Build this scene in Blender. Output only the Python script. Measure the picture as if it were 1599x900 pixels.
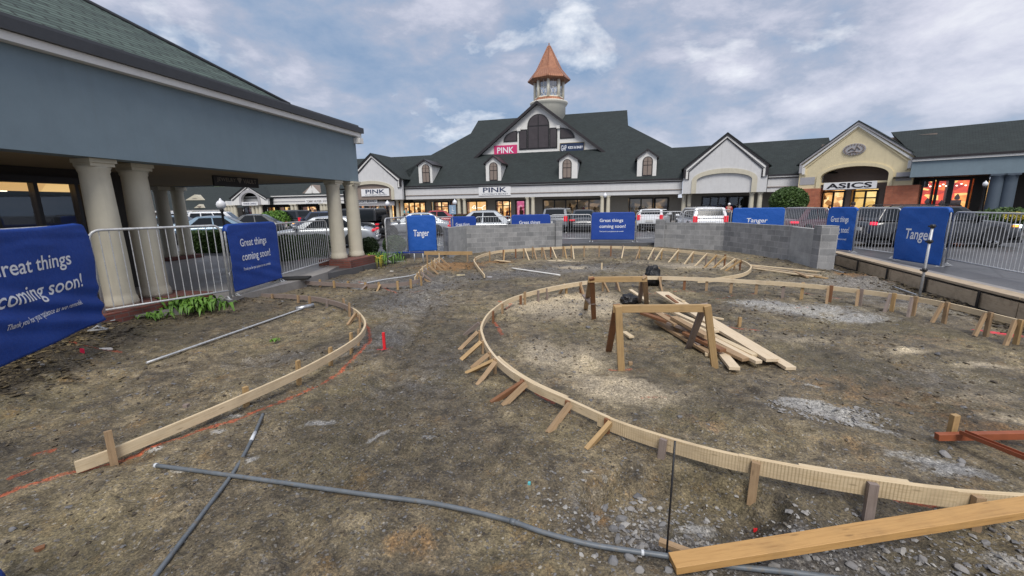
import bpy, bmesh, math, random
import numpy as np
from mathutils import Vector, Matrix
random.seed(7); rng = np.random.default_rng(7)
scn = bpy.context.scene
for o in list(bpy.data.objects): bpy.data.objects.remove(o)

# ------------------------------------------------------------ camera
CAMZ = 1.9; FPX = 640.0
_p = math.atan(127 / FPX); _a = 0.014
FW = np.array([0, math.cos(_p), -math.sin(_p)]); UP0 = np.array([0, math.sin(_p), math.cos(_p)]); RT0 = np.array([1., 0, 0])
CR = RT0 * math.cos(_a) - UP0 * math.sin(_a); CU = RT0 * math.sin(_a) + UP0 * math.cos(_a)
cam = bpy.data.cameras.new('camera'); camo = bpy.data.objects.new('camera', cam); scn.collection.objects.link(camo)
cam.sensor_width = 36; cam.lens = 36 * FPX / 1600; cam.clip_start = .05; cam.clip_end = 3000
Mx = Matrix(((CR[0], CU[0], -FW[0], 0), (CR[1], CU[1], -FW[1], 0), (CR[2], CU[2], -FW[2], CAMZ), (0, 0, 0, 1)))
camo.matrix_world = Mx; scn.camera = camo
# ------------------------------------------------------------ world, sun, exposure
SUN_EL, SUN_AZ = 52, 178          # degrees; azimuth measured clockwise from +Y
w = bpy.data.worlds.new("World"); scn.world = w; w.use_nodes = True
nt = w.node_tree; N = nt.nodes; Lk = nt.links; N.clear()
wo = N.new('ShaderNodeOutputWorld'); bg = N.new('ShaderNodeBackground'); bg.inputs[1].default_value = .094
Lk.new(bg.outputs[0], wo.inputs[0])
sky = N.new('ShaderNodeTexSky'); sky.sky_type = 'NISHITA'; sky.sun_disc = False
sky.sun_elevation = math.radians(SUN_EL); sky.sun_rotation = math.radians(SUN_AZ)
tc = N.new('ShaderNodeTexCoord'); sep = N.new('ShaderNodeSeparateXYZ'); Lk.new(tc.outputs['Generated'], sep.inputs[0])
def wm(op, a, b=None, c=None, clamp=False):
    n = N.new('ShaderNodeMath'); n.operation = op; n.use_clamp = clamp
    for i, x in enumerate((a, b, c)):
        if x is None: continue
        if isinstance(x, (int, float)): n.inputs[i].default_value = x
        else: Lk.new(x, n.inputs[i])
    return n.outputs[0]
zc = wm('MAXIMUM', sep.outputs[2], 0.0); den = wm('ADD', zc, .42)
comb = N.new('ShaderNodeCombineXYZ'); Lk.new(wm('DIVIDE', sep.outputs[0], wm('ADD', zc, .9)), comb.inputs[0]); Lk.new(wm('DIVIDE', sep.outputs[1], wm('ADD', zc, .9)), comb.inputs[1]); Lk.new(wm('MULTIPLY', zc, 1.5), comb.inputs[2])
def wnoise(scale, detail, rough, dist, off=(0, 0, 0), sc=(1, 1, 1)):
    mp = N.new('ShaderNodeMapping'); mp.inputs['Location'].default_value = off; mp.inputs['Scale'].default_value = sc
    Lk.new(comb.outputs[0], mp.inputs[0])
    n = N.new('ShaderNodeTexNoise'); n.inputs['Scale'].default_value = scale; n.inputs['Detail'].default_value = detail
    n.inputs['Roughness'].default_value = rough; n.inputs['Distortion'].default_value = dist; Lk.new(mp.outputs[0], n.inputs[0]); return n.outputs[0]
def wramp(fac, stops):
    r = N.new('ShaderNodeValToRGB'); Lk.new(fac, r.inputs[0]); e = r.color_ramp.elements
    while len(e) < len(stops): e.new(.5)
    for el, (p, c) in zip(e, stops): el.position = p; el.color = (*c, 1)
    return r.outputs[0]
def wmix(f, a, b):
    m = N.new('ShaderNodeMix'); m.data_type = 'RGBA'
    if isinstance(f, (int, float)): m.inputs[0].default_value = f
    else: Lk.new(f, m.inputs[0])
    for i, x in ((6, a), (7, b)):
        if isinstance(x, tuple): m.inputs[i].default_value = (*x, 1)
        else: Lk.new(x, m.inputs[i])
    return m.outputs[2]
big = wnoise(2.2, 4, .5, .15, (3.1, 1.7, 0)); med = wnoise(5.5, 9, .62, .15, (.4, 5.2, 0)); brt = wnoise(4.2, 6, .58, .2, (7.3, 2.2, 0))
cloud = wm('ADD', wm('MULTIPLY', big, .52), wm('MULTIPLY', med, .48))
ccol = wramp(cloud, [(.35, (2.5, 3.6, 5.4)), (.41, (3.3, 4.2, 5.8)), (.455, (4.2, 4.7, 6.0)), (.485, (5.3, 5.6, 6.8)), (.54, (6.9, 7.0, 8.1)), (.62, (8.9, 9.0, 9.6))])
bm_ = wm('MULTIPLY', wm('SUBTRACT', brt, .57, None, True), 9.0, None, True)
ccol = wmix(wm('MULTIPLY', bm_, .75, None, True), ccol, (10.0, 10.2, 10.6))
hzf = wramp(zc, [(0, (1, 1, 1)), (.12, (.35, .35, .35)), (.3, (0, 0, 0))])
ccol = wmix(wm('MULTIPLY', hzf, .45), ccol, (4.6, 5.7, 7.3))
skyc = wmix(.93, sky.outputs[0], ccol)
Lk.new(skyc, bg.inputs[0])
sd = bpy.data.lights.new('sun', 'SUN'); sd.energy = 2.5; sd.angle = math.radians(26); sd.color = (1, .95, .88)
so = bpy.data.objects.new('sun', sd); scn.collection.objects.link(so)
_e, _z = math.radians(SUN_EL), math.radians(SUN_AZ)
so.rotation_euler = Vector((math.cos(_e) * math.sin(_z), math.cos(_e) * math.cos(_z), math.sin(_e))).to_track_quat('Z', 'Y').to_euler()
vs = scn.view_settings; vs.view_transform = 'Standard'; vs.look = 'None'; vs.exposure = 0.16; vs.gamma = 1; vs.use_curve_mapping = False
scn.render.engine = 'CYCLES'

# ------------------------------------------------------------ pixel -> world helpers (photo pixels, 1600 x 900)
def ray(u, v): return FW + CR * ((u - 800) / FPX) + CU * (-(v - 450) / FPX)
def P(u, v, z=0.0):
    d = ray(u, v); t = (z - CAMZ) / d[2]; return Vector((d[0] * t, d[1] * t, z))
class Frame:                    # a facade: origin at its left end, x along it, y into the building
    def __init__(s, A, B):
        s.A = np.array(A, float); s.B = np.array(B, float); v = s.B - s.A; s.L = float(np.hypot(*v)); s.e = v / s.L; s.n = np.array([-s.e[1], s.e[0]])
        s.rz = math.atan2(s.e[1], s.e[0])
    def px(s, u, v, d=0.0):     # -> (along, z) on the plane d metres behind the facade
        r = ray(u, v); o = s.A + s.n * d; t = (s.n @ o) / (s.n @ r[:2]); q = r * t
        return float(s.e @ (q[:2] - s.A)), float(q[2] + CAMZ)
    def S(s, u, v=310, d=0.0): return s.px(u, v, d)[0]
    def Z(s, u, v, d=0.0): return s.px(u, v, d)[1]
    def W(s, a, d, z=0.0): q = s.A + s.e * a + s.n * d; return Vector((q[0], q[1], z))

# ------------------------------------------------------------ materials
MATS = {}
class NT:
    def __init__(s, name):
        s.m = bpy.data.materials.new(name); s.m.use_nodes = True; s.t = s.m.node_tree; s.t.nodes.clear()
        s.o = s.n('ShaderNodeOutputMaterial'); s.b = s.n('ShaderNodeBsdfPrincipled'); s.l(s.b.outputs[0], s.o.inputs[0]); MATS[name] = s.m
    def n(s, k): return s.t.nodes.new(k)
    def l(s, a, b): s.t.links.new(a, b)
    def v(s, inp, x):
        if isinstance(x, tuple): inp.default_value = (*x, 1) if len(x) == 3 and inp.type == 'RGBA' else x
        elif isinstance(x, (int, float)): inp.default_value = x
        else: s.l(x, inp)
    def pos(s): return s.n('ShaderNodeNewGeometry').outputs['Position']
    def uv(s): return s.n('ShaderNodeTexCoord').outputs['UV']
    def obj(s): return s.n('ShaderNodeTexCoord').outputs['Object']
    def map(s, co, sc=(1, 1, 1), loc=(0, 0, 0), rot=(0, 0, 0)):
        m = s.n('ShaderNodeMapping'); s.l(co, m.inputs[0]); m.inputs['Scale'].default_value = sc; m.inputs['Location'].default_value = loc; m.inputs['Rotation'].default_value = rot; return m.outputs[0]
    def noise(s, co, scale, det=4, rough=.55, dist=0, col=False):
        n = s.n('ShaderNodeTexNoise'); s.l(co, n.inputs[0]); n.inputs['Scale'].default_value = scale; n.inputs['Detail'].default_value = det
        n.inputs['Roughness'].default_value = rough; n.inputs['Distortion'].default_value = dist; return n.outputs[1 if col else 0]
    def vor(s, co, scale, feat='F1', out=0):
        n = s.n('ShaderNodeTexVoronoi'); n.feature = feat; s.l(co, n.inputs['Vector']); n.inputs['Scale'].default_value = scale; return n.outputs[out]
    def math(s, op, a, b=0.0, clamp=False):
        n = s.n('ShaderNodeMath'); n.operation = op; n.use_clamp = clamp; s.v(n.inputs[0], a); s.v(n.inputs[1], b); return n.outputs[0]
    def ramp(s, f, stops, interp='LINEAR'):
        r = s.n('ShaderNodeValToRGB'); s.l(f, r.inputs[0]); r.color_ramp.interpolation = interp; e = r.color_ramp.elements
        while len(e) < len(stops): e.new(.5)
        for el, (p, c) in zip(e, stops): el.position = p; el.color = (c, c, c, 1) if isinstance(c, (int, float)) else (*c, 1)
        return r.outputs[0]
    def mix(s, f, a, b, mode='MIX'):
        m = s.n('ShaderNodeMix'); m.data_type = 'RGBA'; m.blend_type = mode; s.v(m.inputs[0], f); s.v(m.inputs[6], a); s.v(m.inputs[7], b); return m.outputs[2]
    def bump(s, h, st=.3, dist=.01, prev=None):
        b = s.n('ShaderNodeBump'); b.inputs['Strength'].default_value = st; b.inputs['Distance'].default_value = dist; s.l(h, b.inputs['Height'])
        if prev: s.l(prev, b.inputs['Normal'])
        return b.outputs[0]
    def set(s, col=None, rough=None, metal=None, nor=None, **k):
        if col is not None: s.v(s.b.inputs['Base Color'], col)
        if rough is not None: s.v(s.b.inputs['Roughness'], rough)
        if metal is not None: s.v(s.b.inputs['Metallic'], metal)
        if nor is not None: s.l(nor, s.b.inputs['Normal'])
        for a, b in k.items(): s.v(s.b.inputs[a.replace('_', ' ')], b)
        return s.m
def sc(c, k): return tuple(x * k for x in c)
def painted(name, c, rough=.6, var=.12, bump=.1, scale=6, bdist=.004, streak=0.0):     # paint / render / plastic with a little wear
    m = NT(name); p = m.pos(); n = m.noise(p, scale, 5, .6); n2 = m.noise(p, scale * .13, 4, .6)
    f = m.math('ADD', m.math('MULTIPLY', n, .5), m.math('MULTIPLY', n2, .5))
    col = m.ramp(f, [(.3, sc(c, 1 - var * 1.6)), (.7, sc(c, 1 + var))])
    if streak:
        s1 = m.ramp(m.noise(m.map(p, (2.6, 2.6, .22)), 1.6, 5, .7), [(.5, 0), (.72, 1)]); s2 = m.ramp(m.noise(m.map(p, (9, 9, .5)), 1.0, 4, .6), [(.55, 0), (.75, 1)])
        col = m.mix(m.math('MULTIPLY', s1, streak), col, sc(c, .55)); col = m.mix(m.math('MULTIPLY', s2, streak * .7), col, (.16, .14, .11))
    return m.set(col, rough, 0, m.bump(m.noise(p, scale * 14, 3), bump, bdist))
painted('stucco_blue', (.18, .24, .28), .85, .07, .35, 3, .004, streak=.11)
painted('stucco_white', (.62, .62, .62), .85, .06, .2, 3, streak=.16)
painted('stucco_cream', (.72, .62, .40), .85, .06, .2, 3, streak=.15)
painted('panel_grey', (.40, .39, .40), .8, .06, .1, 3)
painted('trim_white', (.74, .73, .70), .6, .06)
painted('trim_dark', (.022, .018, .02), .45, .2)
painted('gutter_dark', (.035, .037, .042), .4, .2)
painted('column_cream', (.56, .52, .41), .65, .07, .12, 4, streak=.22)
painted('tower_white', (.78, .75, .64), .6, .05, .1, 4, streak=.1)
painted('column_blue', (.07, .095, .125), .7, .07)
painted('soffit', (.30, .235, .14), .85, .08)
painted('shop_wall', (.30, .285, .25), .85, .08)
painted('taupe', (.25, .20, .17), .85, .08)
painted('louvre', (.055, .045, .05), .5, .25, .3, 12)
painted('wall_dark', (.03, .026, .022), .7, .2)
painted('frame_dark', (.015, .013, .014), .4, .2)
painted('sign_white', (.80, .80, .80), .5, .03, 0)
painted('sign_black', (.012, .012, .014), .5, .1, 0)
painted('sign_pink', (.62, .035, .16), .45, .06, 0)
painted('sign_navy', (.012, .03, .085), .45, .1, 0)
painted('sign_gold', (.30, .24, .12), .5, .1, 0)
painted('letter_white', (.82, .84, .88), .6, .03, 0)
painted('letter_black', (.012, .012, .016), .5, .03, 0)
painted('letter_navy', (.02, .035, .09), .5, .03, 0)
painted('letter_faded', (.22, .2, .17), .5, .03, 0)
painted('black_plastic', (.012, .012, .013), .45, .2, .1)
painted('black_metal', (.016, .016, .018), .4, .2, .1)
painted('tyre', (.02, .02, .021), .85, .2, .2, 20)
painted('red_paint', (.75, .02, .03), .5, .08)
painted('pink_paint', (.9, .03, .10), .5, .08)
painted('red_board', (.30, .085, .035), .6, .2, .3, 9)
painted('blue_plastic', (.02, .05, .25), .5, .1)
painted('teal_cloth', (.10, .42, .46), .8, .1)
painted('dark_cloth', (.03, .03, .045), .85, .1)
painted('red_cloth', (.45, .05, .07), .85, .1)
painted('skin', (.42, .24, .16), .6, .05)
painted('hair', (.03, .02, .015), .7, .1)
painted('rubber', (.018, .018, .018), .8, .2)
painted('road_paint', (.55, .55, .53), .6, .15, .1)
painted('yellow_paint', (.42, .33, .09), .6, .15, .1)
painted('blue_sign', (.25, .36, .48), .5, .1)
# cars
def paint(name, c, metal=.0):
    m = NT(name); return m.set(c, .32, metal, None, **{'Coat_Weight': .8, 'Coat_Roughness': .05})
paint('paint_white', (.72, .74, .76)); paint('paint_silver', (.42, .45, .48), .5); paint('paint_bluegrey', (.13, .20, .27), .4)
paint('paint_charcoal_light', (.16, .17, .185), .4); paint('paint_black', (.010, .011, .013)); paint('paint_darkblue', (.02, .035, .075), .3); paint('paint_charcoal', (.05, .055, .06), .4); paint('paint_red', (.35, .02, .03)); paint('paint_darkred', (.07, .015, .02))
m = NT('car_glass'); m.set((.012, .015, .018), .08, 0, None, **{'Specular_IOR_Level': .35})
m = NT('rim'); m.set((.45, .46, .48), .3, .9)
m = NT('chrome'); m.set((.6, .6, .62), .2, 1.0)
m = NT('lamp_red'); m.set((.5, .01, .02), .3, 0, None, **{'Emission_Color': (1, .03, .06), 'Emission_Strength': .35})
m = NT('lamp_red_lit'); m.set((.5, .01, .02), .3, 0, None, **{'Emission_Color': (1, .04, .10), 'Emission_Strength': .9})
m = NT('lamp_clear'); m.set((.7, .72, .75), .15, 0, None, **{'Coat_Weight': 1.0})
m = NT('lamp_white_lit'); m.set((.8, .8, .8), .2, 0, None, **{'Emission_Color': (.8, .9, 1), 'Emission_Strength': 1.6})
m = NT('lamp_amber_lit'); m.set((.8, .3, .05), .2, 0, None, **{'Emission_Color': (1, .38, .05), 'Emission_Strength': 2.2})
m = NT('plate'); m.set((.6, .6, .58), .5)
m = NT('globe'); m.set((.75, .76, .78), .3, 0, None, **{'Subsurface_Weight': 0.0, 'Coat_Weight': .5})
# galvanised steel
m = NT('galvanised'); p = m.obj(); f = m.noise(p, 30, 4, .6)
m.set(m.ramp(f, [(.3, (.42, .43, .44)), (.7, (.62, .63, .64))]), m.ramp(f, [(.3, .35), (.7, .6)]), .35, m.bump(m.noise(p, 90, 3), .15, .002))
m = NT('aluminium'); p = m.obj(); f = m.noise(p, 14, 4, .6); m.set(m.ramp(f, [(.3, (.34, .35, .36)), (.7, (.55, .56, .57))]), .4, .8)
# pvc conduit
m = NT('conduit'); p = m.pos(); f = m.noise(p, 9, 5, .65); g = m.ramp(m.noise(p, 30, 4, .6), [(.56, 0), (.68, 1)])
c = m.ramp(f, [(.3, (.09, .105, .12)), (.7, (.155, .175, .195))])
m.set(m.mix(m.math('MULTIPLY', g, .5), c, (.17, .13, .08)), .45, 0, m.bump(f, .1, .004))
m = NT('white_primer'); m.set((.6, .63, .66), .5)
# banner fabric (fine weave, translucent-ish cloth)
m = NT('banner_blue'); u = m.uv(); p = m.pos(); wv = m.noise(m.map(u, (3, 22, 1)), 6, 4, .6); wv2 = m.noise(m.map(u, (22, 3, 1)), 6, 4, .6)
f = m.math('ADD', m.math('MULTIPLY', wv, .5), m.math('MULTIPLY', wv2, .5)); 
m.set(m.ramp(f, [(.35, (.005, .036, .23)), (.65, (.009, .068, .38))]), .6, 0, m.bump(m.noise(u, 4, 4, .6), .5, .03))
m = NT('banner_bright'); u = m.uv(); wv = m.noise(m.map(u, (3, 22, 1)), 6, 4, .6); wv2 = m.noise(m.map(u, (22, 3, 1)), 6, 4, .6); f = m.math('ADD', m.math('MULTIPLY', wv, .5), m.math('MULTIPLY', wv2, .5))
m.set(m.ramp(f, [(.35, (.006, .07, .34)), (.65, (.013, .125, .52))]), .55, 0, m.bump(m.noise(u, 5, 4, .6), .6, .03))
# wood
def wood(name, c1, c2, rough=.7, kerf=False, dirt=.25):
    m = NT(name); u = m.uv(); p = m.pos()
    g = m.noise(m.map(u, (1.2, 26, 1)), 3, 5, .6, .3); g2 = m.noise(m.map(u, (6, 160, 1)), 2, 3, .6)
    f = m.math('ADD', m.math('MULTIPLY', g, .65), m.math('MULTIPLY', g2, .35))
    c = m.ramp(f, [(.28, c2), (.5, c1), (.72, sc(c1, 1.12))])
    kn = m.ramp(m.vor(m.map(u, (2.2, 9, 1)), 1.4), [(.0, 1), (.045, .8), (.1, 0)])
    c = m.mix(m.math('MULTIPLY', kn, .6), c, sc(c2, .4))
    st = m.ramp(m.noise(p, 5, 6, .65), [(.48, 0), (.72, 1)])
    c = m.mix(m.math('MULTIPLY', st, dirt), c, (.10, .07, .045))
    b = m.bump(f, .25, .003)
    if kerf:
        wv = m.n('ShaderNodeTexWave'); wv.wave_type = 'BANDS'; wv.bands_direction = 'X'; m.l(m.map(u, (1, 1, 1)), wv.inputs[0]); wv.inputs['Scale'].default_value = 16.; wv.inputs['Distortion'].default_value = .6
        k = m.ramp(wv.outputs[1], [(.62, 0), (.8, 1)]); geo = m.n('ShaderNodeNewGeometry'); sp = m.n('ShaderNodeSeparateXYZ'); m.l(geo.outputs['Normal'], sp.inputs[0])
        side = m.math('LESS_THAN', m.math('ABSOLUTE', sp.outputs[2]), .5); k = m.math('MULTIPLY', k, side)
        k = m.math('MULTIPLY', k, m.ramp(m.noise(p, 3, 3, .6), [(.35, .15), (.6, 1)])); c = m.mix(m.math('MULTIPLY', k, .5), c, sc(c2, .5)); b = m.bump(k, -.5, .004, b)
    return m.set(c, rough, 0, b)
wood('pine', (.62, .50, .33), (.46, .33, .18), .7, False, .22)
wood('pine_kerfed', (.62, .49, .31), (.46, .33, .17), .7, True, .25)
wood('pine_yellow', (.42, .28, .13), (.29, .17, .07), .65, False, .28)
wood('timber_orange', (.50, .29, .105), (.33, .165, .05), .6, False, .2)
wood('pine_pale', (.68, .56, .39), (.47, .34, .19), .7, False, .2)
wood('pine_new', (.66, .54, .38), (.52, .38, .22), .7, False, .1)
wood('stake_wood', (.36, .245, .14), (.23, .145, .075), .75, False, .35)
wood('stake_red', (.22, .10, .045), (.13, .055, .025), .75, False, .4)
wood('grey_wood', (.25, .20, .175), (.15, .115, .10), .8, False, .3)
wood('kerb_board', (.45, .36, .25), (.30, .22, .14), .75, False, .45)
# masonry
def brick(name, c1, c2, mort, bw, bh, msz, bumpd=.004, rough=.85, var=.5):
    m = NT(name); u = m.uv(); p = m.pos(); b = m.n('ShaderNodeTexBrick'); m.l(u, b.inputs[0])
    b.inputs['Color1'].default_value = (*c1, 1); b.inputs['Color2'].default_value = (*c2, 1); b.inputs['Mortar'].default_value = (*mort, 1)
    b.inputs['Scale'].default_value = 1; b.inputs['Brick Width'].default_value = bw; b.inputs['Row Height'].default_value = bh; b.inputs['Mortar Size'].default_value = msz; b.inputs['Bias'].default_value = 0; b.inputs['Mortar Smooth'].default_value = .3
    n = m.noise(p, 3, 6, .65); n2 = m.noise(p, 45, 3, .6)
    c = m.mix(.55, b.outputs[0], m.ramp(n, [(.3, (.55, .55, .55)), (.7, (1.2, 1.2, 1.2))]), 'MULTIPLY'); c = m.mix(.35, c, m.ramp(n2, [(.3, (.65, .65, .65)), (.7, (1.3, 1.3, 1.3))]), 'MULTIPLY')
    return m.set(c, rough, 0, m.bump(n2, .25, .003, m.bump(b.outputs[1], -.7, bumpd)))
brick('cmu', (.33, .33, .33), (.21, .215, .22), (.38, .38, .375), .40, .20, .008)
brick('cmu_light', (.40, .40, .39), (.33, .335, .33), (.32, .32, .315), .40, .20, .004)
brick('red_brick', (.21, .065, .045), (.14, .045, .035), (.13, .10, .09), .21, .07, .008)
brick('orange_brick', (.50, .17, .09), (.42, .13, .07), (.30, .17, .12), .6, .1, .008)
# shingles
def shingle(name, ca, cb, w_=.30, h_=.14, ms=.012):
    m = NT(name); u = m.uv(); p = m.pos(); b = m.n('ShaderNodeTexBrick'); m.l(u, b.inputs[0])
    b.inputs['Color1'].default_value = (*ca, 1); b.inputs['Color2'].default_value = (*cb, 1); b.inputs['Mortar'].default_value = (*sc(cb, .35), 1)
    b.inputs['Scale'].default_value = 1; b.inputs['Brick Width'].default_value = w_; b.inputs['Row Height'].default_value = h_; b.inputs['Mortar Size'].default_value = ms; b.inputs['Mortar Smooth'].default_value = .2
    n = m.noise(p, 1.1, 6, .65); n2 = m.noise(p, 30, 4, .7)
    c = m.mix(.6, b.outputs[0], m.ramp(n, [(.3, (.7, .7, .7)), (.7, (1.25, 1.25, 1.25))]), 'MULTIPLY'); c = m.mix(.5, c, m.ramp(n2, [(.3, (.5, .55, .5)), (.7, (1.5, 1.45, 1.45))]), 'MULTIPLY')
    return m.set(c, .85, 0, m.bump(n2, .4, .004, m.bump(b.outputs[1], -.8, .008)))
shingle('shingle_green', (.085, .125, .108), (.042, .066, .060), .5, .145, .022)
shingle('shingle_far', (.027, .037, .037), (.018, .026, .027))
m = NT('copper'); u = m.uv(); p = m.pos(); f = m.noise(p, 2.2, 5, .6); wv = m.n('ShaderNodeTexWave'); wv.bands_direction = 'X'; m.l(u, wv.inputs[0]); wv.inputs['Scale'].default_value = 1.1
k = m.ramp(wv.outputs[1], [(.85, 0), (.97, 1)]); m.set(m.mix(m.math('MULTIPLY', k, .5), m.ramp(f, [(.3, (.25, .10, .055)), (.7, (.40, .18, .10))]), (.5, .3, .2)), .45, .35, m.bump(k, .5, .02))
# asphalt, damp
m = NT('asphalt'); p = m.pos(); f = m.noise(p, .35, 6, .6); g = m.noise(p, 60, 3, .7); cr = m.ramp(m.vor(m.map(p, (.3, .3, .3)), 1, 'DISTANCE_TO_EDGE'), [(0, 1), (.012, 0)])
c = m.ramp(f, [(.3, (.065, .066, .07)), (.7, (.12, .12, .125))]); c = m.mix(.5, c, m.ramp(g, [(.3, (.6, .6, .6)), (.7, (1.4, 1.4, 1.4))]), 'MULTIPLY'); c = m.mix(m.math('MULTIPLY', cr, .5), c, (.02, .02, .02))
m.set(c, m.ramp(f, [(.35, .28), (.65, .6)]), 0, m.bump(g, .25, .004))
m = NT('concrete'); p = m.pos(); f = m.noise(p, .8, 6, .65); g = m.noise(p, 40, 4, .6)
m.set(m.mix(.4, m.ramp(f, [(.3, (.19, .18, .17)), (.7, (.33, .31, .29))]), m.ramp(g, [(.3, (.7, .7, .7)), (.7, (1.25, 1.25, 1.25))]), 'MULTIPLY'), m.ramp(f, [(.3, .3), (.7, .7)]), 0, m.bump(g, .2, .004))
# rock / gravel
def rock(name, stops):
    m = NT(name); p = m.pos(); oi = m.n('ShaderNodeTexCoord').outputs['UV']; sp = m.n('ShaderNodeSeparateXYZ'); m.l(oi, sp.inputs[0])
    n = m.noise(p, 60, 4, .6); f = m.math('ADD', m.math('MULTIPLY', sp.outputs[0], .8), m.math('MULTIPLY', n, .25)); return m.set(m.ramp(f, stops), .85, 0, m.bump(n, .4, .004))
rock('rock', [(.1, (.085, .085, .09)), (.35, (.17, .17, .175)), (.6, (.25, .24, .23)), (.8, (.33, .32, .30)), (1, (.42, .41, .39))])
rock('pebble', [(.1, (.035, .03, .026)), (.35, (.10, .078, .052)), (.6, (.17, .135, .085)), (.82, (.13, .13, .135)), (.97, (.22, .21, .20)), (1, (.40, .38, .35))])
rock('debris', [(.1, (.02, .016, .012)), (.4, (.06, .045, .025)), (.7, (.13, .10, .05)), (.9, (.22, .17, .09)), (1, (.35, .30, .22))])
rock('sawdust_chips', [(.1, (.35, .26, .14)), (.6, (.5, .4, .25)), (1, (.6, .5, .36))])
# foliage
def leaf(name, a, b):
    m = NT(name); p = m.pos(); n = m.noise(p, 1.6, 3, .6); n2 = m.vor(p, 14); f = m.math('ADD', m.math('MULTIPLY', n, .6), m.math('MULTIPLY', n2, .5))
    return m.set(m.ramp(f, [(.25, a), (.75, b)]), .6)
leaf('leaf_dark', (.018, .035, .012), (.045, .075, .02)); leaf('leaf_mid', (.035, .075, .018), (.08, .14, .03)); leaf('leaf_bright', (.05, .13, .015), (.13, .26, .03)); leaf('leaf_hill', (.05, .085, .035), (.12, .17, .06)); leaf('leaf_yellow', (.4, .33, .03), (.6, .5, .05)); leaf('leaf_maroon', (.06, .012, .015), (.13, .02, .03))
painted('bark', (.06, .045, .03), .9, .2, .5, 20)
m = NT('bag_black'); p = m.obj(); n = m.noise(p, 7, 5, .6, 1.2); m.set((.010, .010, .012), .42, 0, m.bump(n, .8, .03))
m = NT('glass'); gl = m.n('ShaderNodeBsdfGlossy'); gl.inputs['Roughness'].default_value = .02; gl.inputs[0].default_value = (.9, .95, 1, 1); tr = m.n('ShaderNodeBsdfTransparent'); tr.inputs[0].default_value = (.86, .88, .88, 1)
fr = m.n('ShaderNodeFresnel'); fr.inputs[0].default_value = 1.45; mx = m.n('ShaderNodeMixShader'); m.l(m.math('ADD', fr.outputs[0], .05, True), mx.inputs[0]); m.l(tr.outputs[0], mx.inputs[1]); m.l(gl.outputs[0], mx.inputs[2]); m.l(mx.outputs[0], m.o.inputs[0])
m = NT('glass_store'); gl = m.n('ShaderNodeBsdfGlossy'); gl.inputs['Roughness'].default_value = .02; gl.inputs[0].default_value = (.8, .9, 1, 1); tr = m.n('ShaderNodeBsdfTransparent'); tr.inputs[0].default_value = (.75, .75, .75, 1)
mx = m.n('ShaderNodeMixShader'); mx.inputs[0].default_value = .09; m.l(tr.outputs[0], mx.inputs[1]); m.l(gl.outputs[0], mx.inputs[2]); m.l(mx.outputs[0], m.o.inputs[0])
def lit(name, cols, strength, scale=2.2):
    m = NT(name); p = m.pos(); v = m.vor(m.map(p, (1, 1, 1.5)), scale, 'F1', 1); sp = m.n('ShaderNodeSeparateColor'); m.l(v, sp.inputs[0]); n = m.noise(p, 3, 4, .6)
    f = m.math('ADD', m.math('MULTIPLY', sp.outputs[0], .6), m.math('MULTIPLY', n, .4)); c = m.ramp(f, cols)
    return m.set(sc((.5, .4, .3), 1), .7, 0, None, **{'Emission_Color': c, 'Emission_Strength': strength})
lit('lit_warm', [(.2, (.05, .02, .008)), (.4, (.45, .2, .06)), (.6, (.8, .45, .16)), (.8, (1, .75, .4))], 1.4)
lit('lit_plain', [(.2, (.75, .42, .14)), (.8, (.9, .58, .25))], 1.2, .5)
lit('lit_ceiling', [(.2, (.55, .33, .12)), (.8, (.75, .5, .2))], 1.4, .5)
lit('lit_red', [(.25, (.35, .015, .01)), (.5, (.8, .07, .02)), (.62, (.9, .3, .06)), (.8, (1, .62, .2))], 1.4, 1.3)
lit('lit_yellow', [(.2, (.6, .35, .08)), (.8, (.95, .7, .3))], 1.3, 1.5)
lit('lit_pink', [(.2, (.3, .02, .06)), (.5, (.8, .1, .3)), (.8, (.9, .4, .5))], .8)
lit('lit_dim', [(.2, (.01, .008, .006)), (.6, (.05, .035, .02)), (.9, (.26, .16, .08))], 1.2, 1.6)
m = NT('bulb'); m.set((1, 1, 1), .5, 0, None, **{'Emission_Color': (1, .88, .7), 'Emission_Strength': 3.0})
m = NT('neon'); m.set((1, 1, 1), .5, 0, None, **{'Emission_Color': (1, .95, .85), 'Emission_Strength': 1.6})
painted('goods_tan', (.35, .2, .1), .7); painted('goods_red', (.5, .03, .03), .7); painted('goods_white', (.6, .55, .5), .7); painted('goods_dark', (.03, .025, .03), .7)
m = NT('glass_lantern'); gl = m.n('ShaderNodeBsdfGlossy'); gl.inputs['Roughness'].default_value = .05; gl.inputs[0].default_value = (.8, .85, .9, 1); tr = m.n('ShaderNodeBsdfTransparent'); tr.inputs[0].default_value = (.85, .87, .9, 1)
mx = m.n('ShaderNodeMixShader'); mx.inputs[0].default_value = .25; m.l(tr.outputs[0], mx.inputs[1]); m.l(gl.outputs[0], mx.inputs[2]); m.l(mx.outputs[0], m.o.inputs[0])
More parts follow.
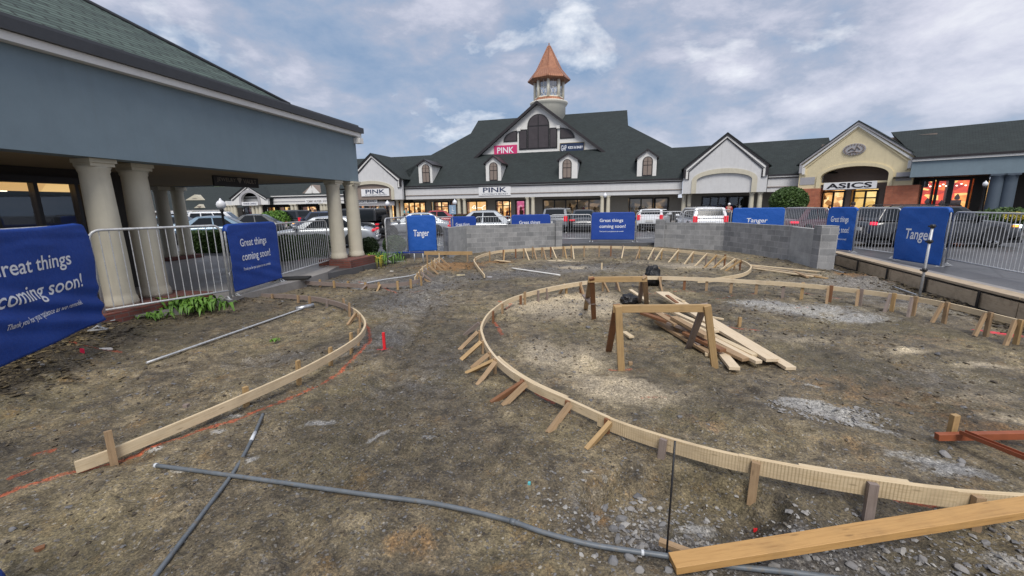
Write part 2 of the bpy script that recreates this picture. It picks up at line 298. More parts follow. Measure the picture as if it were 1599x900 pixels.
# ------------------------------------------------------------ mesh builder
COL = scn.collection
def M(n): return MATS[n]
class MB:
    def __init__(s): s.v = []; s.f = []; s.uv = []; s.mi = []; s.sm = []
    def face(s, pts, uv=None, smooth=False, mi=0):
        i = len(s.v); pts = [Vector(p) for p in pts]; s.v += [tuple(p) for p in pts]; s.f.append(tuple(range(i, i + len(pts))))
        if uv is None:
            n = Vector((0, 0, 0))
            for k in range(len(pts)): n += (pts[k] - pts[0]).cross(pts[(k + 1) % len(pts)] - pts[0])
            n = n.normalized() if n.length > 1e-12 else Vector((0, 0, 1))
            t = Vector((0, 0, 1)).cross(n); t = Vector((1, 0, 0)) if t.length < .05 else t.normalized(); b = n.cross(t)
            uv = [(p.dot(t), p.dot(b)) for p in pts]
        s.uv.append(uv); s.mi.append(mi); s.sm.append(smooth)
    def grid(s, rows, closed=False, smooth=True, uv=None, mi=0):  # rows: list of lists of points, shared vertices
        i0 = len(s.v); R = len(rows); C = len(rows[0])
        for r in rows: s.v += [tuple(p) for p in r]
        for r in range(R - 1):
            for c in range(C if closed else C - 1):
                c2 = (c + 1) % C; s.f.append((i0 + r * C + c, i0 + r * C + c2, i0 + (r + 1) * C + c2, i0 + (r + 1) * C + c))
                if uv: q = [uv(r, c), uv(r, c + 1), uv(r + 1, c + 1), uv(r + 1, c)]
                else:
                    P4 = [Vector(rows[r][c]), Vector(rows[r][c2]), Vector(rows[r + 1][c2]), Vector(rows[r + 1][c])]
                    q = [(p.x + p.y, p.z) for p in P4]
                s.uv.append(q); s.mi.append(mi); s.sm.append(smooth)
        return i0
    def cap(s, i0, n, flip=False, mi=0):
        idx = list(range(i0, i0 + n)); idx = idx[::-1] if flip else idx
        s.f.append(tuple(idx)); s.uv.append([(s.v[k][0], s.v[k][1] + s.v[k][2]) for k in idx]); s.mi.append(mi); s.sm.append(False)
    def box(s, x0, x1, y0, y1, z0, z1, mi=0):
        a = [(x0, y0), (x1, y0), (x1, y1), (x0, y1)]
        s.face([(x, y, z0) for x, y in a[::-1]], mi=mi); s.face([(x, y, z1) for x, y in a], mi=mi)
        for k in range(4):
            p, q = a[k], a[(k + 1) % 4]; s.face([(p[0], p[1], z0), (q[0], q[1], z0), (q[0], q[1], z1), (p[0], p[1], z1)], mi=mi)
    def beam(s, p0, p1, w, h, up=(0, 0, 1), mi=0, off=None):      # w across, h along up; uv runs along the length
        p0 = Vector(p0); p1 = Vector(p1); d = (p1 - p0); L = d.length; d.normalize(); up = Vector(up)
        x = d.cross(up); x = Vector((1, 0, 0)) if x.length < 1e-4 else x.normalized(); y = x.cross(d)
        x *= w / 2; y *= h / 2; o = random.random() * 7 if off is None else off
        c = [x + y, -x + y, -x - y, x - y]; dims = [w, h, w, h]; acc = o
        for k in range(4):
            a, b = c[k], c[(k + 1) % 4]; s.face([p0 + a, p0 + b, p1 + b, p1 + a], [(o, acc), (o, acc + dims[k]), (o + L, acc + dims[k]), (o + L, acc)], mi=mi); acc += dims[k] + .013
        s.face([p0 + q for q in c[::-1]], [(o, 0), (o + .02, w * .2), (o + .02, h), (o, h)], mi=mi); s.face([p1 + q for q in c], [(o, 0), (o + .02, w * .2), (o + .02, h), (o, h)], mi=mi)
    def prism(s, poly, y0, y1, mi=0):                             # poly in (x,z), extruded along y
        f = [(x, y0, z) for x, z in poly]; b = [(x, y1, z) for x, z in poly]
        ar = sum(poly[k][0] * poly[(k + 1) % len(poly)][1] - poly[(k + 1) % len(poly)][0] * poly[k][1] for k in range(len(poly)))
        s.face(f if ar > 0 else f[::-1], mi=mi); s.face(b[::-1] if ar > 0 else b, mi=mi)
        for k in range(len(poly)):
            k2 = (k + 1) % len(poly); q = [f[k], b[k], b[k2], f[k2]]; s.face(q if ar > 0 else q[::-1], mi=mi)
    def tube(s, pts, r, seg=8, mi=0, caps=True):
        pts = [Vector(p) for p in pts]; rows = []; n = len(pts); rr = r if isinstance(r, (list, tuple)) else [r] * n; L = 0; Ls = []
        prevx = None
        for i, p in enumerate(pts):
            d = (pts[min(i + 1, n - 1)] - pts[max(i - 1, 0)]).normalized()
            x = d.cross(Vector((0, 0, 1))) if prevx is None else (prevx - d * prevx.dot(d))
            if x.length < 1e-3: x = Vector((1, 0, 0)) - d * d.x
            x.normalize(); prevx = x; y = d.cross(x)
            rows.append([p + (x * math.cos(t) + y * math.sin(t)) * rr[i] for t in [2 * math.pi * k / seg for k in range(seg)]])
            if i: L += (p - pts[i - 1]).length
            Ls.append(L)
        i0 = s.grid(rows, True, True, uv=lambda a, c: (Ls[a], c * .02), mi=mi)
        if caps: s.cap(i0, seg, True, mi); s.cap(i0 + (n - 1) * seg, seg, False, mi)
    def lathe(s, prof, c=(0, 0, 0), seg=24, smooth=True, mi=0, squash=1, ph=0):
        rows = [[(c[0] + r * math.cos(2 * math.pi * k / seg + ph), c[1] + r * squash * math.sin(2 * math.pi * k / seg + ph), c[2] + z) for k in range(seg)] for r, z in prof]
        i0 = s.grid(rows, True, smooth, uv=lambda a, k: (k / seg * 2 * math.pi * max(prof[0][0], .1), prof[a][1]), mi=mi)
        if prof[0][0] > 1e-4: s.cap(i0, seg, True, mi)
        if prof[-1][0] > 1e-4: s.cap(i0 + (len(prof) - 1) * seg, seg, False, mi)
    def raw(s, V, Fc, uvx=None, mi=0, smooth=False):
        i0 = len(s.v); s.v += [tuple(p) for p in V]
        for k, f in enumerate(Fc):
            s.f.append(tuple(i0 + j for j in f)); s.uv.append([(uvx if uvx is not None else s.v[i0 + j][0], s.v[i0 + j][2]) for j in f]); s.mi.append(mi); s.sm.append(smooth)
    def build(s, name, mats, parent=None, bevel=0, seg=2, subsurf=0, auto=None):
        me = bpy.data.meshes.new(name); me.from_pydata(s.v, [], s.f)
        ul = me.uv_layers.new(name='UVMap'); flat = np.array([c for q in s.uv for p in q for c in p], dtype=np.float32)
        ul.data.foreach_set('uv', flat); me.polygons.foreach_set('use_smooth', s.sm); me.polygons.foreach_set('material_index', s.mi)
        for mn in ([mats] if isinstance(mats, str) else mats): me.materials.append(M(mn))
        me.update(); o = bpy.data.objects.new(name, me); COL.objects.link(o)
        if parent is not None: o.parent = parent
        if bevel:
            b = o.modifiers.new('bevel', 'BEVEL'); b.width = bevel; b.segments = seg; b.limit_method = 'ANGLE'; b.angle_limit = .6
            wl = o.modifiers.new('weld', 'WELD'); wl.merge_threshold = .0002; o.modifiers.move(1, 0)
        if subsurf: q = o.modifiers.new('sub', 'SUBSURF'); q.levels = subsurf; q.render_levels = subsurf
        return o
def bigmesh(name, V, Fc, uvx, mat, parent=None, smooth=False):     # fast path for numpy leaf / stone clouds; Fc (n,k)
    me = bpy.data.meshes.new(name); n, k = Fc.shape; me.vertices.add(len(V)); me.vertices.foreach_set('co', V.astype(np.float32).ravel())
    me.loops.add(n * k); me.loops.foreach_set('vertex_index', Fc.astype(np.int32).ravel()); me.polygons.add(n)
    me.polygons.foreach_set('loop_start', np.arange(0, n * k, k, dtype=np.int32)); me.polygons.foreach_set('loop_total', np.full(n, k, dtype=np.int32))
    me.polygons.foreach_set('use_smooth', np.full(n, smooth)); ul = me.uv_layers.new(name='UVMap')
    uv = np.zeros((n * k, 2), np.float32); uv[:, 0] = np.repeat(uvx, k); ul.data.foreach_set('uv', uv.ravel()); me.materials.append(M(mat)); me.update(calc_edges=True); me.validate()
    o = bpy.data.objects.new(name, me); COL.objects.link(o)
    if parent is not None: o.parent = parent
    return o
def tag(o, label, cat, group=None, kind=None):
    o['label'] = label; o['category'] = cat
    if group: o['group'] = group
    if kind: o['kind'] = kind
    return o
def struct(o): o['kind'] = 'structure'; return o
def thing(name, label, cat, loc=(0, 0, 0), rz=0, group=None):
    o = bpy.data.objects.new(name, None); COL.objects.link(o); o.location = loc; o.rotation_euler = (0, 0, rz); o.empty_display_size = .2
    return tag(o, label, cat, group)
def catmull(pts, n=8, closed=False):
    out = []; m = len(pts)
    for i in range(m if closed else m - 1):
        p = [np.array(pts[(i + k) % m] if closed else pts[min(max(i + k, 0), m - 1)], float) for k in (-1, 0, 1, 2)]
        for t in np.linspace(0, 1, n, endpoint=False):
            out.append(.5 * ((2 * p[1]) + (-p[0] + p[2]) * t + (2 * p[0] - 5 * p[1] + 4 * p[2] - p[3]) * t * t + (-p[0] + 3 * p[1] - 3 * p[2] + p[3]) * t ** 3))
    if not closed: out.append(np.array(pts[-1], float))
    return out
_tc = {}
def text_data(s, bold=0.0, shear=0.0):
    k = (s, bold, shear)
    if k in _tc: return _tc[k]
    c = bpy.data.curves.new('t', 'FONT'); c.body = s; c.size = 1; c.align_x = 'LEFT'; c.offset = bold; c.shear = shear; c.resolution_u = 3; c.fill_mode = 'FRONT'
    o = bpy.data.objects.new('t', c); COL.objects.link(o); bpy.context.view_layer.update()
    me = o.evaluated_get(bpy.context.evaluated_depsgraph_get()).to_mesh(); V = np.array([v.co[:] for v in me.vertices]); Fc = [tuple(p.vertices) for p in me.polygons]
    o.evaluated_get(bpy.context.evaluated_depsgraph_get()).to_mesh_clear(); bpy.data.objects.remove(o)
    bt = bmesh.new(); vv = [bt.verts.new(v) for v in V]
    for f in Fc:
        try: bt.faces.new([vv[i] for i in f])
        except Exception: pass
    bmesh.ops.triangulate(bt, faces=bt.faces)
    for _ in range(3):
        le = [e for e in bt.edges if e.calc_length() > .14]
        if not le: break
        bmesh.ops.subdivide_edges(bt, edges=le, cuts=1); bmesh.ops.triangulate(bt, faces=bt.faces)
    bt.verts.index_update(); V = np.array([v.co[:] for v in bt.verts]); Fc = [tuple(v.index for v in f.verts) for f in bt.faces]; bt.free()
    x0, x1 = V[:, 0].min(), V[:, 0].max(); y0 = V[:, 1].min(); y1 = V[:, 1].max(); _tc[k] = (V, Fc, x0, x1, y0, y1); return _tc[k]
def put_text(mb, s, fn, x0, x1, z0, z1, bold=0.0, shear=0.0):      # fits the text box; fn(x,z)->3D point
    V, Fc, a0, a1, b0, b1 = text_data(s, bold, shear)
    pts = [fn(x0 + (v[0] - a0) / (a1 - a0) * (x1 - x0), z0 + (v[1] - b0) / (b1 - b0) * (z1 - z0)) for v in V]
    mb.raw(pts, Fc)
# numpy value noise
def _h(i, j, s): 
    n = (i * 374761393 + j * 668265263 + s * 1274126177) & 0xffffffff; n = ((n ^ (n >> 13)) * 1274126177) & 0xffffffff; return ((n ^ (n >> 16)) & 0xffff) / 65535.0
def vnoise(x, y, s=0):
    x = np.asarray(x, float); y = np.asarray(y, float); i = np.floor(x).astype(np.int64); j = np.floor(y).astype(np.int64); fx = x - i; fy = y - j; fx = fx * fx * (3 - 2 * fx); fy = fy * fy * (3 - 2 * fy)
    return (_h(i, j, s) * (1 - fx) + _h(i + 1, j, s) * fx) * (1 - fy) + (_h(i, j + 1, s) * (1 - fx) + _h(i + 1, j + 1, s) * fx) * fy
def fbm(x, y, f, o=4, s=0, g=.5):
    a = 1; t = 0; r = 0
    for k in range(o): r = r + a * (vnoise(x * f, y * f, s + k) - .5); t += a; a *= g; f *= 2.03
    return r / t * 2
# ------------------------------------------------------------ ground
def xy(p): return (p[0], p[1])
K0 = P(1299, 394, .28); K1 = P(1599, 468, .28); _kd = (K1 - K0).normalized(); K2 = K1 + _kd * ((K1.y + 4) / -_kd.y)
WL = [P(702, 402.5), P(730, 394.5), P(867, 388.6)]; WR = [P(1034, 386), P(1129, 391), P(1231, 408), P(1279, 421)]
E_ = Vector((-4.88, 13.6, 0)); _le = Vector((.228, .974, 0)).normalized()
LB = Frame(xy(E_ - _le * 18.3), xy(E_))
SITE = [xy(LB.W(-1, -.05)), xy(LB.W(10.9, -.05)), xy(P(345, 470, .15)), xy(P(387, 459, .15)), xy(P(465, 440, .15)), xy(P(513, 427, .15)), xy(P(585, 412, .15)), xy(P(640, 396, .15)),
        (WL[0].x - .3, WL[0].y + .5), (WL[1].x - .1, WL[1].y + .4), (WL[2].x, WL[2].y + .35), xy(P(870, 381, .15)), xy(P(1034, 379, .15)), (WR[0].x + .1, WR[0].y + .5), (WR[1].x + .3, WR[1].y + .4),
        (WR[2].x + .35, WR[2].y + .3), xy(K0 + Vector((.3, .6, 0))), xy(K0), xy(K1), xy(K2)]
def sdist(x, y, poly=SITE):                                       # >0 inside
    x = np.asarray(x, float); y = np.asarray(y, float); d = np.full(x.shape, 1e9); ins = np.zeros(x.shape, bool); n = len(poly)
    for k in range(n):
        ax, ay = poly[k]; bx, by = poly[(k + 1) % n]; ex, ey = bx - ax, by - ay; t = np.clip(((x - ax) * ex + (y - ay) * ey) / (ex * ex + ey * ey), 0, 1)
        d = np.minimum(d, np.hypot(x - ax - t * ex, y - ay - t * ey))
        c = ((ay > y) != (by > y)) & (x < (bx - ax) * (y - ay) / (by - ay + 1e-12) + ax); ins ^= c
    return np.where(ins, d, -d)
def seg_d(x, y, pts):
    d = np.full(np.shape(x), 1e9)
    for a, b in zip(pts[:-1], pts[1:]):
        ex, ey = b[0] - a[0], b[1] - a[1]; t = np.clip(((x - a[0]) * ex + (y - a[1]) * ey) / (ex * ex + ey * ey + 1e-9), 0, 1); d = np.minimum(d, np.hypot(x - a[0] - t * ex, y - a[1] - t * ey))
    return d
def ell(x, y, u, v, rx, ry, rot=0):
    c = P(u, v); dx, dy = x - c.x, y - c.y; ca, sa = math.cos(rot), math.sin(rot); a = (dx * ca + dy * sa) / rx; b = (-dx * sa + dy * ca) / ry; return np.clip(1.25 - np.sqrt(a * a + b * b), 0, 1)
def smooth(a, b, t): t = np.clip((t - a) / (b - a), 0, 1); return t * t * (3 - 2 * t)
TR = P(1010, 800); LF = [xy(P(-60, 640)), xy(P(20, 585)), xy(P(150, 515)), xy(P(360, 474))]
RUT = [xy(P(430, 905)), xy(P(560, 700)), xy(P(625, 560)), xy(P(665, 470)), xy(P(715, 425))]
CND = [xy(P(*q, .03)) for q in [(243, 727), (370, 744), (560, 771), (680, 787), (787, 811), (850, 832), (930, 852), (1044, 869), (1130, 883), (1260, 897), (1400, 918)]]; CN2 = [xy(P(229, 567, .04)), xy(P(476, 481, .04))]
def height(x, y):
    x = np.asarray(x, float); y = np.asarray(y, float); r = np.hypot(x, y)
    z = fbm(x, y, .35, 3, 3) * .05 + fbm(x, y, 1.7, 4, 9) * .03 + fbm(x, y, 7, 4, 21) * .014 + fbm(x, y, 26, 3, 33) * .007 * smooth(9, 3, r)
    rt = seg_d(x, y, RUT); z = z - .035 * smooth(.16, .05, np.abs(rt - .0)) * (1 + fbm(x, y, 5, 2, 91)) + .02 * smooth(.1, .0, np.abs(rt - .22)) - .03 * smooth(.62, .8, vnoise(x * 3.1, y * 3.1, 88)) + .03 * smooth(.66, .86, vnoise(x * 4.3 + 7, y * 4.3, 89))
    z = z + .16 * smooth(1.0, .0, seg_d(x, y, LF)) * (1 + .6 * fbm(x, y, 3, 3, 5))
    t = np.sqrt(((x - TR.x - .25) / .62) ** 2 + ((y - TR.y - .02) / .42) ** 2) + .18 * fbm(x, y, 3.2, 3, 77)
    z = z - .19 * smooth(1.12, .82, t)
    q = ell(x, y, 700, 418, 1.2, 1.0); z = z + .12 * smooth(0, 1, q) * (1 + .5 * fbm(x, y, 3, 3, 8))
    kd = seg_d(x, y, [xy(K0), xy(K1), xy(K2)]); z = z - .09 * smooth(1.0, .2, kd) + .10 * smooth(.0, .9, ell(x, y, 1335, 436, 1.1, .35, -1.0)) * (1 + fbm(x, y, 4, 3, 2))
    wq = smooth(.20, .04, seg_d(x, y, CND)); z = z * (1 - wq) + wq * (.016 - .035 * np.clip((x - CND[0][0]) / (CND[-1][0] - CND[0][0]), 0, 1) + .25 * (z - .0) * .3)
    wq = smooth(.25, .04, seg_d(x, y, CN2)); z = z * (1 - wq) + wq * (.028 + .15 * z)
    s = sdist(x, y); z = np.where(s < 0, z - np.clip(-s * 3, 0, .45), z)
    return z
def H(x, y): return float(height(np.array([x]), np.array([y]))[0])
def Gp(u, v, dz=0.0):                                             # pixel -> point on the dirt surface
    p = P(u, v)
    for _ in range(4): p = P(u, v, H(p.x, p.y))
    return Vector((p.x, p.y, H(p.x, p.y) + dz))
rs = [.35]; 
while rs[-1] < 32: rs.append(rs[-1] * 1.0085)
rs = np.array(rs); th = np.radians(np.concatenate([np.arange(-64, 64, .26), np.arange(64, 296, 3.2)]))
R_, T_ = np.meshgrid(rs, th, indexing='ij'); GX = R_ * np.sin(T_); GY = R_ * np.cos(T_) ; GZ = height(GX.ravel(), GY.ravel()); gx = GX.ravel(); gy = GY.ravel()
nr, nth = len(rs), len(th); ii, jj = np.meshgrid(np.arange(nr - 1), np.arange(nth), indexing='ij'); j2 = (jj + 1) % nth
Fg = np.stack([ii * nth + jj, ii * nth + j2, (ii + 1) * nth + j2, (ii + 1) * nth + jj], -1).reshape(-1, 4)[:, ::-1]
sx, sy = gx[Fg[:, 0]], gy[Fg[:, 0]]; keep = sdist(sx, sy) > -.9; Fg = Fg[keep]
Vg = np.stack([gx, gy, GZ], -1)
cen = len(Vg); Vg = np.vstack([Vg, [[0, 0, H(0, 0)]]])
dirt = bigmesh('dirt_ground', Vg, Fg, np.zeros(len(Fg)), 'asphalt', None, True); struct(dirt); dirt.data.materials.clear()
bmf = bmesh.new(); bmf.from_mesh(dirt.data); bmf.verts.ensure_lookup_table(); ring = [bmf.verts[k] for k in range(nth)]
try: bmf.faces.new(ring[::-1])
except Exception: pass
bmf.to_mesh(dirt.data); bmf.free()
nv = len(dirt.data.vertices); co = np.zeros(nv * 3, np.float32); dirt.data.vertices.foreach_get('co', co); co = co.reshape(-1, 3); vx, vy = co[:, 0].astype(float), co[:, 1].astype(float)
def pl(L): return [xy(P(*q)) for q in L]
saw = sum([ell(vx, vy, *a) * k for a, k in [(((860, 480, 1.2, 1.0)), .95), ((930, 470, 1.0, 1.1), .85), ((1000, 615, .6, .32), .95), ((900, 560, .65, .65), .75), ((840, 545, .32, .6), .75), ((950, 600, .5, .3), .8), ((840, 600, .25, .2), .4),
      ((1090, 415, 1.5, .8), 1.0), ((1000, 410, .8, .5), .6), ((870, 409, .8, .35), .9), ((890, 418, .6, .25), .8), ((815, 400, .8, .3), .3), ((1420, 548, .25, .12), 1.0), ((1540, 570, .45, .12), .9), ((1250, 530, .5, .35), .55), ((700, 433, .3, .12), .8), ((1380, 550, .3, .1), .4), ((1500, 620, 1.0, .25), .4), ((1200, 440, .6, .35), .5), ((1570, 655, .4, .15), .7)]])
chk = sum([ell(vx, vy, *a) * k for a, k in [((1260, 483, 1.4, .7, -.25), .72), ((1180, 470, .8, .4), .5), ((1330, 500, .9, .3), .6), ((1290, 640, .42, .2, -.5), 1.0), ((1255, 628, .22, .12), .9), ((1350, 665, .3, .08, -.9), .9), ((1270, 603, .14, .04, -.9), .9), ((1430, 718, .4, .12, -.6), .6), ((1480, 740, .35, .12), .6), ((243, 706, .07, .05), 1.1), ((342, 678, .07, .05), 1.1), ((500, 664, .22, .06), .9), ((590, 682, .13, .06), 1.1), ((670, 690, .1, .05), .9), ((395, 722, .04, .09), .9), ((290, 738, .13, .04), .9), ((365, 655, .12, .05), .8), ((917, 739, .06, .02), 1.0), ((945, 742, .04, .02), .8),
      ((630, 780, .5, .14), .2), ((560, 870, .4, .2), .2), ((1090, 790, .16, .05), 1.0), ((1170, 800, .3, .06), .3), ((1570, 880, .15, .1), .7), ((1220, 830, .15, .04), .8), ((1560, 755, .1, .05), .5)]])
clay = sum([ell(vx, vy, *a) * k for a, k in [((705, 418, 1.3, 1.1), 1.4), ((780, 410, .9, .6), .9), ((650, 402, .6, .6), .7), ((1335, 434, 1.2, .4, -1.0), 1.2), ((650, 850, .35, .16), .6), ((1480, 640, 1.0, .5), .5), ((1100, 660, .5, .3), .45), ((1300, 600, 1.0, .5), .45), ((1450, 530, .8, .5), .45), ((1340, 700, .5, .2), .5), ((940, 775, .1, .12), .7), ((1600, 700, .5, .5), .5), ((975, 740, .25, .1), .35)]])
grv = sum([ell(vx, vy, *a) * k for a, k in [((640, 470, 1.3, 1.8), .75), ((520, 440, 1.5, .9), .6), ((650, 440, 2.2, 1.3), .8), ((900, 420, 2.5, 1.6), .75), ((600, 530, .6, 1.0), .7), ((440, 560, .9, .45, .3), .55), ((620, 610, .6, .5), .45), ((1500, 470, 2.4, 1.6), .8), ((1350, 440, 2.6, 1.0), .7), ((1060, 650, 1.0, .5), .3), ((800, 430, 1.5, 1.0), .6), ((700, 560, .5, 1.0), .45), ((1450, 590, 1.5, .7), .4), ((1250, 870, 1.0, .35), .7), ((1010, 800, .7, .4), .6), ((60, 850, .5, .3), .3)]])
orl = [[(0, 778), (60, 757), (120, 737), (190, 717), (300, 681), (385, 655), (470, 615), (530, 582), (562, 553), (578, 530), (576, 512), (560, 494)], [(830, 608), (850, 620), (866, 628)], [(940, 655), (975, 672), (1010, 687), (1065, 701)], [(1060, 700), (1140, 722), (1180, 735)], [(1370, 768), (1480, 790)], [(1528, 514), (1560, 522), (1599, 527)], [(1120, 463), (1180, 459)], [(1250, 457), (1330, 467)], [(1000, 457), (1090, 452)],
       [(775, 470), (800, 477), (790, 485)], [(770, 500), (785, 520)], [(1135, 508), (1185, 516)], [(955, 575), (985, 576)], [(60, 714), (84, 710)], [(20, 748), (50, 740)], [(560, 440), (620, 458), (660, 455)], [(1245, 479), (1262, 480)], [(118, 552), (190, 552)]]
od = np.full(nv, 9.); 
for L in orl: od = np.minimum(od, seg_d(vx, vy, pl(L)))
ora = smooth(.055, .01, od) + .8 * ell(vx, vy, 1020, 622, .25, .04) 
pnk = .75 * smooth(.10, .01, seg_d(vx, vy, pl([(592, 547), (608, 546)]))) + smooth(.14, .02, seg_d(vx, vy, pl([(1528, 514), (1590, 524)])))
mul = smooth(.75, .15, seg_d(vx, vy, LF)) + .9 * smooth(.9, .2, seg_d(vx, vy, [xy(K0), xy(K1), xy(K2)])) + .7 * ell(vx, vy, 640, 415, 1.0, 1.5) + .6 * ell(vx, vy, 270, 500, 2.2, 1.0)
rub = ell(vx, vy, 1010, 800, .75, .5) + ell(vx, vy, 1300, 860, 1.1, .38) + .8 * ell(vx, vy, 1520, 870, 1.0, .4)
def attr(name, R, G_, B, A):
    a = dirt.data.attributes.new(name, 'FLOAT_COLOR', 'POINT'); a.data.foreach_set('color', np.clip(np.stack([R, G_, B, A], -1), 0, 1.5).astype(np.float32).ravel())
attr('m1', saw, chk, clay, grv); attr('m2', ora, pnk, mul, rub)
m = NT('dirt'); p = m.pos(); A1 = m.n('ShaderNodeAttribute'); A1.attribute_name = 'm1'; A2 = m.n('ShaderNodeAttribute'); A2.attribute_name = 'm2'
s1 = m.n('ShaderNodeSeparateColor'); m.l(A1.outputs['Color'], s1.inputs[0]); s2 = m.n('ShaderNodeSeparateColor'); m.l(A2.outputs['Color'], s2.inputs[0])
nb = m.noise(p, .9, 6, .62); nm = m.noise(p, 6, 7, .66, .3); nf = m.noise(p, 38, 5, .7); nx = m.noise(p, 130, 3, .7); vd = m.vor(p, 55); vb = m.vor(p, 120)
c = m.ramp(nm, [(.30, (.052, .042, .029)), (.43, (.118, .097, .064)), (.56, (.20, .165, .108)), (.72, (.33, .275, .185))])
c = m.mix(m.math('MULTIPLY', m.ramp(nb, [(.45, 0), (.65, 1)]), .45), c, (.19, .165, .088))
c = m.mix(m.math('MULTIPLY', m.ramp(m.noise(m.map(p, (1, 1, 1), (9, 3, 0)), 2.6, 6, .7), [(.56, 0), (.68, 1)]), .5), c, (.25, .155, .06))
c = m.mix(m.math('MULTIPLY', m.ramp(m.noise(m.map(p, (1, 1, 1), (2, 7, 0)), 3.6, 7, .72), [(.54, 0), (.66, 1)]), .6), c, (.05, .046, .043))
vcol = m.vor(p, 70, 'F1', 1); vs_ = m.n('ShaderNodeSeparateColor'); m.l(vcol, vs_.inputs[0])
stn = m.ramp(vs_.outputs[0], [(0, (.045, .045, .05)), (.35, (.11, .11, .12)), (.65, (.19, .19, .195)), (.9, (.30, .29, .275)), (1, (.5, .49, .47))])
def mask(src, lo, hi, nz=.9, noise=nm): return m.ramp(m.math('ADD', m.math('MULTIPLY', m.math('SUBTRACT', noise, .5), nz * 2), src), [(lo, 0), (hi, 1)])
gmask = m.math('MAXIMUM', mask(m.math('MULTIPLY', A1.outputs['Alpha'], 1.0), .32, .75), m.math('MULTIPLY', m.ramp(vs_.outputs[1], [(.88, 0), (.90, 1)]), .7))
c = m.mix(m.math('MULTIPLY', gmask, .75), c, stn)
c = m.mix(m.math('MULTIPLY', mask(s2.outputs[2], .45, .9), .85), c, m.ramp(nf, [(.3, (.022, .017, .012)), (.6, (.055, .042, .028)), (.8, (.12, .09, .055))]))
c = m.mix(mask(m.math('MULTIPLY', s1.outputs[2], .8), .3, .7, .7), c, m.ramp(nf, [(.3, (.12, .065, .025)), (.7, (.27, .155, .06))]))
c = m.mix(m.math('MULTIPLY', mask(m.math('MULTIPLY', s1.outputs[0], .95), .15, .85, .8, m.noise(p, 9, 8, .75)), .85), c, m.ramp(nf, [(.3, (.40, .33, .22)), (.7, (.70, .61, .46))]))
c = m.mix(m.math('MULTIPLY', mask(m.math('MULTIPLY', s1.outputs[1], .9), .30, .68, .9, m.noise(p, 13, 8, .78)), .85), c, m.ramp(nf, [(.3, (.30, .30, .29)), (.7, (.55, .55, .54))]))
c = m.mix(m.math('MULTIPLY', mask(s2.outputs[0], .55, 1.0, 1.5, m.noise(p, 16, 8, .8)), .7), c, (.55, .10, .035))
c = m.mix(mask(s2.outputs[1], .5, .8, .9, m.noise(p, 30, 5, .75)), c, (.75, .06, .09))
dmp = m.ramp(m.noise(m.map(p, (1, 1, 1), (4, 8, 0)), .55, 5, .62, .6), [(.42, (.58, .58, .60)), (.6, (1.2, 1.17, 1.1))]); c = m.mix(.9, c, dmp, 'MULTIPLY')
ng = m.noise(m.map(p, (1, 1, 1), (3, 1, 5)), 75, 4, .75); c = m.mix(.8, c, m.ramp(nf, [(.3, (.45, .44, .42)), (.5, (1, 1, 1)), (.7, (1.55, 1.52, 1.45))]), 'MULTIPLY'); c = m.mix(.75, c, m.ramp(ng, [(.34, (.35, .34, .33)), (.5, (1, 1, 1)), (.66, (1.75, 1.7, 1.6))]), 'MULTIPLY'); c = m.mix(.5, c, m.ramp(nx, [(.3, (.5, .5, .5)), (.7, (1.5, 1.5, 1.5))]), 'MULTIPLY')
b = m.bump(nm, .8, .05); b = m.bump(nf, .9, .014, b); b = m.bump(m.math('SUBTRACT', 1.0, vd), .5, .010, b); b = m.bump(nx, .5, .004, b)
m.set(c, m.ramp(nb, [(.35, .62), (.65, .92)]), 0, b); dirt.data.materials.append(MATS['dirt'])
# asphalt sheet with the building site cut out of it; its edge steps down to the dirt
bmf = bmesh.new(); out = [bmf.verts.new((x, y, .15)) for x, y in [(-420, -300), (420, -300), (420, 520), (-420, 520)]]; inn = [bmf.verts.new((x, y, .15)) for x, y in SITE]
ed = [bmf.edges.new((l[k], l[(k + 1) % len(l)])) for l in (out, inn) for k in range(len(l))]
bmesh.ops.triangle_fill(bmf, edges=ed, use_beauty=True, use_dissolve=False)
for f in bmf.faces:
    f.normal_update()
    if f.normal.z < 0: f.normal_flip()
low = [bmf.verts.new((v.co.x, v.co.y, -.5)) for v in inn]
for k in range(len(inn)):
    k2 = (k + 1) % len(inn); bmf.faces.new((inn[k], inn[k2], low[k2], low[k]))
me = bpy.data.meshes.new('parking_lot'); bmf.to_mesh(me); bmf.free(); me.materials.append(M('asphalt')); lot = bpy.data.objects.new('parking_lot', me); COL.objects.link(lot); struct(lot)
# concrete walkway under the arcade and out to the dirt
mb = MB(); poly = [LB.W(-6, .02), LB.W(10.6, .02), P(345, 469, .2), P(387, 458, .2), P(465, 439, .2), P(511, 425, .2), LB.W(16.85, .05), LB.W(18.9, .2), LB.W(18.9, 9), LB.W(-6, 9)]
top = [(q[0], q[1], .2) for q in poly]; mb.face(top); 
for k in range(len(top)):
    a, b_ = top[k], top[(k + 1) % len(top)]; mb.face([(b_[0], b_[1], .2), (a[0], a[1], .2), (a[0], a[1], -.4), (b_[0], b_[1], -.4)])
walk = mb.build('walkway', 'concrete'); struct(walk)
bmf = bmesh.new(); bmf.from_mesh(walk.data); bmesh.ops.triangulate(bmf, faces=bmf.faces); bmf.to_mesh(walk.data); bmf.free()
